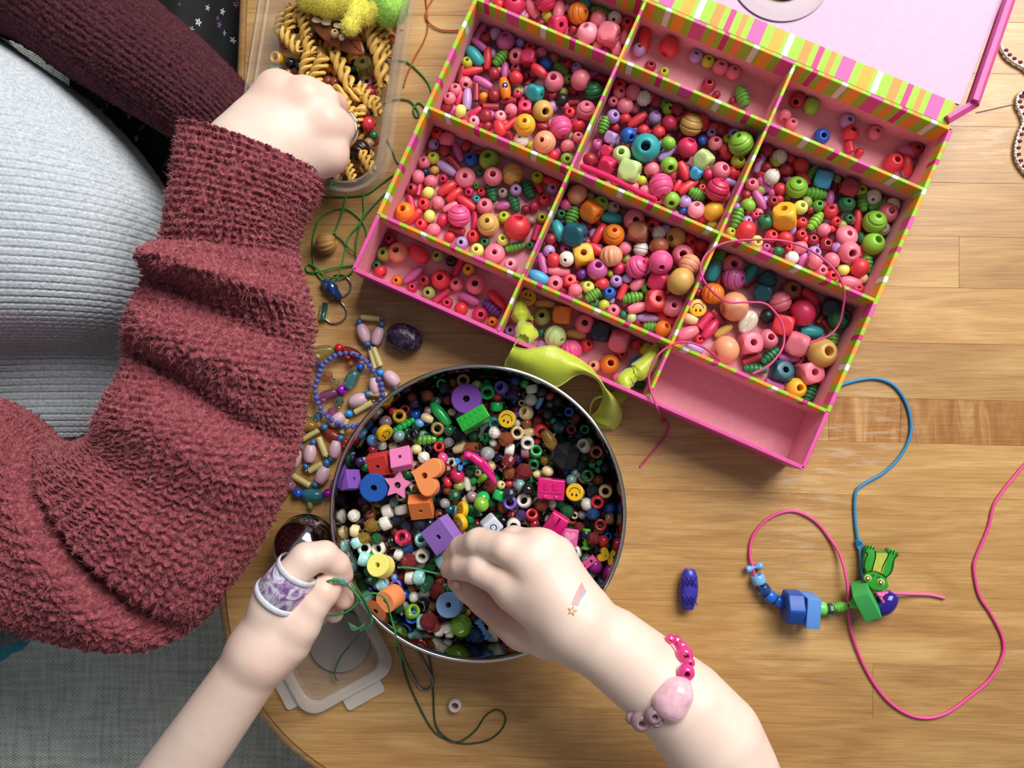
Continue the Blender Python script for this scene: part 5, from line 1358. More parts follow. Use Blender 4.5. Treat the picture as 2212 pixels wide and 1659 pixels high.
# ---------------------------------------------------------------- cords
def cord(name, p, r, col, label, rough=.5, cat='cord', group=None):
    return tag(link(name, cord_mesh(name, p, r), paint(col, rough, .08)), label, cat, group)
G3 = '2f8a35'
cord('cord', [(872, 188, 1), (880, 160, 1), (898, 120, 1), (915, 90, 1), (924, 60, 1), (922, 20, 1), (918, -20, 1)], .55, '9c4a22', 'thin rust cord hanging down at the photo\'s top edge', .7)
cord('cord', [(990, 66, 1.5), (955, 65, 1.4), (930, 52, 1.6), (920, 35, 1.6), (925, 15, 1), (938, -10, 1), (945, -40, 1)], .55, 'b0511f', 'looped rust cord running under the striped box', .7)
cord('cord', [(860, 130, 1), (880, 134, 1.2), (905, 155, 1.2), (925, 180, 1), (935, 210, 1), (940, 235, 1)], .6, G3, 'short green cord arching above the tub\'s right side')
cord('cord', [(830, 222, 1), (860, 214, 1.2), (885, 218, 1.2), (900, 235, 1.2), (905, 250, 1), (898, 252, 1), (893, 235, 1.5), (905, 222, 1), (925, 240, 1)], .6, '2c7d33', 'green cord curling between the tub and the box')
cord('cord', [(836, 300, 1), (848, 325, 1), (858, 350, 1), (880, 372, 1), (850, 378, 1.3), (820, 400, 1), (790, 420, 1), (740, 425, 1), (700, 425, 1)], .6, '2c7d33', 'dark green cord running past the tub corner')
cord('cord', [(785, 415, 1), (786, 440, 1.4), (787, 462, 2), (775, 485, 2.2), (755, 510, 1.6), (745, 545, 1.2), (738, 575, 1.2), (727, 600, 1.6), (712, 611, 2), (695, 603, 1.6), (680, 580, 1.4), (676, 540, 1.2), (678, 510, 1.2), (690, 475, 1.4), (715, 455, 1.6), (745, 450, 1.6),
             (770, 465, 1.4), (787, 487, 1), (793, 510, 1), (797, 530, 1)], .6, '3fa045', 'bright green cord looped round the wooden bead')
cord('cord', [(832, 418, 1), (810, 440, 1.4), (790, 462, 2.8), (778, 485, 3.0), (770, 520, 2.4), (768, 548, 1.6), (769, 570, 1.2), (745, 575, 1.8), (715, 580, 2.6), (690, 587, 2.8), (668, 588, 1.2), (661, 580, 1), (668, 571, 1.2), (685, 580, 2.8), (705, 596, 2.4), (735, 601, 2.2), (757, 590, 1.6), (764, 578, 1)], .6, '2f8f3d',
     'long green cord tangled beside the striped box corner')
cord('cord', [(748, 420, 1), (742, 450, 2.8), (732, 480, 1.6), (724, 500, 1.2), (726, 508, 1.4), (740, 520, 1.4), (756, 538, 3.0), (768, 546, 3.2)], .55, '2c8136', 'knotted green cord beside the wooden bead')
o = cord('cord', [(700, 505, 5), (706, 502, 6), (716, 504, 4), (724, 502, 1.4)], .55, '5a9a40', 'stub of green cord through the wooden bead')
cord('cord', [(858, 1396, 1), (868, 1430, 1.2), (880, 1470, 1.2), (905, 1525, 1.2), (930, 1570, 1.2), (955, 1592, 1.2), (1000, 1606, 1.4), (1050, 1600, 1.2), (1082, 1578, 1.2), (1092, 1550, 1.2), (1075, 1533, 1.2), (1050, 1545, 1.2), (1025, 1580, 1.3), (990, 1602, 2.6), (960, 1590, 2.8), (940, 1560, 1.2), (936, 1500, 1.2), (932, 1450, 1.2), (925, 1410, 1.2)],
     .6, '173c20', 'dark green cord ending in a loop on the table below the bowl')
# pink cord over the box
t = cord('cord', [(1383, 1008, 1), (1402, 985, 1), (1432, 950, 1), (1444, 925, 1), (1438, 910, 2), (1430, 902, 6), (1421, 885, 40), (1415, 868, 44), (1405, 840, 42), (1402, 810, 42), (1415, 775, 43), (1445, 748, 43), (1480, 739, 44), (1515, 748, 42), (1540, 765, 38), (1556, 779, 30)],
         .75, 'cf3f7c', 'pink cord draped over the box\'s front wall with a knotted end')
odd('cord_knot', SHAPE['r'], paint('cf3f7c', .5), 1435, 911, 2.5, 12, (1, .3, .2), 0, 'small knot in the pink cord below the striped box', 'knot')
cord('cord', [(1625, 808, 41), (1660, 790, 36), (1685, 762, 30), (1694, 735, 28), (1690, 700, 28), (1672, 672, 28), (1650, 655, 28), (1610, 653, 27), (1575, 653, 28), (1550, 640, 34), (1530, 620, 41), (1515, 595, 43), (1515, 570, 44), (1530, 545, 43), (1565, 525, 43), (1620, 518, 43), (1690, 520, 43), (1750, 540, 43), (1800, 580, 43), (1822, 620, 42),
             (1822, 660, 36), (1812, 700, 30), (1790, 725, 28), (1750, 740, 27)], .75, 'd0457f', 'pink cord looping over the right side of the striped box')

# ---------------------------------------------------------------- beaded string with frog charm
fs = thing('beaded_string', P(1750, 1300, 0), 'pink cord strung with blue and green beads and a frog charm', 'bead string')
def sub(name, p, r, col, rough=.45): return part(name, cord_mesh(name, [(x, y, max(z, r + .15)) for x, y, z in p], r), paint(col, rough, .06), fs)
sub('pink_cord', [(2230, 985, 1), (2195, 1025, 1), (2150, 1085, 1), (2135, 1140, 1), (2110, 1200, 1), (2104, 1230, 1), (2115, 1285, 1), (2140, 1325, 1), (2165, 1375, 1), (2166, 1415, 1), (2140, 1465, 1), (2095, 1505, 1), (2045, 1540, 1), (2000, 1551, 1), (1955, 1540, 1), (1910, 1505, 1), (1870, 1445, 1), (1842, 1375, 2),
                  (1833, 1320, 4), (1830, 1260, 8), (1815, 1200, 4), (1790, 1160, 1.4), (1760, 1125, 1.2), (1720, 1105, 1.2), (1685, 1108, 1.2), (1650, 1128, 1.2), (1626, 1160, 1.4), (1620, 1195, 2), (1626, 1225, 3.4)], 1.1, 'e25095')
sub('pink_cord', [(1626, 1225, 3.4), (1632, 1250, 4), (1640, 1268, 4.4), (1655, 1285, 5), (1675, 1298, 6), (1700, 1308, 8), (1740, 1314, 8.5), (1780, 1314, 6), (1815, 1308, 6), (1850, 1300, 8), (1890, 1285, 8), (1900, 1282, 8)], .9, 'e25095')
sub('cord_end', [(1898, 1282, 11), (1920, 1281, 8), (1970, 1283, 3), (2010, 1285, 1.4), (2041, 1292, 1)], 1.1, 'e868a4')
sub('cord_end', [(1896, 1280, 11), (1903, 1292, 13), (1905, 1296, 12), (1916, 1312, 10)], 1.1, 'e868a4')
sub('knot', [(1893, 1276, 11), (1900, 1286, 13), (1908, 1282, 12), (1898, 1276, 11), (1905, 1290, 13)], 1.4, 'e868a4')
sub('blue_cord', [(1800, 842, 1.2), (1822, 830, 1.2), (1860, 820, 1.2), (1895, 818, 1.2), (1930, 832, 1.2), (1955, 865, 1.2), (1967, 905, 1.2), (1965, 945, 1.2), (1945, 985, 1.2), (1910, 1020, 1.2), (1870, 1043, 1.2), (1850, 1060, 1.2), (1846, 1090, 1.2), (1848, 1130, 1.4), (1853, 1165, 2), (1856, 1180, 2.4), (1860, 1210, 5), (1865, 1245, 9), (1872, 1270, 10)], 1.15, '2f86bd')
sub('blue_knot', [(1850, 1170, 2.4), (1857, 1168, 4), (1860, 1176, 2.4), (1852, 1178, 2), (1854, 1168, 3.4), (1859, 1180, 2.4), (1852, 1184, 2.2)], 1.3, '2f86bd')
def sbead(name, shape, mat, px, py, z, d, ang, L=None):
    k = (CAMH - z * 1e-3) / FPX; a = math.radians(ang); q = zto((math.cos(a), -math.sin(a), 0))
    o = link(name, SHAPE[shape] if isinstance(shape, str) else shape, mat, fs, None, q, (d * k, d * k, (L or d) * k)); o.location = Vector(P(px, py, z)) - fs.location
    return o
bow = _mk('bow_bead', [(.03, .5), (.2, .5), (.26, .38), (.2, .22), (.1, .08), (.08, 0), (.1, -.08), (.2, -.22), (.26, -.38), (.2, -.5), (.03, -.5)], 18)
sbead('bow_bead', bow, paint('78a9e6', .22), 1629, 1226, 4, 32, -15, 36)
sbead('pony_bead', 'p', paint('74b2e8', .2), 1638, 1252, 4.5, 30, 70)
sbead('pony_bead', 'p', gem('2a77c8', .05, .8), 1650, 1273, 4.8, 28, 55)
sbead('pony_bead', 'p', paint('2464c4', .2), 1664, 1289, 5, 29, 40)
sbead('pony_bead', 'p', paint('1d5cc0', .2), 1683, 1300, 5.4, 28, 30)
hexo = [(.5 * math.cos(a), .5 * math.sin(a)) for a in np.linspace(0, 2 * np.pi, 6, endpoint=False)]
me_hex = holed(round_poly(hexo, .06, 2), .45, .06, .03); me_sq = holed(round_poly(SQ, .04, 2), .45, .06, .02)
o = sbead('hexagon_bead', me_hex, paint('0f4fae', .45), 1712, 1311, 12.6, 76, 3)
o = sbead('square_bead', me_sq, paint('5b93dd', .45), 1747, 1317, 10.6, 64, 3)
sbead('pony_bead', 'p', paint('6fd66a', .2), 1774, 1314, 5, 29, 0)
sbead('round_bead', 'f', gem('1f9a55', .05, .8), 1794, 1316, 4.5, 27, 0)
sbead('ridged_bead', 'g', paint('6fd04f', .25), 1815, 1311, 5, 22, -8, 32)
sbead('ridged_bead', 'g', paint('6fd04f', .25), 1848, 1303, 7, 22, -12, 30)
o = sbead('cube_bead', holed(round_poly(SQ, .03, 2), .55, .06, .02), paint('3fae58', .5), 1870, 1296, 12, 62, -20)
o.rotation_quaternion = zto((.75, .35, .35)) @ Quaternion((0, 0, 1), .62)
o = sbead('faceted_bead', 'o', paint('2d1f86', .15), 1913, 1303, 6.5, 42, -50, 52)
# frog charm
FK = 4.424
fo = [(1285, 520), (1290, 470), (1305, 445), (1345, 440), (1375, 455), (1390, 490), (1385, 510), (1440, 505), (1490, 500), (1490, 475), (1510, 462), (1560, 475), (1592, 500), (1585, 540), (1555, 560), (1550, 640), (1525, 700), (1480, 745), (1490, 790), (1500, 820), (1480, 850), (1420, 868), (1350, 860), (1295, 800), (1278, 740), (1290, 690), (1272, 640), (1275, 570)]
Zf = 14.0
def fw(x, y, z=Zf): return P(1580 + x / FK, 1080 + y / FK, z)
ctr = fw(1420, 650)
frog = link('frog_charm', None, None, fs); frog.location = Vector(ctr) - fs.location
def fpart(name, pl, z0, th, mat, bev=.0006, rp=0.0006):
    o2 = [(fw(x, y) - ctr)[:2] for x, y in pl]
    if rp: o2 = round_poly(o2, rp, 3)
    V, F = prism(o2, th, bev, 3)
    o = link(name, mesh(name, V + [0, 0, z0], F, sharp=40), mat, frog); return o
bpy.data.objects.remove(frog)
o2 = round_poly([(fw(x, y) - ctr)[:2] for x, y in fo], .0012, 3)
V, F = prism(o2, .0095, .0006, 3)
frog = link('frog_charm', mesh('frog_charm', V - [0, 0, .0095], F, sharp=40), paint('2f9a2c', .35, .05), fs)
frog.location = Vector(ctr) - fs.location
frog.rotation_mode = 'QUATERNION'; frog.rotation_quaternion = Quaternion((0, 1, 0), -.18) @ Quaternion((1, 0, 0), -.06)
fpart('belly', [(1385, 515), (1440, 510), (1492, 512), (1470, 580), (1440, 700), (1350, 690), (1365, 600)], 0, .0002, paint('b6bf4a', .4), 0, .0004)
M_INK = paint('10160c', .5)
def line(pl, r=.0003):
    V, F = tube(catmull([np.append((fw(x, y) - ctr)[:2], .0003) for x, y in pl], 4), r, 6); link('ink_line', mesh('ink_line', V, F), M_INK, frog)
line([(1295, 690), (1278, 640), (1290, 570), (1310, 520), (1290, 500), (1295, 470)]); line([(1345, 685), (1362, 620), (1380, 550), (1380, 490)])
line([(1430, 690), (1450, 620), (1480, 560), (1500, 515), (1490, 490)]); line([(1470, 740), (1520, 680), (1540, 590), (1560, 540), (1588, 520)])
line([(1290, 700), (1340, 680), (1400, 690), (1450, 715), (1475, 740)]); line([(1310, 470), (1318, 440)]); line([(1335, 470), (1345, 440)]); line([(1360, 475), (1370, 455)])
line([(1515, 510), (1520, 475)]); line([(1540, 515), (1550, 480)]); line([(1562, 520), (1578, 500)]); line([(1345, 725), (1365, 722)]); line([(1395, 738), (1415, 735)])
for x, y in ((1308, 752), (1425, 785)):
    for r_, c_, z_ in ((8.2, 'a8bd4e', .0002), (4.8, '10160c', .0004), (3.0, 'f2f2ea', .0006)):
        R = mm(r_, Zf); V, F = lathe([(0, z_), (R, z_), (R, z_ - .0003)], 18)
        p = (fw(x, y) - ctr); link('eye', mesh('eye', V * [.8 if r_ < 7 else 1, 1, 1] + [p[0], p[1], 0], F), paint(c_, .3), frog)
# ---------------------------------------------------------------- beaded braid at the right edge
br = thing('beaded_braid', P(2190, 240, 0), 'white braid trimmed with tiny dark red beads at the right edge', 'trim')
bp1 = catmull(pts([(2160, 100, 1.5), (2172, 120, 2), (2190, 135, 2), (2215, 150, 2), (2240, 180, 2), (2235, 200, 2), (2215, 195, 2.5), (2200, 205, 2), (2196, 225, 2), (2205, 245, 2), (2210, 265, 2), (2200, 290, 2), (2193, 320, 2), (2196, 345, 2), (2212, 370, 2), (2235, 390, 2)]), 10)
off = np.stack([np.sin(np.arange(len(bp1)) * 1.1), np.cos(np.arange(len(bp1)) * 1.1), np.zeros(len(bp1))], 1) * .0006
for s in (-1, 1): part('braid_strand', mesh('braid_strand', *tube(bp1 + off * s + [0, 0, .0006], .0009, 7)), paint('dfd7d2', .8), br)
acc = 0
for i in range(1, len(bp1)):
    acc += np.linalg.norm(bp1[i] - bp1[i - 1])
    if acc > .0045:
        acc = 0; d = bp1[i] - bp1[i - 1]; n_ = np.array([d[1], -d[0], 0]); n_ /= np.linalg.norm(n_) + 1e-9
        o = link('tiny_bead', SHAPE['r'], paint('7c1233', .2), br, None, zto((0, 0, 1)), (.0034, .0026, .0026)); o.location = Vector(bp1[i] - n_ * .0016 + [0, 0, .0012]) - br.location
cord('thread', [(2110, 242, 1), (2150, 233, 1), (2190, 224, 1)], .35, 'b9b5a8', 'pale thread between the box lid and the beaded braid', .8, 'thread')

# ---------------------------------------------------------------- bead bracelets and necklaces left of the bowl
def strand(name, label, cordp, beads, x0, y0, k, ccol='8a8a90', cat='necklace'):
    t = thing(name, P(*bpxk(beads[0][1], beads[0][2], x0, y0, k), 0), label, cat)
    if cordp: part('cord', cord_mesh('cord', [(*bpxk(x, y, x0, y0, k), 3) for x, y in cordp], .35, 4, 6), paint(ccol, .5), t)
    for b_ in beads:
        kd, x, y, d, mat = b_[:5]; px, py = bpxk(x, y, x0, y0, k)
        z = b_[7] if len(b_) > 7 else 4.0
        kk = (CAMH - z * 1e-3) / FPX
        if len(b_) > 6: a = math.radians(b_[6]); q = zto((math.cos(a), -math.sin(a), 0)); sc = (b_[5] / k * kk,) * 2 + (d / k * kk,)
        else: q = zto((rng.gauss(0, 1), rng.gauss(0, 1), .2)); sc = (d / k * kk,) * 3
        o = link({'o': 'oval_bead', 's': 'round_bead', 't': 'tube_bead', 'f': 'faceted_bead'}[kd], SHAPE['r' if kd == 's' else kd], mat, t, None, q, sc)
        o.location = Vector(P(px, py, z)) - t.location
    return t
def bpxk(x, y, x0, y0, k): return x0 + x / k, y0 + y / k
KN = 1327 / 360.0
PKg, YGl, BLm, SLV = gem('f4c8da', .28, .35), gem('e8d98c', .15, .4), paint('2c6a9c', .3, .1), metal('c9c9cc', .2)
BLs = paint('2f8fd8', .2)
n1 = [('t', 812, 100, 150, YGl, 48, 5), ('s', 728, 95, 24, SLV), ('s', 902, 105, 26, SLV), ('s', 722, 130, 52, BLm), ('s', 902, 150, 56, BLm), ('o', 757, 222, 150, PKg, 100, 70), ('o', 868, 245, 145, PKg, 95, 108), ('s', 787, 305, 60, BLm), ('s', 818, 332, 28, SLV),
      ('t', 862, 410, 160, YGl, 55, 68), ('t', 828, 430, 150, YGl, 42, 75), ('s', 890, 535, 64, BLs), ('o', 980, 583, 140, PKg, 110, 45), ('o', 845, 640, 130, PKg, 90, 80), ('s', 1010, 660, 40, BLm)]
strand('pink_necklace', 'necklace of frosted pink, blue and straw beads nearest the amethyst', [(812, 100), (728, 110), (757, 222), (787, 305), (828, 430), (890, 535), (980, 583)], n1, 580, 660, KN)
n2 = [('o', 710, 755, 140, PKg, 110, -20), ('s', 788, 705, 62, BLm), ('s', 828, 700, 26, SLV), ('t', 875, 708, 140, YGl, 50, 8), ('t', 755, 812, 160, YGl, 50, -30), ('s', 640, 862, 66, BLs), ('s', 838, 760, 26, SLV), ('o', 545, 910, 130, PKg, 100, -40), ('t', 605, 960, 120, YGl, 50, -70), ('s', 590, 1015, 26, SLV),
      ('s', 573, 1058, 64, BLm), ('o', 530, 1145, 140, PKg, 98, 100), ('s', 500, 1220, 50, BLm), ('s', 462, 1255, 66, BLm), ('o', 430, 1350, 140, PKg, 108, 115), ('s', 372, 1425, 60, BLm), ('t', 262, 1395, 160, YGl, 50, 30), ('s', 178, 1355, 26, SLV), ('s', 183, 1310, 56, BLm), ('o', 210, 1215, 145, PKg, 105, 100),
      ('s', 252, 1122, 60, BLm), ('s', 264, 1085, 26, SLV), ('t', 335, 1030, 150, YGl, 46, -30), ('s', 445, 968, 62, BLm), ('t', 428, 1125, 160, YGl, 52, 68), ('s', 355, 1090, 50, BLm), ('o', 330, 1180, 140, PKg, 105, 95), ('s', 298, 1280, 52, BLm), ('s', 300, 1315, 28, SLV), ('t', 375, 1290, 120, YGl, 50, -30), ('s', 462, 1205, 28, SLV)]
strand('pink_necklace', 'necklace of frosted pink, blue and straw beads looping left of the bowl', [(710, 755), (640, 862), (605, 960), (573, 1058), (530, 1145), (462, 1255), (372, 1425), (262, 1395), (183, 1310), (252, 1122), (335, 1030), (445, 968)], n2, 580, 660, KN)
cl = [gem(c_, .05, .9) for c_ in ('efe6a0', 'd8453a', '7fd4ea', 'e29ad8', 'f0b454', 'f2dce8', 'b090cc', 'eeb898', '9cc4b4')]
n3 = [('s', 330, 383, 72, paint('168f86', .2)), ('o', 438, 362, 165, cl[0], 100, -5), ('s', 560, 340, 80, paint('b01c2c', .12)), ('o', 660, 380, 160, cl[1], 90, 25, 5), ('s', 655, 465, 60, cl[7]), ('s', 733, 488, 64, paint('1c4fd0', .2)), ('o', 663, 585, 150, cl[2], 105, -60), ('s', 582, 672, 88, paint('8a1a9a', .1)), ('o', 475, 710, 150, cl[3], 85, -18),
      ('f', 385, 460, 80, cl[6]), ('f', 475, 550, 78, cl[7]), ('s', 520, 580, 28, SLV), ('f', 545, 625, 76, cl[0]), ('f', 565, 758, 80, cl[8]), ('s', 560, 815, 28, SLV), ('f', 505, 848, 82, cl[3]), ('f', 395, 885, 78, cl[2]), ('s', 330, 885, 30, SLV), ('f', 275, 860, 84, cl[5])]
strand('crystal_necklace', 'necklace of clear coloured crystal beads under the blue seed-bead ring', [(330, 383), (438, 362), (560, 340), (660, 380), (733, 488), (663, 585), (582, 672), (475, 710), (395, 885)], n3, 580, 660, KN)
n4 = [('o', 145, 1410, 160, gem('e09ab8', .05), 95, 38), ('s', 235, 1495, 84, paint('1a55c8', .15)), ('o', 352, 1510, 160, gem('3aa8c8', .05), 105, 5), ('s', 472, 1495, 80, paint('8a1a9a', .1)), ('o', 520, 1430, 90, gem('c87ac0', .05), 60, 100), ('s', 125, 1510, 60, gem('d89a50', .1)), ('o', 330, 1590, 60, gem('c8cf8a', .1), 45, 80), ('o', 298, 955, 165, gem('d8a52c', .05), 100, 5), ('f', 300, 740, 90, gem('e0912c', .05)),
      ('s', 395, 950, 60, gem('e0a040', .05)), ('s', 275, 1025, 50, gem('d89a50', .1)), ('o', 510, 1030, 130, gem('c8303a', .05), 80, 30, 3), ('s', 610, 1090, 80, gem('b81c2a', .05))]
strand('crystal_necklace', 'strand of large clear amber, pink and blue beads by the sleeve elbow', [(145, 1410), (235, 1495), (352, 1510), (472, 1495)], n4, 580, 660, KN)
# blue seed-bead ring
t = thing('seed_bead_bracelet', P(755, 838, 0), 'round bracelet of shiny violet-blue seed beads', 'bracelet')
ctl = [(855, 550), (895, 620), (910, 700), (895, 755), (840, 830), (780, 920), (700, 960), (620, 965), (540, 930), (450, 870), (400, 790), (375, 710), (372, 640), (400, 560), (430, 480), (490, 420), (570, 385), (650, 380), (720, 405), (790, 460)]
cp = catmull([P(*bpxk(x, y, 580, 660, KN), 7.5) for x, y in ctl], 12, True)
part('cord', mesh('cord', *tube(cp, .0004, 6, True)), paint('5560b0', .4), t)
acc = 0; m_sb = gem('5f6ad8', .1, .45)
for i in range(1, len(cp)):
    acc += np.linalg.norm(cp[i] - cp[i - 1])
    if acc > .0037:
        acc = 0; o = link('seed_bead', SHAPE['r'], m_sb, t, None, zto(cp[i] - cp[i - 1]), (.0042, .0042, .0040)); o.location = Vector(cp[i]) - t.location
# ---------------------------------------------------------------- lime organza ribbon
def strip_mesh(name, A, B, nx=8, per=6, bulge=0.0, twist=0):
    """a ribbon between two edge lines given as (px, py, z)"""
    a = catmull(pts(A), per); b = catmull(pts(B), per); V = []
    for p, q in zip(a, b):
        for t in np.linspace(0, 1, nx):
            m_ = p * (1 - t) + q * t; m_ = m_ + np.array([0, 0, bulge * math.sin(math.pi * t)]); V.append(m_)
    return np.array(V), grid_faces(len(a), nx)
def M8(x, y): return 1040 + x / Z4, 560 + y / Z4
m, nt, out = newmat('lime_organza')
b = node(nt, 'ShaderNodeBsdfPrincipled'); b.inputs['Base Color'].default_value = lin('d3e645'); b.inputs['Roughness'].default_value = 0.28; b.inputs['Sheen Weight'].default_value = 0.5
tl = node(nt, 'ShaderNodeBsdfTranslucent'); tl.inputs[0].default_value = lin('d9ea4c')
tr = node(nt, 'ShaderNodeBsdfTransparent'); tr.inputs[0].default_value = lin('dfe690')
mx = node(nt, 'ShaderNodeMixShader'); mx.inputs[0].default_value = 0.18
nt.links.new(b.outputs[0], mx.inputs[1]); nt.links.new(tl.outputs[0], mx.inputs[2])
mx2 = node(nt, 'ShaderNodeMixShader'); mx2.inputs[0].default_value = 0.16
nt.links.new(mx.outputs[0], mx2.inputs[1]); nt.links.new(tr.outputs[0], mx2.inputs[2]); nt.links.new(mx2.outputs[0], out.inputs[0])
tc = node(nt, 'ShaderNodeTexCoord'); nz = node(nt, 'ShaderNodeTexNoise', i_Scale=900.0, i_Detail=2.0); nt.links.new(tc.outputs['Object'], nz.inputs['Vector'])
bp = node(nt, 'ShaderNodeBump', i_Strength=0.35, i_Distance=0.0005); nt.links.new(nz.outputs['Fac'], bp.inputs['Height']); nt.links.new(bp.outputs[0], b.inputs['Normal'])
M_ORG = m; M_ORGE = paint('c0cc4a', .5, .05)
rib = thing('ribbon', P(1200, 780, 20), 'lime green organza ribbon looped over the box\'s front wall', 'ribbon')
def rpart(name, A, B, **kw):
    A = [(*M8(x, y), z) for x, y, z in A]; B = [(*M8(x, y), z) for x, y, z in B]
    V, F = strip_mesh(name, A, B, **kw); part(name, mesh(name, V, F), M_ORG, rib)
    for E2 in (A, B):
        part('selvedge', mesh('selvedge', *tube(catmull(pts(E2), 6), .0005, 6)), M_ORGE, rib)
rpart('band', [(345, 745, 40), (300, 800, 41), (400, 828, 46), (500, 818, 47), (600, 800, 47), (680, 805, 46), (780, 855, 46), (900, 920, 45), (1010, 1010, 44), (1090, 1110, 42), (1140, 1190, 38), (1220, 1270, 30), (1270, 1360, 20), (1285, 1440, 12), (1262, 1510, 6), (1210, 1562, 3)],
      [(330, 755, 38), (218, 965, 30), (310, 1030, 36), (420, 1085, 38), (540, 1140, 40), (690, 1170, 42), (770, 1130, 44), (850, 1075, 45), (940, 1055, 46), (1050, 1100, 43), (1105, 1180, 40), (1120, 1260, 33), (1095, 1340, 26), (1060, 1400, 20), (1020, 1430, 14), (1002, 1470, 10)], bulge=.006)
rpart('loop', [(1210, 1562, 3), (1110, 1550, 2.5), (1010, 1490, 2.5), (1000, 1380, 12), (1030, 1280, 16), (1110, 1242, 18)], [(1002, 1470, 10), (1000, 1440, 12), (998, 1400, 18), (1006, 1345, 24), (1040, 1290, 28), (1110, 1262, 30)], bulge=-.001)
rpart('tail', [(1180, 1240, 8), (1240, 1212, 5), (1290, 1235, 3), (1345, 1262, 1.5)], [(1190, 1330, 7), (1230, 1345, 4), (1265, 1335, 2.5), (1300, 1310, 1)], bulge=.001)
def bunch(name, ps, rad, flat=.7):
    path = catmull(pts([(*M8(x, y), z) for x, y, z in ps]), 6); r = np.interp(np.linspace(0, 1, len(path)), np.linspace(0, 1, len(rad)), rad)
    V, F = tube(path, r * 1e-3, 18); V = np.asarray(V)
    n = len(path)
    for i in range(n):
        for j in range(18): 
            w = 1 + .16 * math.sin(j * 18 / 18 * 3 * .35 * 6.28 / 2 + i * .2); V[i * 18 + j] = path[i] + (V[i * 18 + j] - path[i]) * w
    part(name, mesh(name, V, F), M_ORG, rib)
bunch('knot', [(355, 345, 12), (350, 430, 16), (360, 520, 18), (375, 590, 20)], [.6, 4.5, 6.5, 1.8])
bunch('knot', [(370, 580, 20), (385, 640, 26), (410, 690, 32), (380, 745, 40)], [1.8, 5.5, 7.5, 4.5])
bunch('knot', [(1610, 770, 20), (1580, 860, 22), (1530, 950, 24), (1440, 1040, 26), (1390, 1060, 27)], [.8, 4.5, 5.5, 6.5, 4.2])
bunch('knot', [(1395, 1055, 27), (1345, 1090, 30), (1315, 1130, 33), (1340, 1180, 36), (1360, 1195, 37)], [4.4, 5.8, 5.6, 3.5, .8])
for x0, y0 in ((1395, 1045), (1370, 1070)):
    part('binding', mesh('binding', *tube([P(*M8(x0 + 40 * math.cos(a) * .5, y0 + 40 * math.sin(a)), 28 + 6 * math.cos(a)) for a in np.linspace(0, 2 * np.pi, 20, endpoint=False)], .0008, 6, True)), M_ORGE, rib)
for i in range(7):
    a = P(*M8(430, 500 + i * 8), 18); part('frayed_thread', mesh('frayed_thread', *tube([a, P(*M8(455 + i * 3, 520 + i * 7), 18), P(*M8(475 + rng.uniform(-8, 12), 525 + i * 10), 17)], .00018, 4)), M_ORGE, rib)

# ---------------------------------------------------------------- milky snap-on lid and grey disc
lid = thing('snap_on_lid', P(735, 1440, 0), 'milky plastic snap-on lid with tabs, partly under the bowl', 'lid')
M_LID = film('milky_plastic', 'f2f0f0', 0.13, 0.25, 0.25)
la, lb, lc, ld = P(662, 1560, 5), P(860, 1450, 5), P(728, 1215, 5), P(555, 1330, 5)   # plan corners
lcn = (la + lb + lc + ld) / 4; lux = (lb - la); lw_, = (np.linalg.norm(lux),); lux = lux / lw_; luy = np.array([-lux[1], lux[0], 0]); lh_ = (ld - la) @ luy
def lrect(hx, hy, r, n=8):
    o = []
    for cx, cy, s in ((hx - r, -hy + r, -math.pi / 2), (hx - r, hy - r, 0), (-hx + r, hy - r, math.pi / 2), (-hx + r, -hy + r, math.pi)):
        o += [(cx + r * math.cos(s + k_ * math.pi / 2 / n), cy + r * math.sin(s + k_ * math.pi / 2 / n)) for k_ in range(n + 1)]
    return o
def lV(o, z): return [lcn * [1, 1, 0] + lux * x + luy * y + np.array([0, 0, z]) for x, y in o]
hx, hy = lw_ / 2, lh_ / 2
rings = [(hx, hy, .014, .0006), (hx, hy, .014, .0052), (hx - .0012, hy - .0012, .013, .0060), (hx - .0065, hy - .0065, .011, .0060), (hx - .0075, hy - .0075, .010, .0052), (hx - .009, hy - .009, .009, .0022), (hx - .0165, hy - .0165, .005, .0018), (hx - .0172, hy - .0172, .005, .0026), (hx - .018, hy - .018, .0045, .0018)]
V = np.concatenate([lV(lrect(a, b_, r), z) for a, b_, r, z in rings]); n = len(lrect(1, 1, .1))
F = [list(f) for f in grid_faces(len(rings), n, False, True)] + [[(len(rings) - 1) * n + i for i in range(n)]]
part('panel', mesh('panel', V, F, sharp=45), M_LID, lid)
M_LID2 = film('milky_plastic_rim', 'f6f4f4', 0.34, 0.25, 0.25)
V = np.concatenate([lV(lrect(hx - d, hy - d, .014 - d * .4), z) for d, z in ((-.0002, .0015), (-.0003, .0052), (.0012, .0063), (.006, .0063), (.0072, .0052))])
part('rim', mesh('rim', V, grid_faces(5, n, False, True), sharp=45), M_LID2, lid)
for cx, cy, w, hgt in ((.006, -hy - .0042, .030, .011), (-hx - .0042, -.018, .011, .024)):
    V, F = prism(round_poly([(cx - w / 2, cy - hgt / 2), (cx + w / 2, cy - hgt / 2), (cx + w / 2, cy + hgt / 2), (cx - w / 2, cy + hgt / 2)], .003), .0022, .0008)
    V = np.array([lcn * [1, 1, 0] + lux * x + luy * y + np.array([0, 0, z + .001]) for x, y, z in V]); part('snap_tab', mesh('snap_tab', V, F, sharp=45), M_LID2, lid)
V, F = prism([(math.cos(a), math.sin(a)) for a in np.linspace(0, 2 * np.pi, 48, endpoint=False)], .03, .008)
k = mm(66, 4); tag(link('grey_disc', mesh('grey_disc', V, F, sharp=50), paint('8d8583', .55, .04), None, P(733, 1385, 3.4), None, (k, k, k)), 'matt grey round disc lying on the milky lid', 'disc')
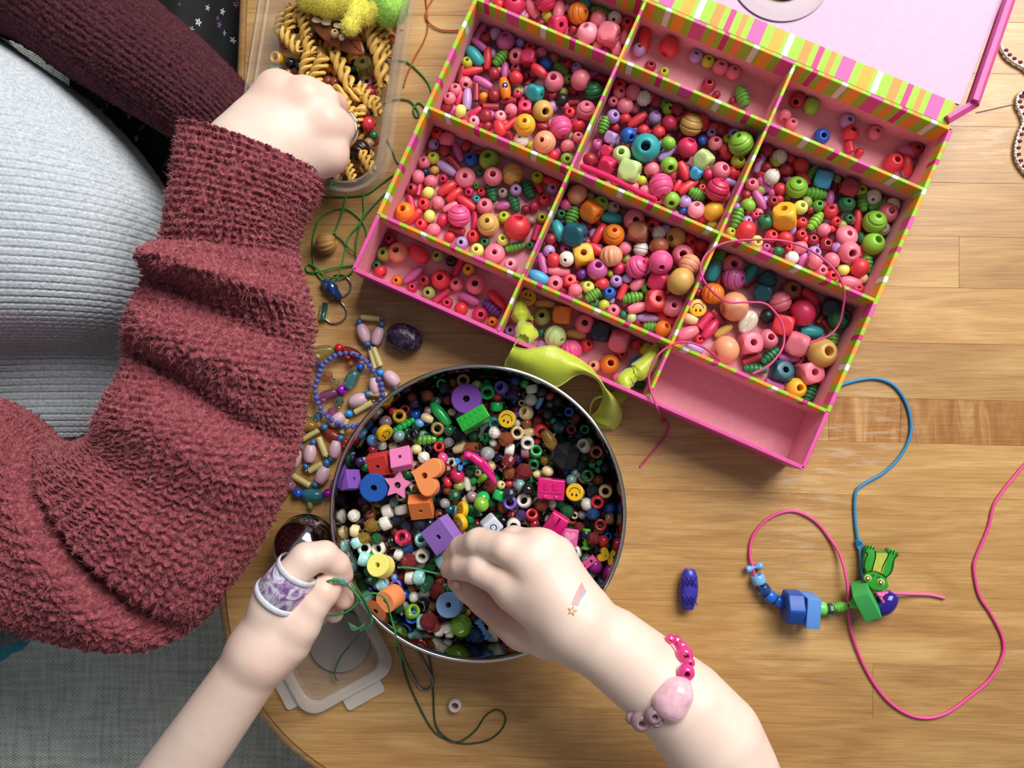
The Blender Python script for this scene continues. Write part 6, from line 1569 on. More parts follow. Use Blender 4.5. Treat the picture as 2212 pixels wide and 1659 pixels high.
# ---------------------------------------------------------------- people
m, nt, out = newmat('skin')
b = pbsdf(nt, out, Roughness=0.48)
b.inputs['Subsurface Weight'].default_value = 0.22; b.inputs['Subsurface Radius'].default_value = (.006, .0025, .0015); b.inputs['Subsurface Scale'].default_value = 0.6
at = node(nt, 'ShaderNodeAttribute', attribute_name='flush')
tc = node(nt, 'ShaderNodeTexCoord'); nz = node(nt, 'ShaderNodeTexNoise', i_Scale=55.0, i_Detail=3.0); nt.links.new(tc.outputs['Object'], nz.inputs['Vector'])
ad = node(nt, 'ShaderNodeMath', operation='MULTIPLY_ADD'); ad.inputs[1].default_value = 0.35; nt.links.new(nz.outputs['Fac'], ad.inputs[0]); nt.links.new(at.outputs['Fac'], ad.inputs[2])
rp = ramp(nt, [(.12, lin('efd8ca')), (.38, lin('e9c6b6')), (.95, lin('d58e80'))]); nt.links.new(ad.outputs[0], rp.inputs[0]); nt.links.new(rp.outputs[0], b.inputs['Base Color'])
n2 = node(nt, 'ShaderNodeTexNoise', i_Scale=700.0, i_Detail=3.0); nt.links.new(tc.outputs['Object'], n2.inputs['Vector'])
bp = node(nt, 'ShaderNodeBump', i_Strength=0.12, i_Distance=0.0005); nt.links.new(n2.outputs['Fac'], bp.inputs['Height']); nt.links.new(bp.outputs[0], b.inputs['Normal'])
M_SKIN = m
def ch(lst): return [(P(x, y, z), r * 1e-3) for x, y, z, r in lst]
def body(name, groups, parent, h=.0013, flush=(), kk=.006, it=1):
    V, F = sdf_body([(k_, ch(c)) for k_, c in groups], h, kk)
    V = relax(V, F, it)
    me = mesh(name, V, F)
    a = np.zeros(len(V))
    for x, y, z, r, s in flush:
        d = np.linalg.norm(V - P(x, y, z), axis=1) / (r * 1e-3); a = np.maximum(a, s * np.exp(-d * d))
    at_ = me.attributes.new('flush', 'FLOAT', 'POINT'); at_.data.foreach_set('value', a.astype(np.float32))
    return part(name, me, M_SKIN, parent), V, F

# --- child at the lower edge: both forearms and hands
child = thing('person', P(1100, 1900, -150), 'person with bare forearms threading beads, hands meeting over the steel bowl', 'person')
RH = [('core', [(1720, 2000, 40, 33), (1600, 1760, 70, 33), (1565, 1665, 78, 32), (1540, 1600, 82, 30.5), (1478, 1527, 85, 28), (1415, 1472, 86, 25.6), (1320, 1397, 88, 23.5), (1245, 1352, 90, 21)]),
      ('core', [(1245, 1345, 92, 19), (1150, 1262, 93, 12.5)]), ('core', [(1240, 1352, 91, 17), (1170, 1318, 90, 14), (1112, 1282, 88, 12)]), ('core', [(1240, 1335, 94, 19), (1145, 1215, 97, 12)]), ('core', [(1238, 1325, 90, 18), (1165, 1185, 93, 11.5)]), ('core', [(1240, 1315, 86, 17), (1200, 1203, 87, 11.5)]),
      ('core', [(1245, 1375, 84, 16), (1180, 1376, 74, 13.5), (1125, 1358, 66, 12)]),
      ('finger', [(1150, 1268, 92, 11.5), (1095, 1258, 91, 11), (1040, 1230, 85, 9.8), (1000, 1224, 73, 8.2), (973, 1230, 62, 6.6)]),
      ('finger', [(1145, 1213, 97, 11), (1095, 1186, 95, 9.8), (1035, 1172, 82, 9), (998, 1184, 68, 7.8), (978, 1203, 58, 6.5)]),
      ('finger', [(1170, 1185, 92, 10.5), (1110, 1168, 82, 9), (1075, 1180, 62, 8), (1070, 1210, 50, 7)]),
      ('finger', [(1200, 1200, 87, 10), (1165, 1172, 72, 8), (1140, 1185, 56, 7), (1130, 1210, 48, 6.2)]),
      ('finger', [(1130, 1360, 66, 11.8), (1090, 1338, 62, 10.2), (1046, 1302, 58, 8.8), (1010, 1274, 55, 7.8), (986, 1256, 54, 6.2)])]
LH = [('core', [(250, 1900, 40, 25), (330, 1745, 66, 23), (362, 1698, 72, 22), (450, 1575, 80, 20.5), (534, 1455, 86, 19), (560, 1410, 88, 18.5)]),
      ('core', [(562, 1405, 90, 17), (592, 1305, 94, 13)]), ('core', [(565, 1405, 84, 17), (600, 1330, 80, 13)]), ('core', [(565, 1405, 78, 15), (598, 1345, 68, 12)]), ('core', [(562, 1405, 72, 14), (590, 1360, 60, 10)]),
      ('core', [(575, 1410, 90, 16), (622, 1385, 90, 14.5), (648, 1352, 92, 11.5)]),
      ('finger', [(590, 1308, 94, 12.5), (625, 1252, 99, 11), (662, 1208, 98, 10), (700, 1200, 93, 8.8), (728, 1220, 88, 7.8), (741, 1242, 84, 6.6)]),
      ('finger', [(645, 1350, 93, 11.2), (676, 1308, 93, 9.6), (700, 1278, 91, 9.4), (714, 1262, 88, 8)]),
      ('finger', [(600, 1330, 80, 11), (680, 1240, 78, 9), (728, 1262, 72, 8), (742, 1295, 70, 6.8)]),
      ('finger', [(598, 1345, 68, 10), (672, 1275, 62, 8.5), (715, 1305, 58, 7.2), (722, 1325, 57, 6.2)]),
      ('finger', [(590, 1360, 60, 9), (650, 1305, 52, 7.5), (690, 1330, 50, 6.5)])]
fl = [(972, 1228, 62, 12, .55), (978, 1203, 58, 12, .55), (978, 1254, 58, 12, .6), (1060, 1320, 66, 30, .45), (741, 1242, 84, 14, .5), (714, 1262, 90, 12, .35), (742, 1295, 70, 14, .5), (600, 1400, 80, 40, .18), (1110, 1200, 92, 18, .2), (690, 1200, 85, 20, .25)]
# the arms meet at the shoulders beyond the photograph's lower edge
SH = [('core', [(1720, 2000, 40, 33), (1560, 2330, 60, 40), (1350, 2560, 90, 55), (950, 2600, 90, 62), (560, 2480, 80, 50), (330, 2250, 50, 36), (250, 1900, 40, 25)])]
bits = []
for grp, hh in ((RH, .00135), (LH, .00135), (SH, .006)):
    v_, f_ = sdf_body([(k_, ch(c)) for k_, c in grp], hh, .0062); bits.append((relax(v_, f_, 3), f_))
CV, CF = merge(bits)
me = mesh('arms', CV, CF); fa = np.zeros(len(CV))
for x, y, z, r, s in fl: fa = np.maximum(fa, s * np.exp(-(np.linalg.norm(CV - P(x, y, z), axis=1) / (r * 1e-3)) ** 2))
me.attributes.new('flush', 'FLOAT', 'POINT').data.foreach_set('value', fa.astype(np.float32))
cb = part('arms', me, M_SKIN, child)
bvh_child = None
from mathutils.bvhtree import BVHTree
bvh_child = BVHTree.FromPolygons([tuple(v) for v in CV], [tuple(int(i) for i in f) for f in CF])
def onto(bvh, px, py, lift=.00025):
    o = Vector((0, 0, CAMH)); d = (Vector(P(px, py, 0)) - o).normalized()
    hit = bvh.ray_cast(o, d)
    if hit[0] is None: return P(px, py, 90)
    n_ = hit[1] if hit[1].dot(-d) > 0 else -hit[1]
    return np.array(hit[0] + n_ * lift)
# thumb nail
def nail(name, cx, cy, ax, ay, w, l):
    V = []; u = np.array([ax, ay]) / math.hypot(ax, ay); v = np.array([-u[1], u[0]])
    for i in range(9):
        for j in range(9):
            a, b_ = i / 4 - 1, j / 4 - 1
            s = math.sqrt(max(0, 1 - .5 * b_ * b_)); t_ = math.sqrt(max(0, 1 - .5 * a * a))
            p = np.array([cx, cy]) + u * a * l * s + v * b_ * w * t_
            V.append(onto(bvh_child, p[0], p[1], .0005))
    part(name, mesh(name, V, grid_faces(9, 9)), paint('efd2c8', .25, .03), child)
nail('fingernail', 986, 1264, -.8, -.6, 7, 9)
# shooting-star transfer on the wrist
def decal(name, poly, col, par, lift=.0003, sub=6):
    poly = [np.array(p, float) for p in poly]; n_ = len(poly); c = sum(poly) / n_; V = [onto(bvh_child, *c, lift)]; F = []
    ring = []
    for i in range(n_):
        for k_ in range(sub): ring.append(poly[i] * (1 - k_ / sub) + poly[(i + 1) % n_] * k_ / sub)
    R = len(ring); L = 5
    for l in range(1, L + 1):
        for p in ring: V.append(onto(bvh_child, *(c + (p - c) * l / L), lift))
    for i in range(R):
        F.append([0, 1 + i, 1 + (i + 1) % R])
        for l in range(L - 1): F.append([1 + l * R + i, 1 + (l + 1) * R + i, 1 + (l + 1) * R + (i + 1) % R, 1 + l * R + (i + 1) % R])
    return part(name, mesh(name, V, F), paint(col, .5, .05), par)
def Z9(x, y): return 900 + x / 2.765, 1100 + y / 2.765
decal('tattoo_tail', [Z9(*p) for p in ((985, 435), (1000, 470), (960, 575), (925, 568), (950, 500))], 'd99c98', child)
decal('tattoo_tail', [Z9(*p) for p in ((1000, 470), (1014, 492), (985, 535), (965, 578), (955, 575))], '9fb4c6', child)
stc = np.array(Z9(928, 608))
decal('tattoo_star', [stc + (11.5 if i % 2 == 0 else 5) * np.array([math.cos(-1.3 + i * math.pi / 5), math.sin(-1.3 + i * math.pi / 5)]) for i in range(10)], 'a8694f', child, .0003, 3)
decal('tattoo_star', [stc + (9 if i % 2 == 0 else 3.8) * np.array([math.cos(-1.3 + i * math.pi / 5), math.sin(-1.3 + i * math.pi / 5)]) for i in range(10)], 'e6bd96', child, .0005, 3)

# paper band round the left forefinger
m, nt, out = newmat('printed_paper')
b = pbsdf(nt, out, Roughness=0.35)
tc = node(nt, 'ShaderNodeTexCoord'); nz = node(nt, 'ShaderNodeTexNoise', i_Scale=120.0, i_Detail=4.0, i_Distortion=1.5); nt.links.new(tc.outputs['Object'], nz.inputs['Vector'])
rp = ramp(nt, [(.34, lin('6f5a8c')), (.45, lin('b48fc0')), (.55, lin('dfe3ee')), (.62, lin('b7c4dc')), (.70, lin('d9583a'))]); nt.links.new(nz.outputs['Fac'], rp.inputs[0]); nt.links.new(rp.outputs[0], b.inputs['Base Color'])
pb = thing('paper_ring', P(615, 1262, 98), 'purple and white printed paper band round the left forefinger', 'ring')
A0, A1 = P(600, 1290, 95), P(645, 1228, 99.5); ax = (A1 - A0) / np.linalg.norm(A1 - A0)
n0 = np.cross(ax, [0, 0, 1]); n0 /= np.linalg.norm(n0); n1_ = np.cross(ax, n0)
def band(t0_, t1_, lift, nm, mat):
    V = []
    for i, t_ in enumerate((t0_, t0_ + .02, t1_ - .02, t1_)):
        c = A0 + (A1 - A0) * t_; r = .0150 - .0022 * t_ + lift - (.0006 if i in (0, 3) else 0)
        for a in np.linspace(0, 2 * np.pi, 40, endpoint=False): V.append(c + n0 * math.cos(a) * r + n1_ * math.sin(a) * r)
    part(nm, mesh(nm, V, grid_faces(4, 40, False, True)), mat, pb)
band(0, 1, 0, 'printed_band', m); band(-.04, .12, .0006, 'white_edge', paint('dcdde8', .4)); band(.88, 1.04, .0006, 'white_edge', paint('dcdde8', .4))

# cord held between the hands
cord('cord', [(690, 1262, 92), (722, 1252, 99), (740, 1256, 92), (757, 1270, 84), (775, 1290, 78), (790, 1310, 74), (803, 1335, 70), (798, 1352, 66), (780, 1362, 60)], .75, '3f9a5c', 'green cord held in the left hand with a frayed end', .6)
cord('cord', [(742, 1232, 86), (752, 1240, 84), (765, 1262, 80), (782, 1288, 78), (798, 1318, 74), (804, 1345, 66), (785, 1362, 50), (760, 1390, 30), (735, 1420, 14), (723, 1450, 8), (725, 1465, 7), (732, 1471, 7)], .6, '2b6a3a', 'dark green cord hanging from the left hand onto the lid', .6)
cord('cord', [(706, 1330, 70), (730, 1328, 72), (755, 1318, 74), (780, 1295, 76), (800, 1282, 78), (820, 1285, 78), (835, 1300, 74), (845, 1335, 64), (855, 1370, 59.5), (862, 1400, 40), (866, 1425, 20), (868, 1440, 6)], .6, '2f8f45', 'green cord arching over the bowl\'s rim near the orange foam disc', .6)
cord('cord', [(860, 1226, 40), (880, 1226, 46), (905, 1230, 50), (930, 1236, 54), (955, 1241, 58), (975, 1240, 60)], .65, '38a868', 'green cord pinched in the right hand', .6)
fz = thing('frayed_cord_end', P(785, 1352, 66), 'wispy frayed end of the green cord beside the left hand', 'cord')
for i in range(5): part('strand', cord_mesh('strand', [(790, 1345, 68), (780 - i * 4, 1358 + i, 64), (765 - i * 3, 1352 - i * 2, 60)], .2), paint('57b070', .7), fz)
V, F = tube(pts([(722, 1254, 98), (734, 1254, 95), (748, 1257, 91)]), .0017, 10); tag(link('clear_tube', mesh('clear_tube', V, F), gem('5fc7c0', .1, .6)), 'small teal tube threaded on the cord at the left fingertips', 'bead')

# pink bracelet on the right wrist
bc = thing('bead_bracelet', P(1440, 1465, 90), 'pink bead bracelet with a large rose heart on the wrist', 'bracelet')
HPg, PKl = paint('e2408f', .12, .08, .5, .3), paint('f2c3d0', .15, .12, .5, .3)
def wb(name, shape, px, py, d, mat, lift=.003, sc=(1, 1, 1), ang=0):
    p = onto(bvh_child, px, py, lift); k = (CAMH - p[2]) / FPX * d * 1.25
    o = link(name, shape, mat, bc, None, Quaternion((0, 0, 1), math.radians(-ang)), (k * sc[0], k * sc[1], k * sc[2])); o.location = Vector(p) - bc.location
for x, y, d in ((1443, 1386, 18), (1456, 1390, 20), (1467, 1402, 22)): wb('round_bead', SHAPE['f'], x, y, d, HPg, .002)
for x, y, d in ((1472, 1420, 30), (1482, 1437, 20), (1476, 1456, 30)): wb('round_bead', SHAPE['r'], x, y, d, HPg, .003)
V, F = sdf_body([('core', [(onto(bvh_child, 1475, 1476, .002), .0025), (onto(bvh_child, 1464, 1496, .001), .0058), (onto(bvh_child, 1450, 1514, 0), .008)]), ('core', [(onto(bvh_child, 1460, 1500, 0), .008), (onto(bvh_child, 1437, 1517, 0), .007)]), ('core', [(onto(bvh_child, 1462, 1500, 0), .008), (onto(bvh_child, 1455, 1530, 0), .007)])], .0012, .004)
part('heart_bead', mesh('heart_bead', V, F), PKl, bc)
wb('round_bead', SHAPE['r'], 1431, 1535, 10, HPg, .004)
for x, y, d in ((1414, 1540, 32), (1420, 1552, 24), (1388, 1552, 36), (1368, 1545, 22)): wb('round_bead', SHAPE['r'], x, y, d, gem('d8b6c2', .12, .6), .002)
# elastic behind
path = []
for t_ in np.linspace(0, 1, 24):
    path.append(onto(bvh_child, 1440 + 40 * math.sin(math.pi * t_) - 75 * max(0, t_ - .55) / .45, 1382 + 172 * t_, .0008))
part('elastic', mesh('elastic', *tube(np.array(path), .0006, 6)), paint('e8a8c4', .4), bc)

# ---------------------------------------------------------------- adult on the left: hand, cardigan, sweater
def wool(name, c0, c1, c2, sheen=.6):
    m, nt, out = newmat(name)
    b = pbsdf(nt, out, Roughness=0.95); b.inputs['Sheen Weight'].default_value = sheen; b.inputs['Sheen Roughness'].default_value = .6
    b.inputs['Sheen Tint'].default_value = lin(c2)
    tc = node(nt, 'ShaderNodeTexCoord'); nz = node(nt, 'ShaderNodeTexNoise', i_Scale=420.0, i_Detail=5.0, i_Roughness=.75); nt.links.new(tc.outputs['Object'], nz.inputs['Vector'])
    rp = ramp(nt, [(.36, lin(c0)), (.52, lin(c1)), (.70, lin(c2))]); nt.links.new(nz.outputs['Fac'], rp.inputs[0]); nt.links.new(rp.outputs[0], b.inputs['Base Color'])
    bp = node(nt, 'ShaderNodeBump', i_Strength=0.9, i_Distance=0.0016); nt.links.new(nz.outputs['Fac'], bp.inputs['Height']); nt.links.new(bp.outputs[0], b.inputs['Normal'])
    return m
def loft(stations, zc, bh, n_s, n_t, ribs, ramp_=.0011, stitch=.0005, sp=.0032, folds=None, lo=-math.pi, seed=3, rib_along=True, power=.9):
    """a knitted tube between left and right outline points; ribs run along it"""
    L = catmull([P(*s[0], z) for s, z in zip(stations, zc)], 12); R = catmull([P(*s[1], z) for s, z in zip(stations, zc)], 12)
    B = catmull(np.array([[b_, 0, 0] for b_ in bh]), 12)[:, 0] * 1e-3
    mid = (L + R) / 2; ln = np.concatenate([[0], np.cumsum(np.linalg.norm(np.diff(mid, axis=0), axis=1))])
    s_ = np.linspace(0, ln[-1], n_s); ip = lambda A: np.stack([np.interp(s_, ln, A[:, i]) for i in range(3)], 1)
    L, R = ip(L), ip(R); B = np.interp(s_, ln, B); u = np.interp(s_, ln, np.linspace(0, 1, len(ln)))
    th = np.linspace(0, 2 * np.pi, n_t, endpoint=False)
    C = (L + R) / 2; H = (R - L) / 2
    ct, st = np.cos(th), np.sin(th)
    sgn = np.sign(st) * np.abs(st) ** power
    V = C[:, None] + H[:, None] * ct[None, :, None] + np.array([0, 0, 1])[None, None] * (B[:, None] * sgn[None])[..., None]
    if folds is not None:
        for (s0, w, amp, slope) in folds:
            g = np.exp(-((u[:, None] - s0 - slope * ct[None]) / w) ** 2) * amp * 1e-3 * np.maximum(st, 0)[None] ** .6
            V[..., 2] += g
    # normals by differences
    dS = np.gradient(V, axis=0); dT = np.roll(V, -1, 1) - np.roll(V, 1, 1)
    N = np.cross(dT, dS); N /= np.linalg.norm(N, axis=-1, keepdims=True) + 1e-12
    if np.mean(N[:, n_t // 4, 2]) < 0: N = -N
    rs = np.random.RandomState(seed)
    ph = th[None] * ribs + .25 * np.sin(s_[:, None] * 60)
    ribv = np.abs(np.cos(ph / 2)) ** .7
    stv = np.sin(2 * np.pi * s_[:, None] / sp + 1.6 * np.abs(np.sin(ph)))
    nz_ = rs.normal(0, 1, V.shape[:2])
    for _ in range(2): nz_ = (nz_ + np.roll(nz_, 1, 0) + np.roll(nz_, -1, 0) + np.roll(nz_, 1, 1) + np.roll(nz_, -1, 1)) / 5
    nz_ /= nz_.std()
    big = rs.normal(0, 1, (n_s // 14 + 2, n_t // 14 + 2)); big = np.kron(big, np.ones((14, 14)))[:n_s, :n_t]
    V = V + N * (ramp_ * (ribv - .6) + stitch * stv * ribv * (1 + .25 * big) + nz_ * stitch * .7)[..., None]
    F = grid_faces(n_s, n_t, False, True)
    return V.reshape(-1, 3), F, N.reshape(-1, 3)
adult = thing('person', P(-100, 600, -110), 'person in a burgundy cardigan over a pale ribbed sweater, hand in the pasta tub', 'person')
AH = [('core', [(-160, 1090, 38, 32), (120, 1160, 36, 30), (310, 1190, 38, 28), (410, 1000, 50, 28), (470, 700, 66, 27), (530, 440, 84, 25), (548, 360, 90, 23)]),
      ('core', [(495, 318, 90, 15), (540, 258, 93, 12.5), (598, 197, 91, 11.2)]), ('core', [(520, 325, 92, 18), (660, 210, 94, 11)]), ('core', [(555, 345, 92, 18), (708, 266, 92, 10.5)]), ('core', [(595, 372, 88, 17), (708, 334, 86, 11.5)]), ('core', [(540, 350, 90, 20), (600, 300, 90, 17)]), ('core', [(600, 300, 90, 15), (650, 245, 91, 11)]), ('core', [(610, 320, 89, 15), (690, 290, 88, 11)]),
      ('finger', [(598, 197, 92, 11.6), (628, 200, 72, 10), (652, 235, 46, 8.5), (662, 262, 34, 7.5)]),
      ('finger', [(660, 210, 94, 11), (698, 218, 86, 9.5), (722, 228, 70, 8.6), (718, 256, 46, 8), (708, 272, 36, 7)]),
      ('finger', [(708, 266, 92, 10.5), (728, 275, 84, 10), (742, 286, 70, 9), (732, 306, 46, 8.2), (716, 312, 36, 7)]),
      ('finger', [(708, 334, 86, 11.5), (722, 342, 70, 9), (708, 345, 48, 7.5), (692, 335, 38, 6.5)]),
      ('finger', [(530, 290, 76, 13), (590, 262, 56, 11), (640, 268, 42, 9), (668, 276, 34, 7.5)])]
body('arm', AH, adult, .00155, [(598, 180, 96, 16, .38), (660, 195, 98, 15, .38), (712, 262, 96, 13, .35), (735, 228, 72, 14, .5), (745, 300, 66, 14, .5), (735, 340, 80, 16, .3)], .008, 3)
rg = thing('finger_ring', P(744, 270, 80), 'plain silver ring on the finger in the pasta tub', 'ring')
c = P(735, 279, 79); axv = P(744, 288, 70) - P(722, 272, 88); axv /= np.linalg.norm(axv); e1 = np.cross(axv, [0, 0, 1.0]); e1 /= np.linalg.norm(e1); e2 = np.cross(axv, e1)
part('band', mesh('band', *tube([c + .0103 * (e1 * math.cos(a) + e2 * math.sin(a)) for a in np.linspace(0, 2 * np.pi, 40, endpoint=False)], .0011, 8, True)), metal('cfc6b8', .18), rg)
V, F = sdf_body([('core', [(c + e2 * -.0112 + e1 * .003, .0014), (c + e2 * -.0112 - e1 * .003, .0014)])], .0004); part('bezel', mesh('bezel', V, F), metal('cfc6b8', .2), rg)

M_W1 = wool('burgundy_wool', '5a1c26', '984450', 'c4757a', .4)
st = [((403, 274), (692, 376)), ((392, 335), (684, 420)), ((378, 430), (646, 486)), ((362, 515), (637, 536)), ((336, 546), (645, 588)), ((322, 580), (660, 640)), ((322, 625), (669, 690)), ((298, 690), (669, 742)), ((275, 745), (665, 790)), ((286, 792), (658, 842)), ((262, 850), (648, 902)), ((228, 905), (640, 962)),
      ((222, 935), (612, 1045)), ((200, 950), (584, 1115)), ((175, 958), (540, 1195)), ((150, 963), (488, 1270)), ((130, 962), (425, 1345)), ((110, 958), (335, 1393)), ((85, 940), (225, 1392)), ((50, 905), (120, 1370)), ((0, 870), (0, 1335)), ((-120, 830), (-120, 1300)), ((-260, 800), (-260, 1280))]
zc = [86, 86, 84, 80, 78, 76, 72, 70, 68, 66, 64, 62, 60, 58, 56, 54, 52, 52, 52, 52, 52, 52, 52]
bh = [33, 34, 34, 34, 38, 41, 42, 44, 46, 46, 48, 50, 51, 52, 53, 53, 51, 50, 51, 53, 55, 56, 56]
V, F, N = loft(st, zc, bh, 600, 416, 52, .0021, .0011, .0042, folds=[(.225, .026, 15, .022), (.155, .016, -4, .0), (.285, .022, -9, .045), (.355, .035, 9, .05), (.43, .022, -13, .07), (.50, .035, 7, .05), (.60, .04, -4, .03), (.765, .013, -20, -.03), (.80, .03, 6, -.02)])
part('cardigan_sleeve', mesh('cardigan_sleeve', V, F), M_W1, adult)
o = part('sleeve_fuzz', fuzz_mesh('sleeve_fuzz', V, N, 90000, .0032, .0001, zmin=-.25), paint('c27c80', .95, .35), adult); o['kind'] = 'stuff'
# pale ribbed sweater front
M_W2 = wool('pale_wool', 'b9c4d0', 'd8e1ea', 'f2f6fb', .3)
st2 = [(( -420, -60), (-60, -20)), ((-420, 40), (-10, 70)), ((-420, 110), (75, 138)), ((-420, 190), (180, 212)), ((-420, 280), (275, 310)), ((-420, 380), (338, 405)), ((-420, 470), (364, 480)), ((-420, 560), (366, 560)), ((-420, 650), (352, 640)), ((-420, 720), (325, 700)), ((-420, 765), (295, 740)), ((-420, 800), (280, 775)), ((-420, 850), (285, 840)), ((-420, 900), (270, 900)), ((-420, 950), (245, 942))]
zc2 = [-40, -30, -24, -18, -14, -12, -12, -14, -18, -26, -40, -58, -66, -70, -74]
bh2 = [60, 72, 84, 94, 102, 106, 106, 104, 98, 90, 76, 60, 50, 46, 42]
def loft_cross(st_, zc_, bh_, n_s, n_t, pitch, amp):
    V, F, N = loft(st_, zc_, bh_, n_s, n_t, 1, 0, 0, power=.8)
    V = V.reshape(n_s, n_t, 3); Nn = N.reshape(n_s, n_t, 3)
    mid = V[:, n_t // 4]; s_ = np.concatenate([[0], np.cumsum(np.linalg.norm(np.diff(mid, axis=0), axis=1))])
    x = np.linspace(0, 1, n_t)
    tw_ = V[..., 0] / .0042
    ph = s_[:, None] / pitch + .25 * np.sin(x[None] * 14)
    f_ = ph % 1.0
    g = np.minimum(1, np.abs(f_ - .5) / .16)   # groove at .5
    V = V + Nn * (amp * (g - .6) + .00028 * np.sin(tw_ * 6.28 + np.floor(ph) * 2.4) * g)[..., None]
    return V.reshape(-1, 3), F, N
V, F, N = loft_cross(st2, zc2, bh2, 640, 360, .0058, .0013)
part('ribbed_sweater', mesh('ribbed_sweater', V, F), M_W2, adult)
o = part('sweater_fuzz', fuzz_mesh('sweater_fuzz', V, N, 30000, .0018, .00008, zmin=-.2), paint('dfe2e6', .95), adult); o['kind'] = 'stuff'
# dark trousers under the sweater
V, F = sdf_body([('core', [(P(-200, 500, -60), .06), (P(60, 820, -70), .05), (P(250, 960, -80), .022)]), ('core', [(P(-200, 1000, -60), .05), (P(150, 1000, -80), .024)])], .004, .02)
part('trousers', mesh('trousers', V, F), paint('17171b', .9), adult)

# --- second figure added for the far cardigan sleeve, plus a black floral dress
far_arm = thing('person', P(250, -100, -110), 'added person with far cardigan sleeve, shade painted in its wool, black floral dress, top left', 'person')
M_W3 = wool('shaded_burgundy_wool', '2a0f18', '4a1c28', '763040', .3)  # burgundy cardigan wool again, with shade painted into its colours
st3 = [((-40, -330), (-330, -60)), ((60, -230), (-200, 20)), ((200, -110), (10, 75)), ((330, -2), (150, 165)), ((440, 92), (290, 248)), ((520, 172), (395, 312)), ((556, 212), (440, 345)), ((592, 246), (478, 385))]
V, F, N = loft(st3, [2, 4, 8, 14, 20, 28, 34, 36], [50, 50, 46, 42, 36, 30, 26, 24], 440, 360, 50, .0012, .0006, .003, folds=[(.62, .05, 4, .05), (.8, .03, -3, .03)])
part('knit_sleeve', mesh('knit_sleeve', V, F), M_W3, far_arm)
o = part('sleeve_fuzz', fuzz_mesh('sleeve_fuzz', V, N, 26000, .0022, .0001, zmin=-.2), paint('5a2432', .95, .3), far_arm); o['kind'] = 'stuff'  # fibres darkened by the same painted shade
V, F = sdf_body([('core', [(P(-200, -200, 6), .030), (P(200, 20, 14), .026), (P(470, 250, 26), .018), (P(525, 300, 32), .013)])], .003); part('arm', mesh('arm', V, F), M_SKIN, far_arm)
# floral print: blossoms of five petals scattered on black
m, nt, out = newmat('floral_cloth')
b = pbsdf(nt, out, Roughness=0.85)
tc = node(nt, 'ShaderNodeTexCoord'); mp = node(nt, 'ShaderNodeMapping'); mp.inputs['Scale'].default_value = (150, 105, 0); nt.links.new(tc.outputs['Object'], mp.inputs['Vector'])
vo = node(nt, 'ShaderNodeTexVoronoi', i_Scale=1.0, i_Randomness=.8); nt.links.new(mp.outputs[0], vo.inputs['Vector'])
sb = node(nt, 'ShaderNodeVectorMath', operation='SUBTRACT'); nt.links.new(mp.outputs[0], sb.inputs[0]); nt.links.new(vo.outputs['Position'], sb.inputs[1])
sx = node(nt, 'ShaderNodeSeparateXYZ'); nt.links.new(sb.outputs[0], sx.inputs[0])
an = node(nt, 'ShaderNodeMath', operation='ARCTAN2'); nt.links.new(sx.outputs['Y'], an.inputs[0]); nt.links.new(sx.outputs['X'], an.inputs[1])
ml = node(nt, 'ShaderNodeMath', operation='MULTIPLY'); ml.inputs[1].default_value = 5.0; nt.links.new(an.outputs[0], ml.inputs[0])
cs = node(nt, 'ShaderNodeMath', operation='COSINE'); nt.links.new(ml.outputs[0], cs.inputs[0])
th_ = node(nt, 'ShaderNodeMath', operation='MULTIPLY_ADD'); th_.inputs[1].default_value = .09; th_.inputs[2].default_value = .24; nt.links.new(cs.outputs[0], th_.inputs[0])
lt = node(nt, 'ShaderNodeMath', operation='LESS_THAN'); nt.links.new(vo.outputs['Distance'], lt.inputs[0]); nt.links.new(th_.outputs[0], lt.inputs[1])
gt = node(nt, 'ShaderNodeMath', operation='GREATER_THAN'); gt.inputs[1].default_value = .07; nt.links.new(vo.outputs['Distance'], gt.inputs[0])
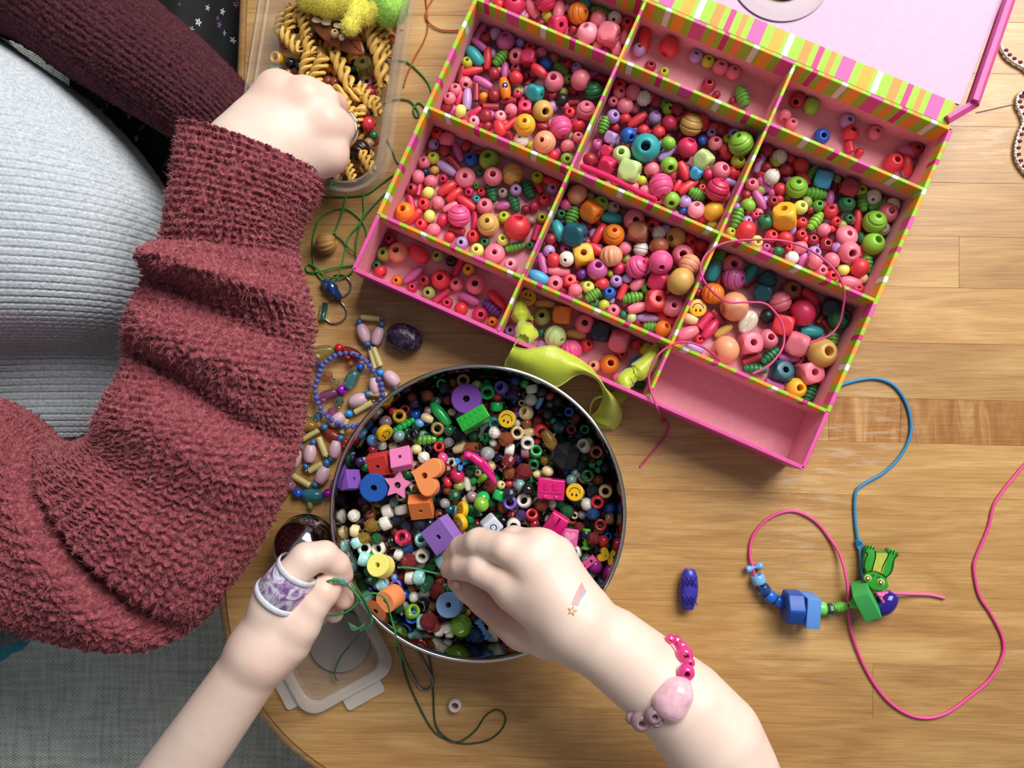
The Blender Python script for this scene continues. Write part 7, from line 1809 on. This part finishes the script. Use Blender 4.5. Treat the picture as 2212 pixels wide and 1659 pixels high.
mk = node(nt, 'ShaderNodeMath', operation='MULTIPLY'); nt.links.new(lt.outputs[0], mk.inputs[0]); nt.links.new(gt.outputs[0], mk.inputs[1])
sc_ = node(nt, 'ShaderNodeSeparateColor'); nt.links.new(vo.outputs['Color'], sc_.inputs[0])
rp = ramp(nt, [(0, lin('17171b')), (.18, lin('c9c9d2')), (.5, lin('a88a4a')), (.62, lin('b06a86')), (.76, lin('d2d2da')), (.9, lin('6a5a8a'))], 'CONSTANT'); nt.links.new(sc_.outputs[0], rp.inputs[0])
mx = node(nt, 'ShaderNodeMix', data_type='RGBA'); nt.links.new(mk.outputs[0], mx.inputs[0]); mx.inputs[6].default_value = lin('0f0f13'); nt.links.new(rp.outputs[0], mx.inputs[7]); nt.links.new(mx.outputs[2], b.inputs['Base Color'])
V = []
for i in range(40):
    for j in range(40):
        x = 150 + 390 * i / 39; y = -160 + 660 * j / 39
        V.append(P(x, y, -40 - 30 * (abs(i - 22) / 22) ** 2 + 3.0 * math.sin(i * .55 + j * .12) + 2 * math.sin(j * .3)))
me = mesh('floral_dress', V, grid_faces(40, 40)[:, ::-1]); o = part('floral_dress', me, m, far_arm)
md = o.modifiers.new('thick', 'SOLIDIFY'); md.thickness = .03; md.offset = -1
# sock at the left edge
sk = thing('sock', P(0, 1375, -110), 'teal sock with a grey fuzzy cuff at the left edge', 'sock')
V, F = sdf_body([('core', [(P(-140, 1400, -85), .024), (P(-20, 1382, -88), .020), (P(30, 1375, -90), .013)])], .0025); part('foot', mesh('foot', V, F), wool('teal_wool', '1f6f80', '2f8fa4', '53b0c2'), sk)
V, F = sdf_body([('core', [(P(-60, 1345, -78), .022), (P(10, 1352, -80), .016), (P(40, 1358, -84), .011)])], .0025); me = mesh('cuff', V, F); nn = np.zeros(len(V) * 3); me.vertices.foreach_get('normal', nn)
part('cuff', me, wool('grey_wool', '4a4f58', '6c727c', '9aa0a8'), sk)
o = part('fuzz', fuzz_mesh('fuzz', V, nn.reshape(-1, 3), 4000, .003, .00012), paint('7c828c', .95), sk); o['kind'] = 'stuff'
